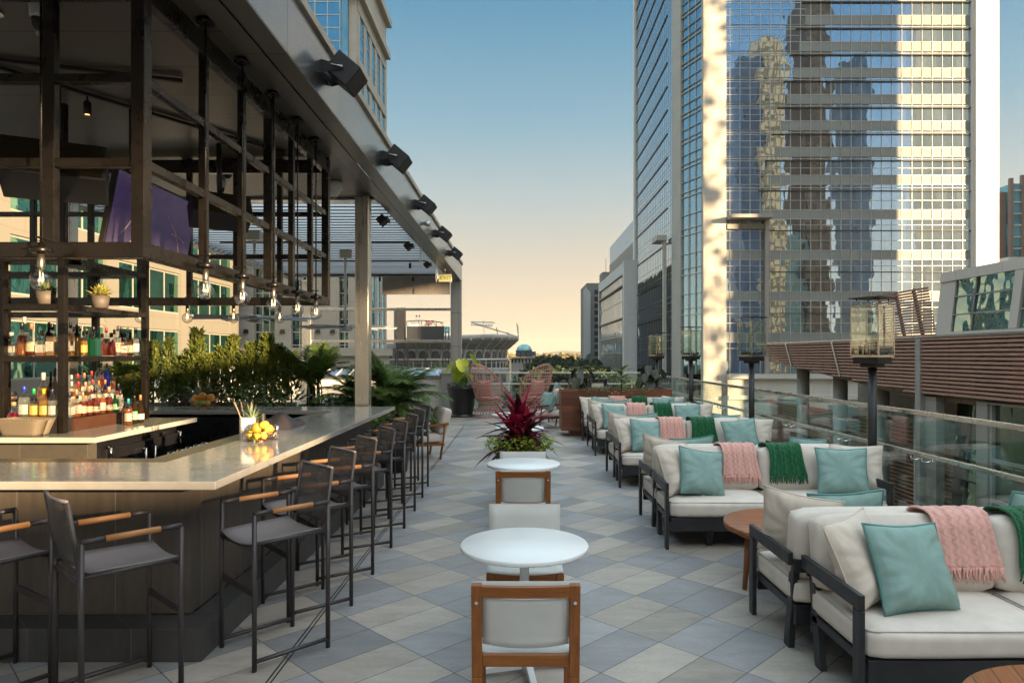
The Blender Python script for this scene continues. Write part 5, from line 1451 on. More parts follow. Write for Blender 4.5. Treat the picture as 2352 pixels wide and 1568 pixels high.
dark_ear('dark purple elephant ear at the left end of the wooden planter', 1.42, 15.75, 1.0, sp(9, .25, .50), lf_black)
dark_ear('bushy dark elephant ear at the right end of the wooden planter', 3.0, 15.75, 1.0, sp(17, .22, .58), lf_black)
t = thing('bronze_canna', 'canna with pointed bronze green leaves in the wooden planter', 'plant', (2.38, 15.75, 1.0), group='large leaved plants in the wooden planter')
q = MB(); st = MB(); st.tube([(0, 0, 0), (.02, 0, .45)], [.018, .01], 6)
for i in range(11):
    a = i * 2.4; q.leaf((0, 0, .15 + .03 * i), (math.cos(a), math.sin(a), .45 + .06 * i), (0, 0, 1), .40, .11, .8, 5, .3, .7)
q.build('leaves', leafmat('bronze green leaves', (.05, .05, .012), (.16, .17, .03), .3), t); st.build('stem', lf_mid, t)
leafy('low flowering bedding plants along the wooden planter', 2.25, 15.7, .98, .95, .17, 420, lf_mid, (.06, .04), flowers=(m_fpink, 14))

# ------------------------------------------------------------------ peacock chairs
def make_peacock(label):
    t = thing('peacock_chair', label, 'chair', group='pink rattan peacock chairs')
    q = MB()      # flared cage base
    def ringp(r, z, n=28, sy=1.0): return [(r * math.cos(2 * PI * i / n), r * sy * math.sin(2 * PI * i / n), z) for i in range(n)]
    prof = [(.50, .02), (.42, .12), (.34, .24), (.30, .36), (.33, .46)]
    for i in range(30):
        a = 2 * PI * i / 30; q.tube([(r * math.cos(a), r * math.sin(a), z) for r, z in prof], .010, 5)
    for r, z in ((.50, .02), (.31, .33), (.34, .47)): q.tube(ringp(r, z), .013, 6, closed=True)
    q.build('base', m_rattan, t)
    q = MB()
    for i in range(7): q.tube(ringp(.06 + .055 * i, .475, 24), .009, 5, closed=True)
    q.build('seat', m_rattan, t)
    # shell: angle phi around the seat, height by outline; open to the front (-Y)
    q = MB()
    def sh(phi, f):
        """f 0 bottom .. 1 top edge"""
        top = .66 + .90 * max(0, math.cos(phi * .62)) ** 1.5
        z = .47 + (top - .47) * f
        g_ = (z - .47)
        r = .36 + .13 * min(1, g_ / .55) - .03 * max(0, g_ - .7)
        yb = .05 + .20 * g_
        return V((r * math.sin(phi), yb + (r - .02) * math.cos(phi) - .02, z))
    PH = 2.15
    for i in range(27):
        ph = -PH + 2 * PH * i / 26; q.tube([sh(ph, f / 10) for f in range(11)], .0085, 5)
    q.build('canes', m_rattan, t)
    q = MB()
    q.tube([sh(-PH + 2 * PH * i / 40, 1.0) for i in range(41)], .018, 6)
    q.tube([sh(-PH + 2 * PH * i / 40, .97) for i in range(41)], .012, 6)
    for z in (.58, .70, .86, .98, 1.12, 1.20, 1.32, 1.40):
        pts = []
        for i in range(41):
            ph = -PH + 2 * PH * i / 40; top = .66 + .90 * max(0, math.cos(ph * .62)) ** 1.5
            if top > z + .02: pts.append(sh(ph, (z - .47) / (top - .47)))
        if len(pts) > 3: q.tube(pts, .011, 5)
    q.build('hoops', m_rattan, t)
    q = MB(); q.lathe([(.001, .485), (.30, .485), (.34, .51), (.34, .55), (.30, .58), (.001, .59)], 28, cap=False); q.build('seat_pad', m_pink, t)
    q = pillow_mesh(.52, .5, .16); q.xf(Matrix.Rotation(R(-14), 3, 'X'), (0, .25, .84)); q.build('back_pad', m_pink, t)
    return t
pc = make_peacock('left pink peacock chair beside the tall black pot'); pc.location = (-.86, 20.3, 0); pc.rotation_euler.z = R(-28) + PI
pc.rotation_euler.z = R(150)
dup(pc, (.42, 20.6, 0), R(215), 'right pink peacock chair behind the red leaved planter')

# ------------------------------------------------------------------ lounge chairs at the far end
def make_lounge(label, woodm):
    t = thing('lounge_chair', label, 'lounge chair')
    for s in (-1, 1):
        x = s * .36
        MB().tube([(x, -.36, 0), (x, -.30, .55)], .02, 8).build('front_leg', woodm, t); MB().tube([(x, .30, 0), (x, .40, .62)], .02, 8).build('rear_leg', woodm, t)
        q = MB(); q.prism([(x - .02, -.40, .54), (x - .02, .45, .60), (x - .02, .45, .64), (x - .02, -.40, .58)], (.04, 0, 0)); q.build('armrest', woodm, t)
    q = MB(); q.b2(-.36, -.36, .24, .36, .38, .28); q.build('seat_frame', woodm, t)
    q = cushion(.66, .70, .15, .05); q.xf(Matrix.Identity(3), (0, -.01, .285)); q.build('seat_cushion', m_cream, t)
    q = cushion(.66, .16, .46, .05); q.xf(Matrix.Rotation(R(-16), 3, 'X'), (0, .34, .43)); q.build('back_cushion', m_cream, t)
    return t
lg = make_lounge('lounge chair with white cushions left of the wooden planter', pm('dark red wood', (.085, .028, .016), .4)); lg.location = (.78, 17.3, 0); lg.rotation_euler.z = R(-75)
put(tealp, (.72, 17.55, .66), R(-20), R(-60), 'teal pillow on the lounge chair left of the wooden planter'); put(tealp, (.86, 17.1, .64), R(-24), R(-95), 'second teal pillow, lower on the lounge chair left of the wooden planter')
put(thp, (1.08, 17.55, .90), 0, R(-75), 'pink throw over the lounge chair left of the wooden planter')
lg2 = dup(lg, (1.25, 18.9, 0), R(-100), 'lounge chair glimpsed behind the first one at the planter')
put(tealp, (1.05, 18.7, .85), R(-10), R(-80), 'patterned teal pillow showing above the white cushions by the planter')
lg3 = make_lounge('wooden lounge chair with white cushion behind the last bar stools', m_teak); lg3.location = (-1.78, 12.2, 0); lg3.rotation_euler.z = R(-68)
lg4 = dup(lg3, (-3.25, 12.6, 0), R(60), 'lounge chair with pale cushions hidden among the plants by the column')
put(tealp, (-3.15, 12.2, .86), R(-14), R(20), 'pale teal pillow showing through the plants by the column')
t = thing('fire_table', 'black table with a pale top seen above the wooden planter', 'table', (2.05, 17.6, 0))
q = MB(); q.b2(-.24, -.02, 0, -.16, .3, 1.16); q.b2(.16, -.02, 0, .24, .3, 1.16); q.b2(-.24, -.02, 1.161, .24, .3, 1.21); q.build('frame', m_black, t)
q = MB(); q.b2(-.155, .0, .95, .155, .25, 1.10); q.build('cushion', m_cream, t)

# ------------------------------------------------------------------ guest beyond the bar
def person():
    t = thing('person', 'person in a dark cap and peach shirt seated beyond the bar, behind the bottles', 'person', (-9.66, 13.0, -.49), R(60))
    sk = MB()
    P = {'pel': ((0, 0, .80), .145), 'waist': ((0, .01, .98), .135), 'chest': ((0, .02, 1.18), .165), 'neckb': ((0, .02, 1.33), .085), 'neck': ((0, 0, 1.41), .055), 'head': ((0, -.02, 1.50), .085), 'crown': ((0, -.015, 1.585), .080),
         'shl': ((-.19, .02, 1.29), .075), 'shr': ((.19, .02, 1.29), .075), 'ell': ((-.27, -.05, 1.06), .05), 'elr': ((.27, -.05, 1.06), .05), 'wrl': ((-.20, -.28, 1.09), .036), 'wrr': ((.20, -.28, 1.09), .036), 'hal': ((-.15, -.37, 1.10), .040), 'har': ((.15, -.37, 1.10), .040),
         'hpl': ((-.10, -.02, .80), .11), 'hpr': ((.10, -.02, .80), .11), 'knl': ((-.14, -.44, .93), .075), 'knr': ((.14, -.44, .93), .075), 'anl': ((-.14, -.46, .57), .045), 'anr': ((.14, -.46, .57), .045), 'tol': ((-.15, -.64, .53), .035), 'tor': ((.15, -.64, .53), .035)}
    E = [('pel', 'waist'), ('waist', 'chest'), ('chest', 'neckb'), ('neckb', 'neck'), ('neck', 'head'), ('head', 'crown'), ('chest', 'shl'), ('chest', 'shr'), ('shl', 'ell'), ('shr', 'elr'), ('ell', 'wrl'), ('elr', 'wrr'), ('wrl', 'hal'), ('wrr', 'har'), ('pel', 'hpl'), ('pel', 'hpr'), ('hpl', 'knl'), ('hpr', 'knr'), ('knl', 'anl'), ('knr', 'anr'), ('anl', 'tol'), ('anr', 'tor')]
    names = list(P); me = bpy.data.meshes.new('body'); me.from_pydata([P[n][0] for n in names], [(names.index(a), names.index(b)) for a, b in E], [])
    o = bpy.data.objects.new('body', me); COL.objects.link(o); o.parent = t
    m = o.modifiers.new('skin', 'SKIN')
    for i, n in enumerate(names):
        sv = me.skin_vertices[0].data[i]; sv.radius = (P[n][1], P[n][1] * (.8 if n in ('chest', 'waist', 'pel') else 1)); sv.use_root = (n == 'pel')
    m2 = o.modifiers.new('sub', 'SUBSURF'); m2.levels = m2.render_levels = 2
    k = NT('skin and trousers'); z = k.xyz(k.obj())[2]
    k.l(k.mix(k.math('GREATER_THAN', z, .9), (.03, .03, .04), (.55, .30, .20)), k.b.inputs['Base Color']); k.b.inputs['Roughness'].default_value = .6
    me.materials.append(k.m)
    q = MB()     # shirt shell round the torso and sleeves
    q.lathe([(.165, .84), (.165, 1.0), (.185, 1.2), (.17, 1.31), (.09, 1.385), (.065, 1.40)], 20, sy=.80, c=(0, .015, 0), cap=False)
    q.tube([(-.15, .02, 1.31), (-.215, .01, 1.22), (-.262, -.03, 1.10)], [.085, .085, .075], 10, cap=False); q.tube([(.15, .02, 1.31), (.215, .01, 1.22), (.262, -.03, 1.10)], [.085, .085, .075], 10, cap=False)
    q.build('shirt', pm('peach shirt', (.62, .29, .17), .85, 0, .08, 9, .2, 40), t)
    q = MB(); q.lathe([(.096, 1.545), (.102, 1.57), (.085, 1.63), (.04, 1.655), (.001, 1.66)], 18, c=(0, -.012, 0), cap=False)
    q.prism([(-.07, -.085, 1.56), (.07, -.085, 1.56), (.055, -.185, 1.548), (0, -.20, 1.545), (-.055, -.185, 1.548)], (0, 0, .008)); q.build('cap', m_dark, t)
    q = MB()
    q.tube([(0, -.098, 1.515), (0, -.118, 1.485), (0, -.10, 1.475)], [.008, .013, .008], 6)
    for s in (-1, 1): q.ball((s * .088, -.01, 1.50), (.012, .02, .03), 8, 6)
    q.build('face_features', pm('skin', (.50, .27, .18), .6), t)
    q = MB()
    for s in (-1, 1):
        q.ball((s * .032, -.098, 1.515), (.012, .006, .006), 8, 5)
    q.b2(-.025, -.099, 1.448, .025, -.094, 1.454); q.build('eyes_and_mouth', m_dark, t)
    q = MB()
    for s in (-1, 1):
        for f in range(4):
            q.tube([(s * (.13 - .0 * f) + (f - 1.5) * .018, -.40, 1.10), (s * .13 + (f - 1.5) * .018, -.435 - .006 * (f in (1, 2)), 1.095), (s * .13 + (f - 1.5) * .018, -.455, 1.08)], .008, 6)
        q.tube([(s * .115, -.36, 1.105), (s * .08, -.39, 1.10), (s * .07, -.41, 1.095)], .009, 6)
    q.build('fingers', pm('skin of hands', (.50, .27, .18), .6), t)
    q = MB(); q.b2(-.24, -.22, .14, .24, .24, .20)
    for sx in (-1, 1):
        for sy in (-1, 1): q.tube([(sx * .2, sy * .2, 0), (sx * .2, sy * .2, .14)], .02, 8)
    st = tag(q.build('guest_stool', m_stoolframe), 'low dark seat under the person beyond the bar', 'stool'); st.location = (-9.66, 13.0, 0); st.rotation_euler = t.rotation_euler
person()
# ------------------------------------------------------------------ glass tower on the right
stone_t = clad('sunlit tower stone', (.40, .375, .335), .6, 0, 1.62, 1.93, .03, .03, 'sz', .72, .06, .5, .04)
white_m = pm('white metal panels', (.66, .64, .60), .5, 0, .04, .6)
g_front = facade_glass('blue tower glass', (.56, .76, 1.0), (.16, .17, .18), .80, .14, 1.48, 1.93, 'x', .006, .015, .28)
g_left = facade_glass('pale tower glass', (.68, .83, .98), (.03, .045, .055), .78, .35, 1.48, 1.93, 'y', .012)
g_bay = facade_glass('bay glass', (.42, .70, .92), (.02, .05, .08), .74, .3, 1.3, 1.93, 'x', .012)
m_span = pm('grey spandrel glass', (.205, .218, .220), .5, 0, .05, .4)
m_mull = pm('pale mullions', (.50, .49, .46), .35, .5, .05, 1)
m_shade = pm('dark sun shade', (.04, .04, .045), .4, .5, .1, 1)
def pw(pts):   # spandrel zone in front of the plain glass edge
    return pts
tw = thing('glass_tower', 'tall office tower with blue mirror glass and pale stone corner piers', 'tower', (45, 115, -14), world=True)
YF = 100.0; ZB, ZTOP = -1.0, 80.0
lines = [7.9, 13.95, 20.0, 25.8] + [30.2 + 3.86 * i for i in range(0, 14)]
XL, XR_ = 30.4, 66.2
q = MB(); q.poly([(XL, YF, ZB), (XR_, YF, ZB), (XR_, YF, ZTOP), (XL, YF, ZTOP)]); q.build('front_glass', g_front, tw)
q = MB(); q.b2(24.6, YF + 9.7, -14, XR_ + 3, 143, ZB); q.b2(26, YF + 9, ZTOP, XR_, 142, ZTOP + 2); q.b2(XL + .1, YF + .3, ZB, XR_, YF + .4, ZTOP); q.b2(XR_, YF + .4, ZB, XR_ + .3, 142, ZTOP); q.b2(25, 142, ZB, XR_, 142.4, ZTOP); q.build('core', m_dark, tw)
diag = lambda z: 34.7 + (z - 21.8) * .233
q = MB(); qs = MB(); qh = MB()
for i, z in enumerate(lines):
    nz = lines[i - 1] if i else z - 6.0
    H = z - nz
    vis = 1.86 if H < 4.2 else H * .47
    zs1 = z - vis; zs0 = zs1 - 1.37
    xa = max(XL, min(XR_, diag(z)))
    if z < 22: xa = XL
    q.b2(xa, YF - .03, zs0, XR_, YF - .004, zs1)
    if H > 4.2 or z < 27: pass
    if z < 60: qs.b2(max(xa - .5, 36.5 if z < 22 else xa - .5), YF - .3, z - .04, XR_, YF - .005, z + .05)
    for zz in (z, zs1, zs0, (zs0 + nz) / 2, (z + zs1) / 2 if H > 4.2 else zs0 + .02):
        qh.b2(XL, YF - .07, zz - .035, XR_, YF - .031, zz + .035)
    qh.b2(XL, YF - .068, (z + zs1) / 2 - .03, diag(z), YF - .032, (z + zs1) / 2 + .03)
q.build('spandrels', m_span, tw); qs.build('sun_shades', m_shade, tw); qh.build('transoms', m_mull, tw)
q = MB(); x = XL + .6
while x < XR_: q.b2(x - .03, YF - .10, ZB, x + .03, YF - .006, ZTOP); x += 1.48
q.build('mullions', m_mull, tw)
q = MB(); q.b2(66.5, YF - .9, -14, 69.6, YF + .8, ZTOP + 1); q.b2(66.2, YF - .25, ZB, 66.49, YF + .7, ZTOP); q.build('white_pier', pm('white pier metal', (.66, .64, .61), .5, 0, .02, .5), tw)
q = MB(); q.prism([(69.61, YF - .8, -14), (70.9, YF + .6, -14), (70.9, YF + 3, -14), (69.61, YF + 3, -14)], (0, 0, ZTOP + 14)); q.build('stone_edge', stone_t, tw)
def wallstrip(q, a, b, z0, z1, th=.5):
    a, b = V((a[0], a[1], 0)), V((b[0], b[1], 0)); d = (b - a).normalized(); n = V((-d.y, d.x, 0)) * th
    q.prism([a + V((0, 0, z0)), b + V((0, 0, z0)), b + n + V((0, 0, z0)), a + n + V((0, 0, z0))], (0, 0, z1 - z0))
q = MB(); wallstrip(q, (27.0, YF - .5), (30.39, YF - .35), -14, ZTOP + 1, 1.2); q.build('stone_pier', stone_t, tw)
q = MB(); wallstrip(q, (24.35, 108.4), (24.95, 104.9), -14, ZTOP + 1, 1.0); q.build('stone_pier', stone_t, tw)
A, B = V((24.95, 104.9, 0)), V((27.0, YF + .1, 0))
q = MB(); q.poly([(A.x + .35, A.y, ZB), (B.x + .2, B.y, ZB), (B.x + .2, B.y, ZTOP), (A.x + .35, A.y, ZTOP)]); q.build('bay_glass', g_bay, tw)
q = MB(); d = (B - A).normalized(); nrm = V((d.y, -d.x, 0))
if nrm.y > 0: nrm = -nrm
for i, z in enumerate(lines):
    nz = lines[i - 1] if i else z - 6.0
    for zz, w in ((z, .10), (z - (z - nz) * .48, .05), (z - (z - nz) * .84, .05)):
        q.bar(A + V((.2, 0, zz)), B + V((.1, 0, zz)), .25, w)
for f in (.33, .66): q.bar(A.lerp(B, f) + V((.15, 0, ZB)), A.lerp(B, f) + V((.15, 0, ZTOP)), .18, .08)
q.build('bay_mullions', m_mull, tw)
XLF = 24.4
q = MB(); q.poly([(XLF, 141, ZB), (XLF, 108.4, ZB), (XLF, 108.4, ZTOP), (XLF, 141, ZTOP)]); q.build('side_glass', g_left, tw)
q = MB(); qd = MB()
for i, z in enumerate(lines):
    nz = lines[i - 1] if i else z - 6.0
    for f in (.0, .46, .62, .84): q.b2(XLF - .022, 108.5, z - (z - nz) * f - .04, XLF - .005, 141, z - (z - nz) * f + .04)
    qd.b2(XLF - .14, 111.5, z - .11, XLF - .023, 140.5, z + .12)
y = 109.5
while y < 141: q.b2(XLF - .03, y - .03, ZB, XLF - .006, y + .035, ZTOP); y += 1.48
q.build('side_mullions', m_mull, tw); qd.build('side_shades', m_shade, tw)
q = MB(); q.b2(XLF - .4, 141, -14, XLF + .6, 142.5, ZTOP + 1); q.build('white_pier', white_m, tw)
# portals of pale stone at the foot of the corner
q = MB(); q.b2(30.5, YF - 2.4, 21.5, 36.5, YF - .12, 22.0); q.b2(35.9, YF - .9, ZB, 36.45, YF - .12, 21.49); q.b2(30.5, YF - .5, 20.2, 35.89, YF - .13, 20.9); q.build('portal', m_conc, tw)
q = MB(); q.b2(XLF - 2.2, 109.2, 20.2, XLF - .62, 113.5, 21.0); q.b2(XLF - 1.1, 109.4, ZB, XLF - .62, 110.4, 20.19); q.build('portal', stone_t, tw)
q = MB(); q.b2(30.4, YF - 1.0, -14, 72, YF + .9, ZB); q.b2(30.4, YF - 1.6, -1.6, 72, YF - 1.01, ZB + .1); q.b2(30.4, YF - 1.4, -4.6, 72, YF - 1.01, -4.0); q.build('podium', clad('podium stone', (.50, .48, .45), .6, 0, 2.2, 1.3, .03, .03, 'xz', .7, .05, .4, .03), tw)

# ------------------------------------------------------------------ mid distance offices on the right
mg = facade_glass('office glass', (.78, .88, .98), (.03, .045, .055), .86, .3, 1.6, 1.4, 'y', .012)
ob = thing('glass_office', 'low glass office with pale frame left of the glass tower', 'building', (24, 140, -14), world=True)
XO2 = 18.9
q = MB(); q.poly([(XO2, 158, -3), (XO2, 121, -3), (XO2, 121, 16.2), (XO2, 158, 16.2)]); q.build('glass', mg, ob)
q = MB(); q.b2(XO2 - .4, 119.4, -14, XO2 + 1.9, 121, 18.4); q.b2(XO2 - .3, 121, 16.2, XO2 + 2, 158, 18.2); q.b2(XO2 - .3, 157.4, -14, XO2 + 2, 158.6, 18.2); q.b2(XO2 - .3, 121, -14, XO2 + 1.5, 158, -3); q.b2(XO2 - 1.5, 121, -5.4, XO2 - .31, 158, -4.2); q.build('stone_frame', clad('grey office stone', (.50, .50, .49), .6, 0, 1.5, 1.9, .03, .03, 'sz', .7, .05, .5, .03), ob)
q = MB()
for z in (-1, 2.2, 5.2, 8.4, 11.6, 14.2): q.b2(XO2 - .10, 121, z - .06, XO2 - .005, 157.4, z + .06)
y = 122.2
while y < 157: q.b2(XO2 - .06, y - .04, -3, XO2 - .006, y + .04, 16.2); y += 1.6
q.build('mullions', m_mull, ob)
q = MB()
for z in (8.4, 14.2): q.b2(XO2 - .45, 121, z - .12, XO2 - .101, 157.3, z + .12)
q.build('sun_shades', m_shade, ob)
q = MB(); q.b2(XO2 + .05, 121.05, -14, XO2 + 2.0, 157.4, 18); q.build('body', m_span, ob)
ob2 = thing('stepped_glass_block', 'taller blue grey glass block rising behind the low glass office', 'building', (45, 150, -14), world=True)
q = MB(); q.b2(25.8, 150, -14, 60, 192, 32.0); q.build('wall', pm('blue grey facade', (.38, .48, .55), .35, 0, .05, .3), ob2)
q = MB(); q.poly([(25.75, 191, 14), (25.75, 151, 14), (25.75, 151, 27), (25.75, 191, 27)]); q.build('glass', mg, ob2)
q = MB(); y = 151
while y < 191: q.b2(25.55, y - .12, 14, 25.749, y + .12, 27); y += 1.6
q.build('fins', m_mull, ob2)
ob3 = thing('concrete_tower', 'dark grey concrete tower block with a column of square windows', 'building', (23, 210, -14), world=True)
q = MB(); q.b2(20.6, 205, -14, 32, 225, 23.4); q.b2(25.6, 207, 23.4, 29, 215, 27.0); q.build('wall', clad('grey concrete panels', (.17, .165, .16), .8, 0, 1.9, 2.0, .05, .05, 'xz', .7, .05, .3, .03), ob3)
q = MB(); q.b2(20.0, 206, -2, 20.59, 208, 21.8); q.prism([(20.2, 203.8, 1.5), (21.6, 203.8, 2.5), (21.6, 203.8, 20.5), (20.2, 203.8, 22)], (0, .9, 0)); q.build('ribbed_sign', pm('pale ribbed panel', (.40, .40, .40), .5), ob3)
for i in range(11):
    z = 20.0 - i * 2.05
    q = MB(); q.b2(22.9, 204.94, z, 24.2, 205.05, z + 1.35); q.build('window', m_dark, ob3)
q = MB(); q.tube([(27, 210, 27), (27, 210, 31.5)], .08, 6); q.build('antenna', m_shade, ob3)
# teal apartment tower at the right edge
ap = thing('apartment_tower', 'teal glass apartment tower with brown piers at the right edge', 'tower', (150, 205, -14), world=True)
q = MB(); q.b2(144.5, 200, -14, 175, 225, 52); q.build('wall', facade_glass('teal glass', (.30, .62, .75), (.10, .34, .42), .5, .2, 3, 3.4, 'x', .02), ap)
q = MB()
for i in range(8): q.b2(143.8 + i * 3.4, 199.4, -14, 144.7 + i * 3.4, 200.4, 53.5 + i * .9); 
q.b2(142.4, 202, -14, 144.4, 215, 50); q.build('piers', pm('brown brick', (.22, .15, .13), .8, 0, .1, .4), ap)
q = MB(); 
for i in range(18): q.b2(144.8, 199.6, -8 + i * 3.4, 172, 199.99, -7.7 + i * 3.4)
q.build('floor_edges', white_m, ap)
for i in range(9):
    z = 20 + i * 3.3
    q = MB(); q.b2(141.4, 202, z, 142.39, 206, z + .2); q.b2(141.4, 202, z + .2, 141.5, 206, z + 1.2); q.build('balcony', m_shade, ap)
lo = thing('white_block', 'low white flat roofed block in front of the apartment tower', 'building', (128, 175, -14), world=True)
q = MB(); q.b2(123.5, 172, -14, 137.5, 185, 26.5); q.build('wall', pm('white render', (.55, .53, .50), .7, 0, .05, .4), lo)
q = MB(); q.b2(123.8, 171.9, 19.2, 128.6, 172.05, 22.6); q.b2(129.6, 171.9, 19.2, 136.8, 172.05, 22.6); q.b2(123.8, 171.9, 12, 136.8, 172.05, 17.5); q.build('window', g_bay, lo)
q = MB(); q.b2(128.7, 171.5, -14, 129.5, 172.4, 27.6); q.b2(137.0, 171.5, -14, 138.2, 172.4, 27.6); q.build('pier', m_conc, lo)

# ------------------------------------------------------------------ slatted building across the street
wb = thing('slatted_building', 'modern building with a band of brown hardwood slats and slanted glass', 'building', (18, 26, -14), world=True)
XW = 14.0
q = MB()
zt, zb_ = 2.42, .48
n = 15
Ya, Yb, Yc, Yd = 10.0, 23.7, 37.4, 39.6      # straight band, then the lower edge rises to the far tip
for i in range(n):
    z = zb_ + (zt - zb_) * (i + .5) / n
    # lower edge between Yb (z .48) and Yc (z 1.42), then up to the tip
    if z < 1.42: yend = Yb + (z - .48) / (1.42 - .48) * (Yc - Yb)
    else: yend = Yc + (z - 1.42) / (zt - 1.42) * (Yd - Yc)
    q.box((XW - .05, (Ya + yend) / 2, z), (.11, yend - Ya, .078), Matrix.Rotation(R(14), 3, 'Y'))
q.build('slat_band', m_louver, wb)
q = MB(); q.b2(XW - .12, Ya, zt + .0, XW + 1.5, Yd + .3, zt + .07); q.build('coping', m_alu, wb)
q = MB()
for i in range(22):
    y = Ya + .4 + i * 1.32
    z0 = zb_ if y < Yb else zb_ + (y - Yb) / (Yc - Yb) * .94
    if y < Yd: q.b2(XW + .04, y - .03, z0, XW + .09, y + .03, zt)
q.build('slat_posts', pm('brown steel posts', (.10, .06, .045), .6), wb)
q = MB(); q.prism([(XW + .35, Ya, zb_ - .3), (XW + .35, Yb + 1, zb_ - .2), (XW + .35, Yc, 1.4), (XW + .35, Yd, zt), (XW + .35, Ya, zt)], (.1, 0, 0)); q.build('wall_behind_slats', clad('taupe wall', (.26, .21, .18), .7, 0, 1.3, 2.4, .05, .05, 'yz', .5, .1, .6, .08), wb)
for y, w, h0, h1, m in ((20.6, 1.5, .7, 1.9, m_dark), (18.2, 1.6, .6, 1.6, emis('lit room', (.9, .42, .10), .35)), (16.2, 1.2, .7, 1.8, m_dark), (27.5, 1.2, 1.0, 2.0, m_dark), (30.5, 1.4, 1.2, 2.0, m_dark), (33.5, 1.0, 1.3, 2.1, m_dark)):
    q = MB(); q.b2(XW + .33, y - w / 2, h0, XW + .345, y + w / 2, h1); q.build('window', m, wb)
q = MB(); q.b2(XW - .14, 23.55, -14, XW + .30, 23.85, zt - .02); q.build('pilaster', m_conc, wb)
for y, zz in ((30.2, 1.0), (35.4, 1.35)):
    q = MB(); q.bar((XW - .13, y, zt), (XW - .13, y - .8, zz - .1), .05, .12); q.build('metal_strap', m_alu, wb)
m_alucol = pm('matt metal column', (.34, .33, .31), .6, .2, .08, 2)
# recess with round columns under the rising band
for y in (25.6, 28.6, 32.2, 36.4):
    q = MB(); q.lathe([(.32, -14), (.32, 1.6)], 20, c=(XW + 1.2, y, 0)); q.build('column', m_alucol, wb)
q = MB(); q.b2(XW + 3.2, 24, -14, XW + 3.6, 38, -.9); q.b2(XW + 2.6, 24, -1.9, XW + 3.19, 38, -1.6); q.build('terrace_wall', clad('white terrace wall', (.52, .51, .50), .7, 0, 1.2, .55, .03, .03, 'yz', .6, .06, .8, .05), wb)
q = MB(); q.b2(XW + 5.0, 23, -3, XW + 5.3, 33, 1.6); q.build('rear_wall', m_conc, wb)
q = MB(); q.b2(XW + 4.95, 24.5, -.6, XW + 4.99, 29.0, 1.0); q.build('window', m_dark, wb)
q = MB()
for i in range(44): q.box((XW + 1.9, 33.5, -8.2 + i * .165), (.10, 19, .10), Matrix.Rotation(R(14), 3, 'Y'))
q.build('lower_slats', m_louver, wb)
q = MB(); q.b2(XW + 2.0, 24, -9, XW + 2.2, 43, -1.0); q.build('wall_behind_lower_slats', m_conc, wb)
# lower walls and windows
lw_glass = facade_glass('green reflecting glass', (.62, .78, .62), (.015, .03, .02), .72, 1.4, 1.1, .95, 'y', .05, .02, .9)
q = MB(); q.b2(XW + .02, 5, -14, XW + .3, 17.9, -1.9); q.b2(XW + .02, 22.9, -14, XW + .3, 23.54, .42); q.b2(XW + .02, 20.4, -14, XW + .3, 20.9, .42); q.b2(XW + .02, 5, .36, XW + .3, 20.39, .42); q.build('wall', clad('taupe stone', (.26, .235, .21), .7, 0, 1.2, 1.1, .02, .02, 'yz', .6, .06, .8, .04), wb)
q = MB(); q.prism([(XW + .25, 20.9, -8), (XW + .25, 22.9, -8), (XW + .75, 22.9, .42), (XW + .75, 20.9, .42)], (.05, 0, 0)); q.build('slanted_window', lw_glass, wb)
q = MB()
for i in range(9):
    z = -7 + i * .95; x = XW + .25 + (z + 8) / 8.42 * .5 - .03
    q.bar((x, 20.9, z), (x, 22.9, z), .04, .04)
for y in (21.5, 22.2): q.bar((XW + .22, y, -8), (XW + .72, y, .42), .04, .04)
q.build('slanted_mullions', m_shade, wb)
q = MB(); q.poly([(XW + .2, 20.4, -8), (XW + .2, 10, -8), (XW + .2, 10, .36), (XW + .2, 20.4, .36)]); q.build('window', facade_glass('dark street glass', (.55, .66, .52), (.008, .012, .01), .42, .9, 1.6, 1.1, 'y', .03), wb)
q = MB()
for y in (20.34, 18.9, 17.4, 15.9, 14.4, 12.9): q.b2(XW + .08, y - .05, -8, XW + .19, y + .05, .36)
for z in (-1.3, -2.5, -3.7, -4.9): q.b2(XW + .07, 10, z - .05, XW + .18, 20.39, z + .05)
q.build('window_frames', m_conc, wb)
# leaning glass pavilion on the roof
gb = facade_glass('deep green roof glass', (.50, .72, .68), (.008, .03, .028), .62, 1.2, 1.1, .75, 'y', .05, .02, .8)
lean = .55
def LP(y, z, o=0): return V((16.0 + o - 0, y - (z - 2.6) * lean * .33, z))
y0, y1 = 26.1, 12.0
q = MB(); q.poly([LP(y0 - .9, 2.55), LP(y1, 2.55), LP(y1, 4.55), LP(y0 - .9, 4.55)]); q.build('pavilion_glass', gb, wb)
q = MB()
q.prism([LP(y0, 2.5, -.06), LP(y0 - .9, 2.5, -.06), LP(y0 - .9, 4.55, -.06), LP(y0, 4.55, -.06)], (.4, 0, 0))
q.prism([LP(y0, 4.55, -.10), LP(y1, 4.55, -.10), LP(y1, 4.9, -.10), LP(y0, 4.9, -.10)], (3, 0, 0))
q.prism([LP(y0 - .9, 2.45, -.08), LP(y1, 2.45, -.08), LP(y1, 2.68, -.08), LP(y0 - .9, 2.68, -.08)], (.3, 0, 0))
for y in (22.2, 17.6): q.prism([LP(y, 2.69, -.09), LP(y - .38, 2.69, -.09), LP(y - .38, 4.54, -.09), LP(y, 4.54, -.09)], (.3, 0, 0))
q.build('pavilion_frame', clad('pale stone trim', (.52, .47, .43), .65, 0, 1.2, 5, .02, .001, 'yz', .6, .05, 1, .03), wb)
q = MB()
for z in (3.3, 3.95): q.bar(LP(y0 - .9, z, -.03), LP(y1, z, -.03), .05, .05)
for y in (24.1, 20.3, 19.2, 15.8): q.bar(LP(y, 2.69, -.03), LP(y, 4.54, -.03), .05, .05)
q.build('pavilion_mullions', m_conc, wb)
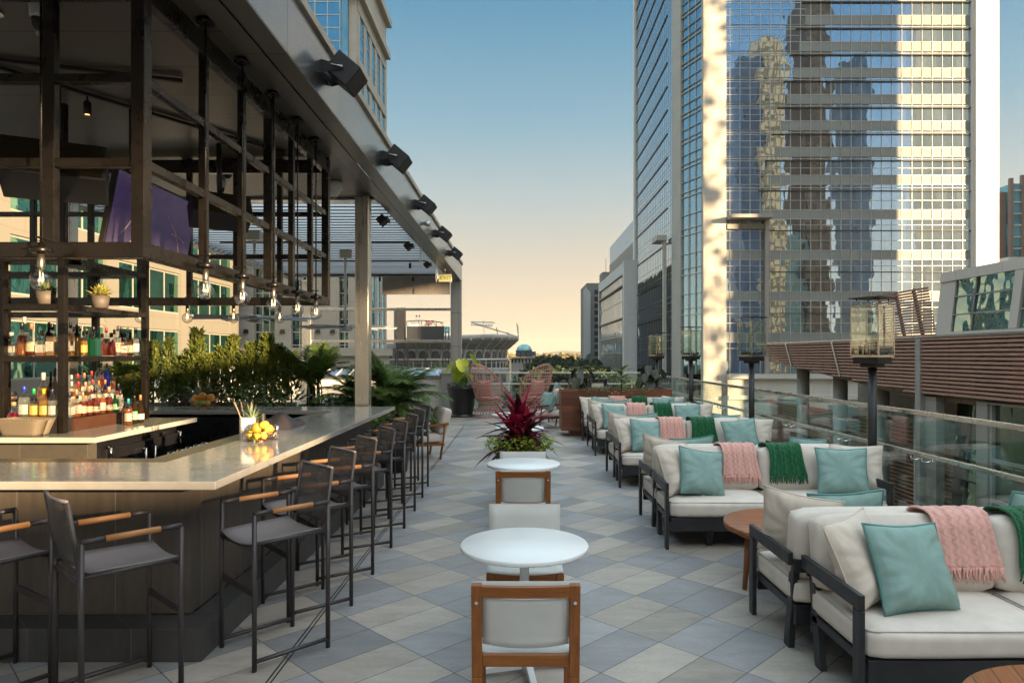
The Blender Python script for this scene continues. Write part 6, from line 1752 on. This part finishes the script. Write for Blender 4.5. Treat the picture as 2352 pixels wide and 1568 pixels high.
q = MB(); q.b2(16.5, 12, 2.5, 20, 26, 4.6); q.build('pavilion_core', m_dark, wb)
# open leaning slat screen beside it
def LS(y, z): return V((15.95, y + (z - 2.6) * .35, z))
q = MB()
for i in range(17):
    z = 2.60 + i * .115
    k = (i / 16)
    q.bar(LS(30.0, z), LS(26.05, z) + V((0, -.1 * k, 0)), .06, .07)
q.build('roof_slats', m_louver, wb)
q = MB()
for y in (29.8, 28.4, 27.1): q.bar(LS(y, 2.5) + V((.12, 0, 0)), LS(y, 4.5) + V((.12, 0, 0)), .07, .16)
q.build('roof_slat_posts', pm('dark brown steel', (.07, .04, .03), .6), wb)
q = MB(); q.b2(XW + .46, 10, 2.1, 30, 39, 2.41); q.build('roof', m_conc, wb)
q = MB(); q.b2(XW + 5.4, 8, -14, 30, 39, 2.09); q.build('core', m_conc, wb)

# ------------------------------------------------------------------ golden building on the left
lb_ = thing('sunlit_office', 'sunlit cream office with green glass windows behind the bar', 'building', (-32, 42, -14), world=True)
XB = -24.0
gl_green = facade_glass('green window glass', (.26, .50, .42), (.008, .035, .028), .62, .35, 1.3, 2.6, 'y', .02)
cream = clad('cream panels', (.17, .157, .132), .6, 0, 2.9, 1.15, .025, .02, 'yz', .7, .05, .4, .03)
q = MB(); q.b2(XB - 14, 12, -14, XB - .5, 58.6, 22); q.build('wall', cream, lb_)
rows = [(-7.3, -4.2), (-3.5, -.2), (.62, 3.55), (4.72, 7.56), (8.7, 11.5), (12.8, 15.6)]
m_winframe = pm('tan window frames', (.26, .25, .22), .5)
bays = [14 + 8.75 * i for i in range(6)]
for j, (a, b) in enumerate(rows):
    q = MB(); top = rows[j + 1][0] if j + 1 < len(rows) else b + 3
    q.b2(XB - .499, 12, b, XB - .06, 58.6, top); q.b2(XB - .059, 12, b, XB + .03, 58.6, b + .14)
    q.build('spandrel', cream, lb_)
for i, y in enumerate(bays):
    q = MB(); q.b2(XB - .498, y - .6, -14, XB + .12, y + .6, 22); q.build('pier', cream, lb_)
for j, (a, b) in enumerate(rows):
    for i in range(len(bays) - 1):
        ya, yb = bays[i] + .6, bays[i + 1] - .6
        q = MB(); q.b2(XB - .16, ya, a, XB - .13, yb, b); w = q.build('window', gl_green, lb_)
        q = MB()
        for k in range(1, 4): y = ya + (yb - ya) * k / 4; q.b2(XB - .129, y - .05, a, XB - .10, y + .05, b)
        q.b2(XB - .129, ya, b - .12, XB - .09, yb, b); q.b2(XB - .129, ya, a, XB - .09, yb, a + .1); q.build('frame', m_winframe, w)

# ------------------------------------------------------------------ stone tower with blue glass, upper left
sg = thing('stone_tower', 'stone tower with tall dark windows below and blue glass strips above', 'tower', (-22, 66, -14), world=True)
stone2 = clad('limestone', (.40, .375, .335), .7, 0, 1.25, .82, .02, .02, 'sz', .75, .06, .5, .04)
bl = facade_glass('dark stone tower glass', (.25, .45, .50), (.006, .014, .018), .14, .25, 1.1, 1.4, 'x', .015)
bl2 = facade_glass('bright blue tower glass', (.45, .80, 1.0), (.02, .14, .32), .55, .25, 1.5, 2.0, 'x', .015)
bl3 = facade_glass('blue strip glass', (.45, .80, 1.0), (.03, .20, .34), .5, .25, 1.5, 2.0, 'y', .015)
Y2 = 60.0; XS0, XS1 = -40.0, -14.25
ZT2 = 33.6
YE = 73.2
q = MB(); q.b2(XS0, Y2 + .6, -14, XS1 - .6, YE, ZT2); q.build('wall', stone2, sg)
# front: pilasters between tall windows, from the photograph's five openings
wins = [(-26.5, -24.6), (-23.2, -21.4), (-19.95, -18.1), (-15.75, -14.95)]
edges = [XS0, -28.5, -27.2]
q = MB()
spans = [(-40, -26.5), (-24.6, -23.2), (-21.4, -19.95), (-18.1, -15.75), (-14.95, -14.25)]
for a, b in spans: q.b2(a, Y2, 2.5, b, Y2 + .599, 9.4)
q.b2(XS0, Y2 - .05, 9.4, XS1 + .05, Y2 + .599, 10.4); q.build('pilasters', stone2, sg)
for a, b in wins:
    q = MB(); q.b2(a, Y2 + .5, 2.5, b, Y2 + .55, 9.4); w = q.build('window', bl, sg)
    q = MB()
    nx = 2 if b - a > 1 else 1
    for k in range(1, nx + 1): x = a + (b - a) * k / (nx + 1); q.b2(x - .035, Y2 + .44, 2.5, x + .035, Y2 + .499, 9.4)
    for k in range(6): q.b2(a, Y2 + .43, 2.7 + k * 1.15 - .03, b, Y2 + .49, 2.7 + k * 1.15 + .03)
    q.build('frame', white_m, w)
q = MB()
for x in (-23.9, -20.7, -17.6, -16.3): q.b2(x - .22, Y2 - .16, 3.75, x + .22, Y2 - .001, 3.9); q.b2(x - .17, Y2 - .12, 3.9, x + .17, Y2 - .001, 4.08)
q.build('wall_lamps', m_shade, sg)
q = MB(); q.b2(XS0, Y2 - .9, 1.75, XS1 + .8, YE, 2.48); q.b2(XS0, Y2 - .55, .85, XS1 + .45, YE, 1.749); q.b2(XS0, Y2 - .75, -.1, XS1 + .6, YE, .2); q.build('cornice', stone2, sg)
q = MB(); q.b2(XS0, Y2 - .3, -14, XS1 + .25, YE, -.101); q.b2(XS0, Y2 - .3, .201, XS1 + .25, YE, .849); q.build('base_wall', stone2, sg)
for x in (-29.5, -25.2, -19.2):
    q = MB(); q.b2(x - 1.0, Y2 - .36, -4.2, x + 1.9, Y2 - .301, -.9); w = q.build('window', bl, sg)
# upper front with bright glass curtain
q = MB(); q.b2(-40, Y2, 10.4, -15.6, Y2 + .5, ZT2 + 10); q.build('glass_curtain', bl2, sg)
q = MB()
for i in range(30): q.b2(-40, Y2 - .05, 11 + i * 1.15 - .04, -15.6, Y2 - .001, 11 + i * 1.15 + .04)
for i in range(20): q.b2(-15.65 - i * 1.1 - .04, Y2 - .06, 10.4, -15.65 - i * 1.1 + .04, Y2 - .002, ZT2 + 10)
q.build('curtain_mullions', m_mull, sg)
q = MB(); q.b2(-15.0, Y2 + .3, 10.4, XS1 - .02, Y2 + .599, ZT2 + .4); q.build('corner_stone', stone2, sg)
q = MB(); q.b2(-15.59, Y2 + .1, 10.4, -15.01, Y2 + .55, ZT2 + 6); q.build('corner_bay', facade_glass('bay edge glass', (.6, .85, .95), (.05, .2, .28), .6, .2, 1, 1.15, 'y', .02), sg)
# side facing right: stone piers with blue strips
q = MB()
ys2 = [60.6 + 2.45 * i for i in range(6)]
for y in ys2: q.b2(XS1 - .599, y, 2.5, XS1, y + (1.15 if y > 61 else 1.0), ZT2)
q.b2(XS1 - .599, 60.6, ZT2 - 6.4, XS1 + .12, YE, ZT2 - 5.4); q.b2(XS1 - .599, 60.6, ZT2 - 1.2, XS1 + .05, YE, ZT2); q.build('side_piers', stone2, sg)
for i, y in enumerate(ys2[:-1]):
    q = MB(); q.b2(XS1 - .5, y + 1.0, 2.5, XS1 - .06, y + 2.45, ZT2 - 1.2); w = q.build('window_strip', bl3, sg)
    q = MB()
    for k in range(24): q.b2(XS1 - .059, y + 1.15, 3.4 + k * 1.3, XS1 - .03, y + 2.45, 3.48 + k * 1.3)
    q.build('transoms', m_mull, w)
q = MB(); q.b2(-14.9, Y2 - .6, ZT2, XS1 + .5, YE + .4, ZT2 + .7); q.b2(-14.9, Y2 - .2, ZT2 + .7, XS1 + .1, YE, ZT2 + 3.5); q.b2(-14.9, Y2 - .9, ZT2 + 3.5, XS1 + .6, YE + .6, ZT2 + 4.2); q.build('crown', stone2, sg)

# ------------------------------------------------------------------ stadium
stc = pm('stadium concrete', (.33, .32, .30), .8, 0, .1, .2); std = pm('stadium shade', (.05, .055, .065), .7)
sm = thing('stadium', 'concrete football stadium bowl with arched base beyond the canopy', 'stadium', (-46, 350, -14), world=True)
SCx, SCy, RX, RY = -46.0, 352.0, 46.0, 50.0
def sp_(a, off, z): return V((SCx + (RX + off) * math.cos(a), SCy + (RY + off) * math.sin(a), z))
A0, A1, NA = R(-165), R(25), 76
def rim(a):
    f = (a - R(-150)) / R(110); f = max(0, min(1, f)); return 6.6 + 5.0 * f ** .8
def shell(prof, nm, m):
    q = MB(); vs = []; fs = []; L = len(prof)
    for i in range(NA + 1):
        a = A0 + (A1 - A0) * i / NA
        for off, fz in prof: vs.append(sp_(a, off, fz(a)))
    for i in range(NA):
        for j in range(L - 1): fs.append((i * L + j, (i + 1) * L + j, (i + 1) * L + j + 1, i * L + j + 1))
    q.add(vs, fs, True); return q.build(nm, m, sm, solid=.3)
shell([(-7, lambda a: -14), (-7, lambda a: .2)], 'lower_wall', stc)
shell([(-6.5, lambda a: .2), (-6.5, lambda a: 4.6)], 'arcade_wall', pm('pale stadium arcade', (.46, .45, .43), .8, 0, .08, .2))
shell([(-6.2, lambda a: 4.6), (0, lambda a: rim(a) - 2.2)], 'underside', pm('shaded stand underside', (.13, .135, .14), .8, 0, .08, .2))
shell([(0, lambda a: rim(a) - 2.2), (.1, lambda a: rim(a) - .2), (-1.2, lambda a: rim(a))], 'rim_wall', stc)
shell([(-5.3, lambda a: .15), (-5.3, lambda a: -.5), (-7, lambda a: -.6)], 'walkway_roof', white_m)
q = MB(); 
for k in range(7):
    f = (k + .5) / 7
    pts = [sp_(A0 + (A1 - A0) * i / 60, -6.2 + 6.2 * f + .25, 4.6 + (rim(A0 + (A1 - A0) * i / 60) - 6.8) * f) for i in range(61)]
    q.tube(pts, .14, 4)
q.build('seat_risers', stc, sm)
nr = 22
for i in range(nr):
    a = R(-160) + R(165) * i / (nr - 1)
    q = MB(); e = V((-math.sin(a), math.cos(a), 0)) * .5
    q.prism([sp_(a, -6.0, -.4) - e, sp_(a, -5.2, 4.4) - e, sp_(a, .3, rim(a) - 2.4) - e, sp_(a, .3, rim(a) - .6) - e, sp_(a, -.6, rim(a) - 1.6) - e, sp_(a, -6.4, 3.6) - e], e * 2); q.build('raker_rib', stc, sm)
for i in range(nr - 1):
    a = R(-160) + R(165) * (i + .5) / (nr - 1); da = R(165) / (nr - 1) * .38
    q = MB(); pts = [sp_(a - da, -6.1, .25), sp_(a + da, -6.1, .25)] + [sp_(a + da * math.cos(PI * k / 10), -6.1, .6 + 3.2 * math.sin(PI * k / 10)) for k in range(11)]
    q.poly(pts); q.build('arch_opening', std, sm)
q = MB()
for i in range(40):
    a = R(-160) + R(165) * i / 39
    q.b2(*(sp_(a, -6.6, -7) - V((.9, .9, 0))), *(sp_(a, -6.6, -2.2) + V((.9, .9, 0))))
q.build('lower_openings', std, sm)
q = MB()
for i in range(30):
    a = R(-160) + R(165) * i / 29; q.tube([sp_(a, -5.6, -14), sp_(a, -5.6, -.5)], .35, 6)
q.build('lower_columns', stc, sm)
# light truss on the rim
lt = thing('stadium_lights', 'stadium floodlight truss leaning over the right rim', 'floodlights', (-12, 316, 10), world=True)
q = MB(); P_ = lambda u, v: at(u, v, 312.0)
for (u0, v0), (u1, v1), w in (((1084, 741), (1180, 770), .5), ((1100, 747), (1186, 772), .4), ((1082, 738), (1138, 741), .35), ((1082, 746), (1130, 750), .35), ((1110, 734), (1112, 766), .25), ((1140, 752), (1143, 768), .5), ((1166, 762), (1168, 772), .5), ((1187, 742), (1191, 775), .5), ((1190, 748), (1190, 776), .4)):
    q.bar(P_(u0, v0), P_(u1, v1), w, w)
for i in range(9):
    u = 1104 + i * 9; q.bar(P_(u, 747 + i * 2.6), P_(u + 9, 749 + i * 3), .2, .2)
q.build('truss', pm('pale steel', (.5, .5, .48), .5), lt)
q = MB()
for i in range(8):
    for j in range(2):
        p = P_(1084 + i * 6.5, 740 + j * 6); q.box(p, (1.0, .5, .7))
q.build('lamps', m_ivory, lt)
# scoreboards
def board(name, label, u0, v0, u1, v1, y, m, d=2.5, cat='board', legs=True):
    a, b = at(u0, v1, y), at(u1, v0, y)
    t = thing(name, label, cat, ((a.x + b.x) / 2, y, a.z), world=True)
    q = MB(); q.b2(a.x, y, a.z, b.x, y + d, b.z); q.build('panel', m, t)
    if legs:
        q = MB(); n = max(2, int((b.x - a.x) / 6) + 1)
        for i in range(n):
            x = a.x + .4 + (b.x - a.x - .8) * i / (n - 1); q.b2(x - .25, y + .4, -14, x + .25, y + 1.0, a.z)
        q.build('legs', m_shade, t)
    return t
board('scoreboard', 'grey louvred side of the left stadium scoreboard', 876, 712, 909.5, 800, 292, pm('grey louvres', (.19, .20, .22), .7, 0, .05, .3), 2.5)
board('scoreboard', 'black narrow scoreboard face beside the grey louvred one', 910, 706, 930.5, 800, 291, m_dark, 2)
bd = board('scoreboard', 'wide black stadium scoreboard with lattice crown', 934, 749, 1019, 781, 290, pm('black scoreboard', (.018, .019, .024), .6), 3)
q = MB(); ptsu = [at(934 + 85 * i / 10, 741 - 5 * math.sin(PI * (i + 2.5) / 12.5), 291) for i in range(11)]; ptl = [at(934 + 85 * i / 10, 749, 291) for i in range(11)]
for i in range(10):
    q.bar(ptsu[i], ptsu[i + 1], .35, .35); q.bar(ptsu[i], ptl[i + 1] if i % 2 else ptl[i], .22, .22)
q.build('lattice', m_shade, bd)
text('America', m_white, bd, at(957, 746, 289.8), 2.0, name='lettering', ext=.05)
q = MB(); c = at(984, 743, 289.8)
for i in range(3): q.prism([c + V((-1.8 + .3 * i, 0, -.9 + .75 * i)), c + V((1.4 + .3 * i, 0, -.5 + .75 * i)), c + V((1.7 + .3 * i, 0, .0 + .75 * i)), c + V((-1.5 + .3 * i, 0, -.45 + .75 * i))], (0, .2, 0))
q.build('red_mark', pm('red enamel', (.5, .05, .05), .5), bd)
bt = board('team_sign', 'square teal sign with a white star like mark on the stadium', 1021, 750, 1032.5, 764.5, 290, pm('bright teal', (.02, .33, .42), .5), 1)
q = MB(); c = at(1026.7, 757, 289.9)
q.bar(c + V((-.6, 0, 0)), c + V((.6, 0, .1)), .1, .35); q.bar(c + V((0, 0, -.8)), c + V((.1, 0, .8)), .1, .35, up=(1, 0, 0)); q.bar(c + V((-.5, 0, -.5)), c + V((.5, 0, .5)), .1, .2); q.build('mark', m_white, bt)
for i, u in enumerate((955.5, 962)):
    t = thing('flag_pole', ['left', 'right'][i] + ' red flag on a pole above the stadium scoreboard', 'flag', at(u, 738, 300), world=True)
    q = MB(); q.tube([at(u, 775, 300), at(u, 722, 300)], .12, 5); q.build('pole', m_alu, t)
    q = MB(); q.prism([at(u, 723, 300), at(u + 3, 724, 300), at(u + 3, 728, 300), at(u, 728, 300)], (0, .05, 0)); q.build('flag', pm('red cloth', (.45, .06, .06), .8), t)
# domed entrance tower
dt = thing('domed_tower', 'round stadium entrance tower with a glass dome', 'tower', (2.3, 262, -14), world=True)
dc = (2.3, 262, 0)
q = MB(); q.lathe([(3.0, 3.5), (2.85, 4.3), (2.2, 5.3), (1.2, 5.9), (.001, 6.1)], 28, c=dc, cap=False); q.build('dome', pm('teal dome glass', (.16, .34, .36), .3, .2, .1, .6), dt)
q = MB(); q.lathe([(2.95, 1.2), (2.95, 3.49)], 28, c=dc, cap=False); q.build('drum', m_shade, dt)
q = MB()
for i in range(4): q.b2(-.9 + i * 2.0, 258.2, 1.5, .7 + i * 2.0, 258.4, 3.2)
q.b2(4.7, 259, 1.4, 5.3, 262, 3.9); q.b2(-.9, 259, 1.4, -.3, 262, 3.6); q.build('panels', pm('dark panels', (.05, .07, .09), .3), dt)
q = MB(); q.b2(-4.2, 257, .5, 7.4, 268, 1.1); q.prism([(-5, 256.5, .3), (7.8, 256.5, 1.2), (7.8, 256.5, 1.35), (-5, 256.5, .6)], (0, 10, 0)); q.build('flat_roof', m_alu, dt)
q = MB(); q.b2(-3.6, 258, -14, 7.0, 267, -1.2); q.build('base', stc, dt)
q = MB()
for i in range(8): q.b2(-3.2 + i * 1.3, 257.6, -8, -2.5 + i * 1.3, 258.2, .5)
q.build('columns', stc, dt)
q = MB(); q.b2(-3.0, 258.6, -1.2, 6.6, 266, .49); q.build('glazed_floor', m_dark, dt)
con = thing('stadium_concourse', 'long grey concourse block between the stadium and the domed tower', 'building', (-20, 285, -14), world=True)
q = MB(); q.b2(-60, 284, -14, -3.7, 292, -3.6); q.b2(-60, 283.4, -5.2, -3.7, 283.99, -4.4); q.build('wall', clad('concourse panels', (.30, .29, .28), .8, 0, 3.2, 6, .18, .05, 'xz', .5, .06, .2, .04), con)
q = MB()
for i in range(17): q.b2(-58.5 + i * 3.2, 283.9, -9.5, -56.2 + i * 3.2, 284.05, -6); 
q.build('glazing', std, con)

# ------------------------------------------------------------------ trees and the land beyond
def crown_mesh(seed, r, h, nclump, nleaf, ls):
    rr = random.Random(seed); q = MB()
    for i in range(nclump):
        a = rr.uniform(0, 2 * PI); z = rr.random(); rad = r * (1 - (2 * z - .9) ** 2 * .75) ** .5 * rr.random() ** .4 if abs(2 * z - .9) < 1.15 else r * .2
        c = V((rad * math.cos(a), rad * math.sin(a), h * (.05 + .95 * z))); cr = r * rr.uniform(.20, .36)
        for k in range(nleaf):
            d = V((rr.gauss(0, 1), rr.gauss(0, 1), rr.gauss(0, .8)))
            d.normalize(); p = c + d * cr * rr.uniform(.6, 1.05)
            x = d.cross(V((rr.gauss(0, 1), rr.gauss(0, 1), rr.gauss(0, 1)))).normalized() * ls * rr.uniform(.6, 1.3); y = (d * .5 + V((rr.gauss(0, .6), rr.gauss(0, .6), rr.gauss(0, .6)))).normalized() * ls
            q.add([p - x, p - y * .6, p + x, p + y], [(0, 1, 2, 3)])
    return q
tree_leaf = leafmat('far tree leaves', (.006, .020, .012), (.028, .060, .026), .15, .6, .25)
tree_leaf2 = leafmat('far tree leaves olive', (.012, .026, .010), (.05, .075, .024), .15, .6, .25)
def make_tree(label, seed, r, h, th, m):
    t = thing('tree', label, 'tree', group='trees beyond the far railing')
    q = crown_mesh(seed, r, h, 70, 60, .32); q.xf(Matrix.Identity(3), (0, 0, th)); q.build('crown', m, t)
    q = MB(); q.tube([(0, 0, 0), (.1, 0, th), (.0, .1, th + h * .5)], [.35, .25, .1], 8)
    for i in range(5):
        a = i * 1.3; q.tube([(.05, 0, th + .3 * i), (r * .5 * math.cos(a), r * .5 * math.sin(a), th + h * .45)], [.14, .04], 5)
    q.build('trunk', m_bark, t); return t
kinds = [make_tree('x', 1, 3.3, 9.5, 3.0, tree_leaf), make_tree('x', 2, 3.9, 8.0, 3.2, tree_leaf2), make_tree('x', 3, 2.9, 10.5, 2.6, tree_leaf)]
first = [1, 1, 1]
treespots = [(1243, 822, 210), (1262, 822, 190), (1284, 822, 175), (1307, 826, 185), (1331, 830, 160), (1352, 833, 150), (1370, 836, 135), (1230, 833, 230), (1252, 834, 150), (1274, 836, 140), (1296, 838, 135), (1318, 841, 130), (1340, 845, 118), (1362, 848, 112), (1240, 846, 120), (1262, 850, 112), (1286, 853, 105), (1310, 856, 100), (1334, 858, 96), (1380, 862, 92), (1405, 870, 88), (1430, 874, 84), (1226, 860, 100)]
trl = ['tallest dark tree beside the domed tower', 'dark pointed tree right of the domed tower', 'tree in the middle of the far row under the hills', 'round tree right of the middle of the far row', 'tree of the far row nearing the concrete tower', 'tree just left of the concrete tower block', 'tree at the foot of the concrete tower block', 'tree half behind the domed tower', 'second row tree at the left, behind the right peacock chair', 'second row tree left of the middle', 'second row tree in the middle', 'second row tree right of the middle', 'second row tree near the concrete tower', 'second row tree below the concrete tower', 'front row tree behind the right peacock chair', 'front row tree seen through the railing, left', 'front row tree seen through the railing, middle', 'front row tree seen through the railing, right of the middle', 'front row tree above the dark planter leaves', 'front row tree left of the glass office foot', 'front row tree below the glass office', 'last front row tree below the glass office', 'front row tree left of the right peacock chair']
for i, (u, v, y) in enumerate(treespots):
    k = i % 3; top = at(u, v, y).z; base_h = (12.5, 11.2, 13.1)[k]
    s = (top + 14) / base_h
    if first[k]: o = kinds[k]; first[k] = 0
    else: o = dup(kinds[k], (0, 0, 0))
    o['label'] = trl[i]; p = at(u, v, y); o.location = (p.x, y, -14); o.rotation_euler = (0, 0, i * 1.9); o.scale = (max(.8, s) * .95, max(.8, s) * .95, s)
q = MB(); rr = random.Random(77)
for i in range(2600):
    y = 330 * (3000 / 330) ** rr.random(); x = rr.uniform(-.10, .16) * y; s = rr.uniform(2.6, 5.2) * (1 + y / 2500)
    c = V((x, y, -14 + s * .9))
    for k in range(7):
        d = V((rr.gauss(0, .6), rr.gauss(0, .6), rr.gauss(.1, .5))) * s
        a = V((rr.gauss(0, 1), rr.gauss(0, 1), rr.gauss(0, 1))).normalized() * s * .8; b = a.cross(V((rr.gauss(0, 1), rr.gauss(0, 1), rr.gauss(0, 1)))).normalized() * s * .7
        q.add([c + d - a, c + d - b, c + d + a, c + d + b], [(0, 1, 2, 3)])
tag(q.build('forest', leafmat('autumn woodland', (.07, .06, .02), (.24, .17, .045), .15, .8, .02)), 'far golden green woodland reaching to the hills', 'woodland', kind='stuff')
q = MB(); rr = random.Random(9)
vs = []; fs = []; n = 60
for j, (yy, hh) in enumerate(((3000, 0), (3600, 34), (4300, 46), (5200, 20))):
    for i in range(n + 1):
        x = -2600 + 5600 * i / n
        vs.append((x, yy, -14 + hh * (.75 + .35 * math.sin(i * .55 + j) + .2 * math.sin(i * 1.7))))
for j in range(3):
    for i in range(n): a = j * (n + 1) + i; fs.append((a, a + 1, a + n + 2, a + n + 1))
q.add(vs, fs, True); struct('hills', q, pm('wooded hills', (.10, .09, .05), .95, 0, .3, .01))

# ------------------------------------------------------------------ buildings seen only as reflections, and unseen blocks added to shape the shade
def block(name, label, x0, y0, x1, y1, h, m, bands=None):
    t = thing(name, label, 'building', ((x0 + x1) / 2, (y0 + y1) / 2, -14), world=True)
    q = MB(); q.b2(x0, y0, -14, x1, y1, h); q.build('wall', m, t)
    if bands:
        q = MB(); z = -8
        while z < h - 2: q.b2(x0 - .1, y0 + .5, z, x0 - .02, y1 - .5, z + 1.6); q.b2(x0 + .5, y1 + .02, z, x1 - .5, y1 + .1, z + 1.6); z += 3.6
        q.build('window_bands', bands, t)
    return t
block('beige_tower', 'beige stone tower mirrored in the blue glass facade', 71.5, -14, 78, 0, 95, clad('beige stone', (1.0, .66, .34), .7, 0, 1.6, 3.4, .5, .9, 'xz', .3, .05, .4, .06), None)  # sunlit look put into the colour: the mirrored face gets no sun
block('navy_tower', 'navy glass tower mirrored left of the beige one', 65, -16, 71.3, -1, 90, pm('navy glass', (.05, .10, .18), .2, 0, .2, .2))
block('brown_tower', 'brown brick tower mirrored in the blue glass facade', 84.5, -14, 91, 0, 110, clad('brown brick', (.13, .075, .045), .8, 0, 1.7, 3.4, .4, .8, 'xz', .4, .08, .3, .1), None)
block('slate_tower', 'slate blue tower mirrored at the right of the blue glass facade', 99, -14, 103.5, 0, 90, pm('slate glass', (.05, .10, .17), .2, 0, .2, .2))
block('teal_block', 'teal glass block mirrored between the beige and brown towers', 78.3, -16, 84.3, -2, 38, pm('teal glass block', (.10, .20, .20), .25, 0, .35, .3))
# shades the middle of the glass tower
S_ = V((math.sin(SUN_AZ), -math.cos(SUN_AZ), 0)); N_ = V((math.cos(SUN_AZ), math.sin(SUN_AZ), 0))
def shade_block(name, label, k0, k1, s, h, depth=12, m=None):
    """block whose sides run along the sun's direction: k is measured across it, s along it"""
    t = thing(name, label, 'building', N_ * ((k0 + k1) / 2) + S_ * (s + depth / 2) + V((0, 0, -14)), world=True)
    q = MB(); a, b = N_ * k0 + S_ * s, N_ * k1 + S_ * s
    q.prism([a + V((0, 0, -14)), b + V((0, 0, -14)), b + S_ * depth + V((0, 0, -14)), a + S_ * depth + V((0, 0, -14))], (0, 0, h + 14)); q.build('wall', m or m_conc, t)
    return t
kt = lambda x, y: x * math.cos(SUN_AZ) + y * math.sin(SUN_AZ)
st_ = lambda x, y: x * math.sin(SUN_AZ) - y * math.cos(SUN_AZ)
TE = math.tan(SUN_EL)
sA = 45
shade_block('corner_tower', 'unseen tower placed outside the picture to shade the middle of the glass tower', kt(31.2, YF), kt(55.6, YF), 26, 130, 14, pm('pale tan stone', (.85, .70, .50), .8))  # unseen tower, placed and widened to block the sun on the glass front
# unseen blocks added behind the camera, heights set to shade the terrace
hA = 1.0 + (sA - st_(-2.6, 4.3)) * TE
hB = 1.85 + (sA - st_(-5, 11.5)) * TE
shade_block('near_shade_block', 'unseen low block added behind the camera to shade the near terrace', -8, 3.6, sA, hA)
shade_block('sofa_shade_block', 'unseen higher block added behind the camera to shade the sofas', 3.6, 26.0, sA, hB)

def shade_slab():  # unseen slab added to keep the sun off the canopy
    t = thing('floating_shade_slab', 'unseen floating slab added behind the camera to shade the canopy', 'shade_slab', N_ * 7 + S_ * (sA + 2) + V((0, 0, 12)), world=True)
    q = MB(); P4 = []
    for k, z0 in ((-3, 11.5), (9, 11.5), (12, 13.6), (18, 13.9)): P4.append(N_ * k + S_ * sA + V((0, 0, z0)))
    P4 += [N_ * 18 + S_ * sA + V((0, 0, 15.4)), N_ * -3 + S_ * sA + V((0, 0, 15.4))]
    q.prism(P4, S_ * 3); q.build('wall', m_conc, t)
shade_slab()

shade_block('stadium_shade_block', 'unseen block added outside the picture to shade the stadium', 195, 278, 26, 95, 14)  # added block that only keeps the sun off the stadium

shade_block('end_shade_block', 'unseen block added behind the camera to shade the far terrace end', 14.2, 26.0, sA + 3.2, 3.7 + (sA + 3.2 + 15.6) * TE)  # added block, raised until the far end lies in shade
def lattice():  # unseen random panels added to break the sunlight into dapples
    t = thing('dapple_panels', 'unseen loose panels added to dapple the stone pier with shade', 'building', N_ * 93.5 + S_ * 82, world=True)
    q = MB(); rr = random.Random(31)
    for i in range(52):
        for j in range(11):
            if rr.random() < .55:
                k = 89.5 + j * .75 + rr.uniform(-.4, .4); z = 16 + i * 1.25 + rr.uniform(-.6, .6); w = rr.uniform(.35, 1.0) * (1.5 if math.sin(i * .45 + j) > .3 else .8); h = rr.uniform(.5, 1.7)
                a = N_ * k + S_ * 82; q.prism([a + V((0, 0, z)), a + N_ * w + V((0, 0, z)), a + N_ * w + V((0, 0, z + h)), a + V((0, 0, z + h))], S_ * .3)
    for k in (89.5, 93.5, 97.3): a = N_ * k + S_ * 82.4; q.bar(a + V((0, 0, -14)), a + V((0, 0, 84)), .3, .3)
    q.build('panels', m_conc, t)
lattice()

def haze():
    q = MB(); q.b2(-2800, -300, -15, 2800, 6200, 140)
    k = NT('haze'); k.t.nodes.remove(k.b)
    v = k.n('VolumePrincipled'); v.inputs['Color'].default_value = (1, .90, .74, 1); v.inputs['Density'].default_value = .00012; v.inputs['Anisotropy'].default_value = .2
    k.l(v.outputs[0], k.out.inputs['Volume'])
    tag(q.build('haze', k.m), kind='stuff')
haze()
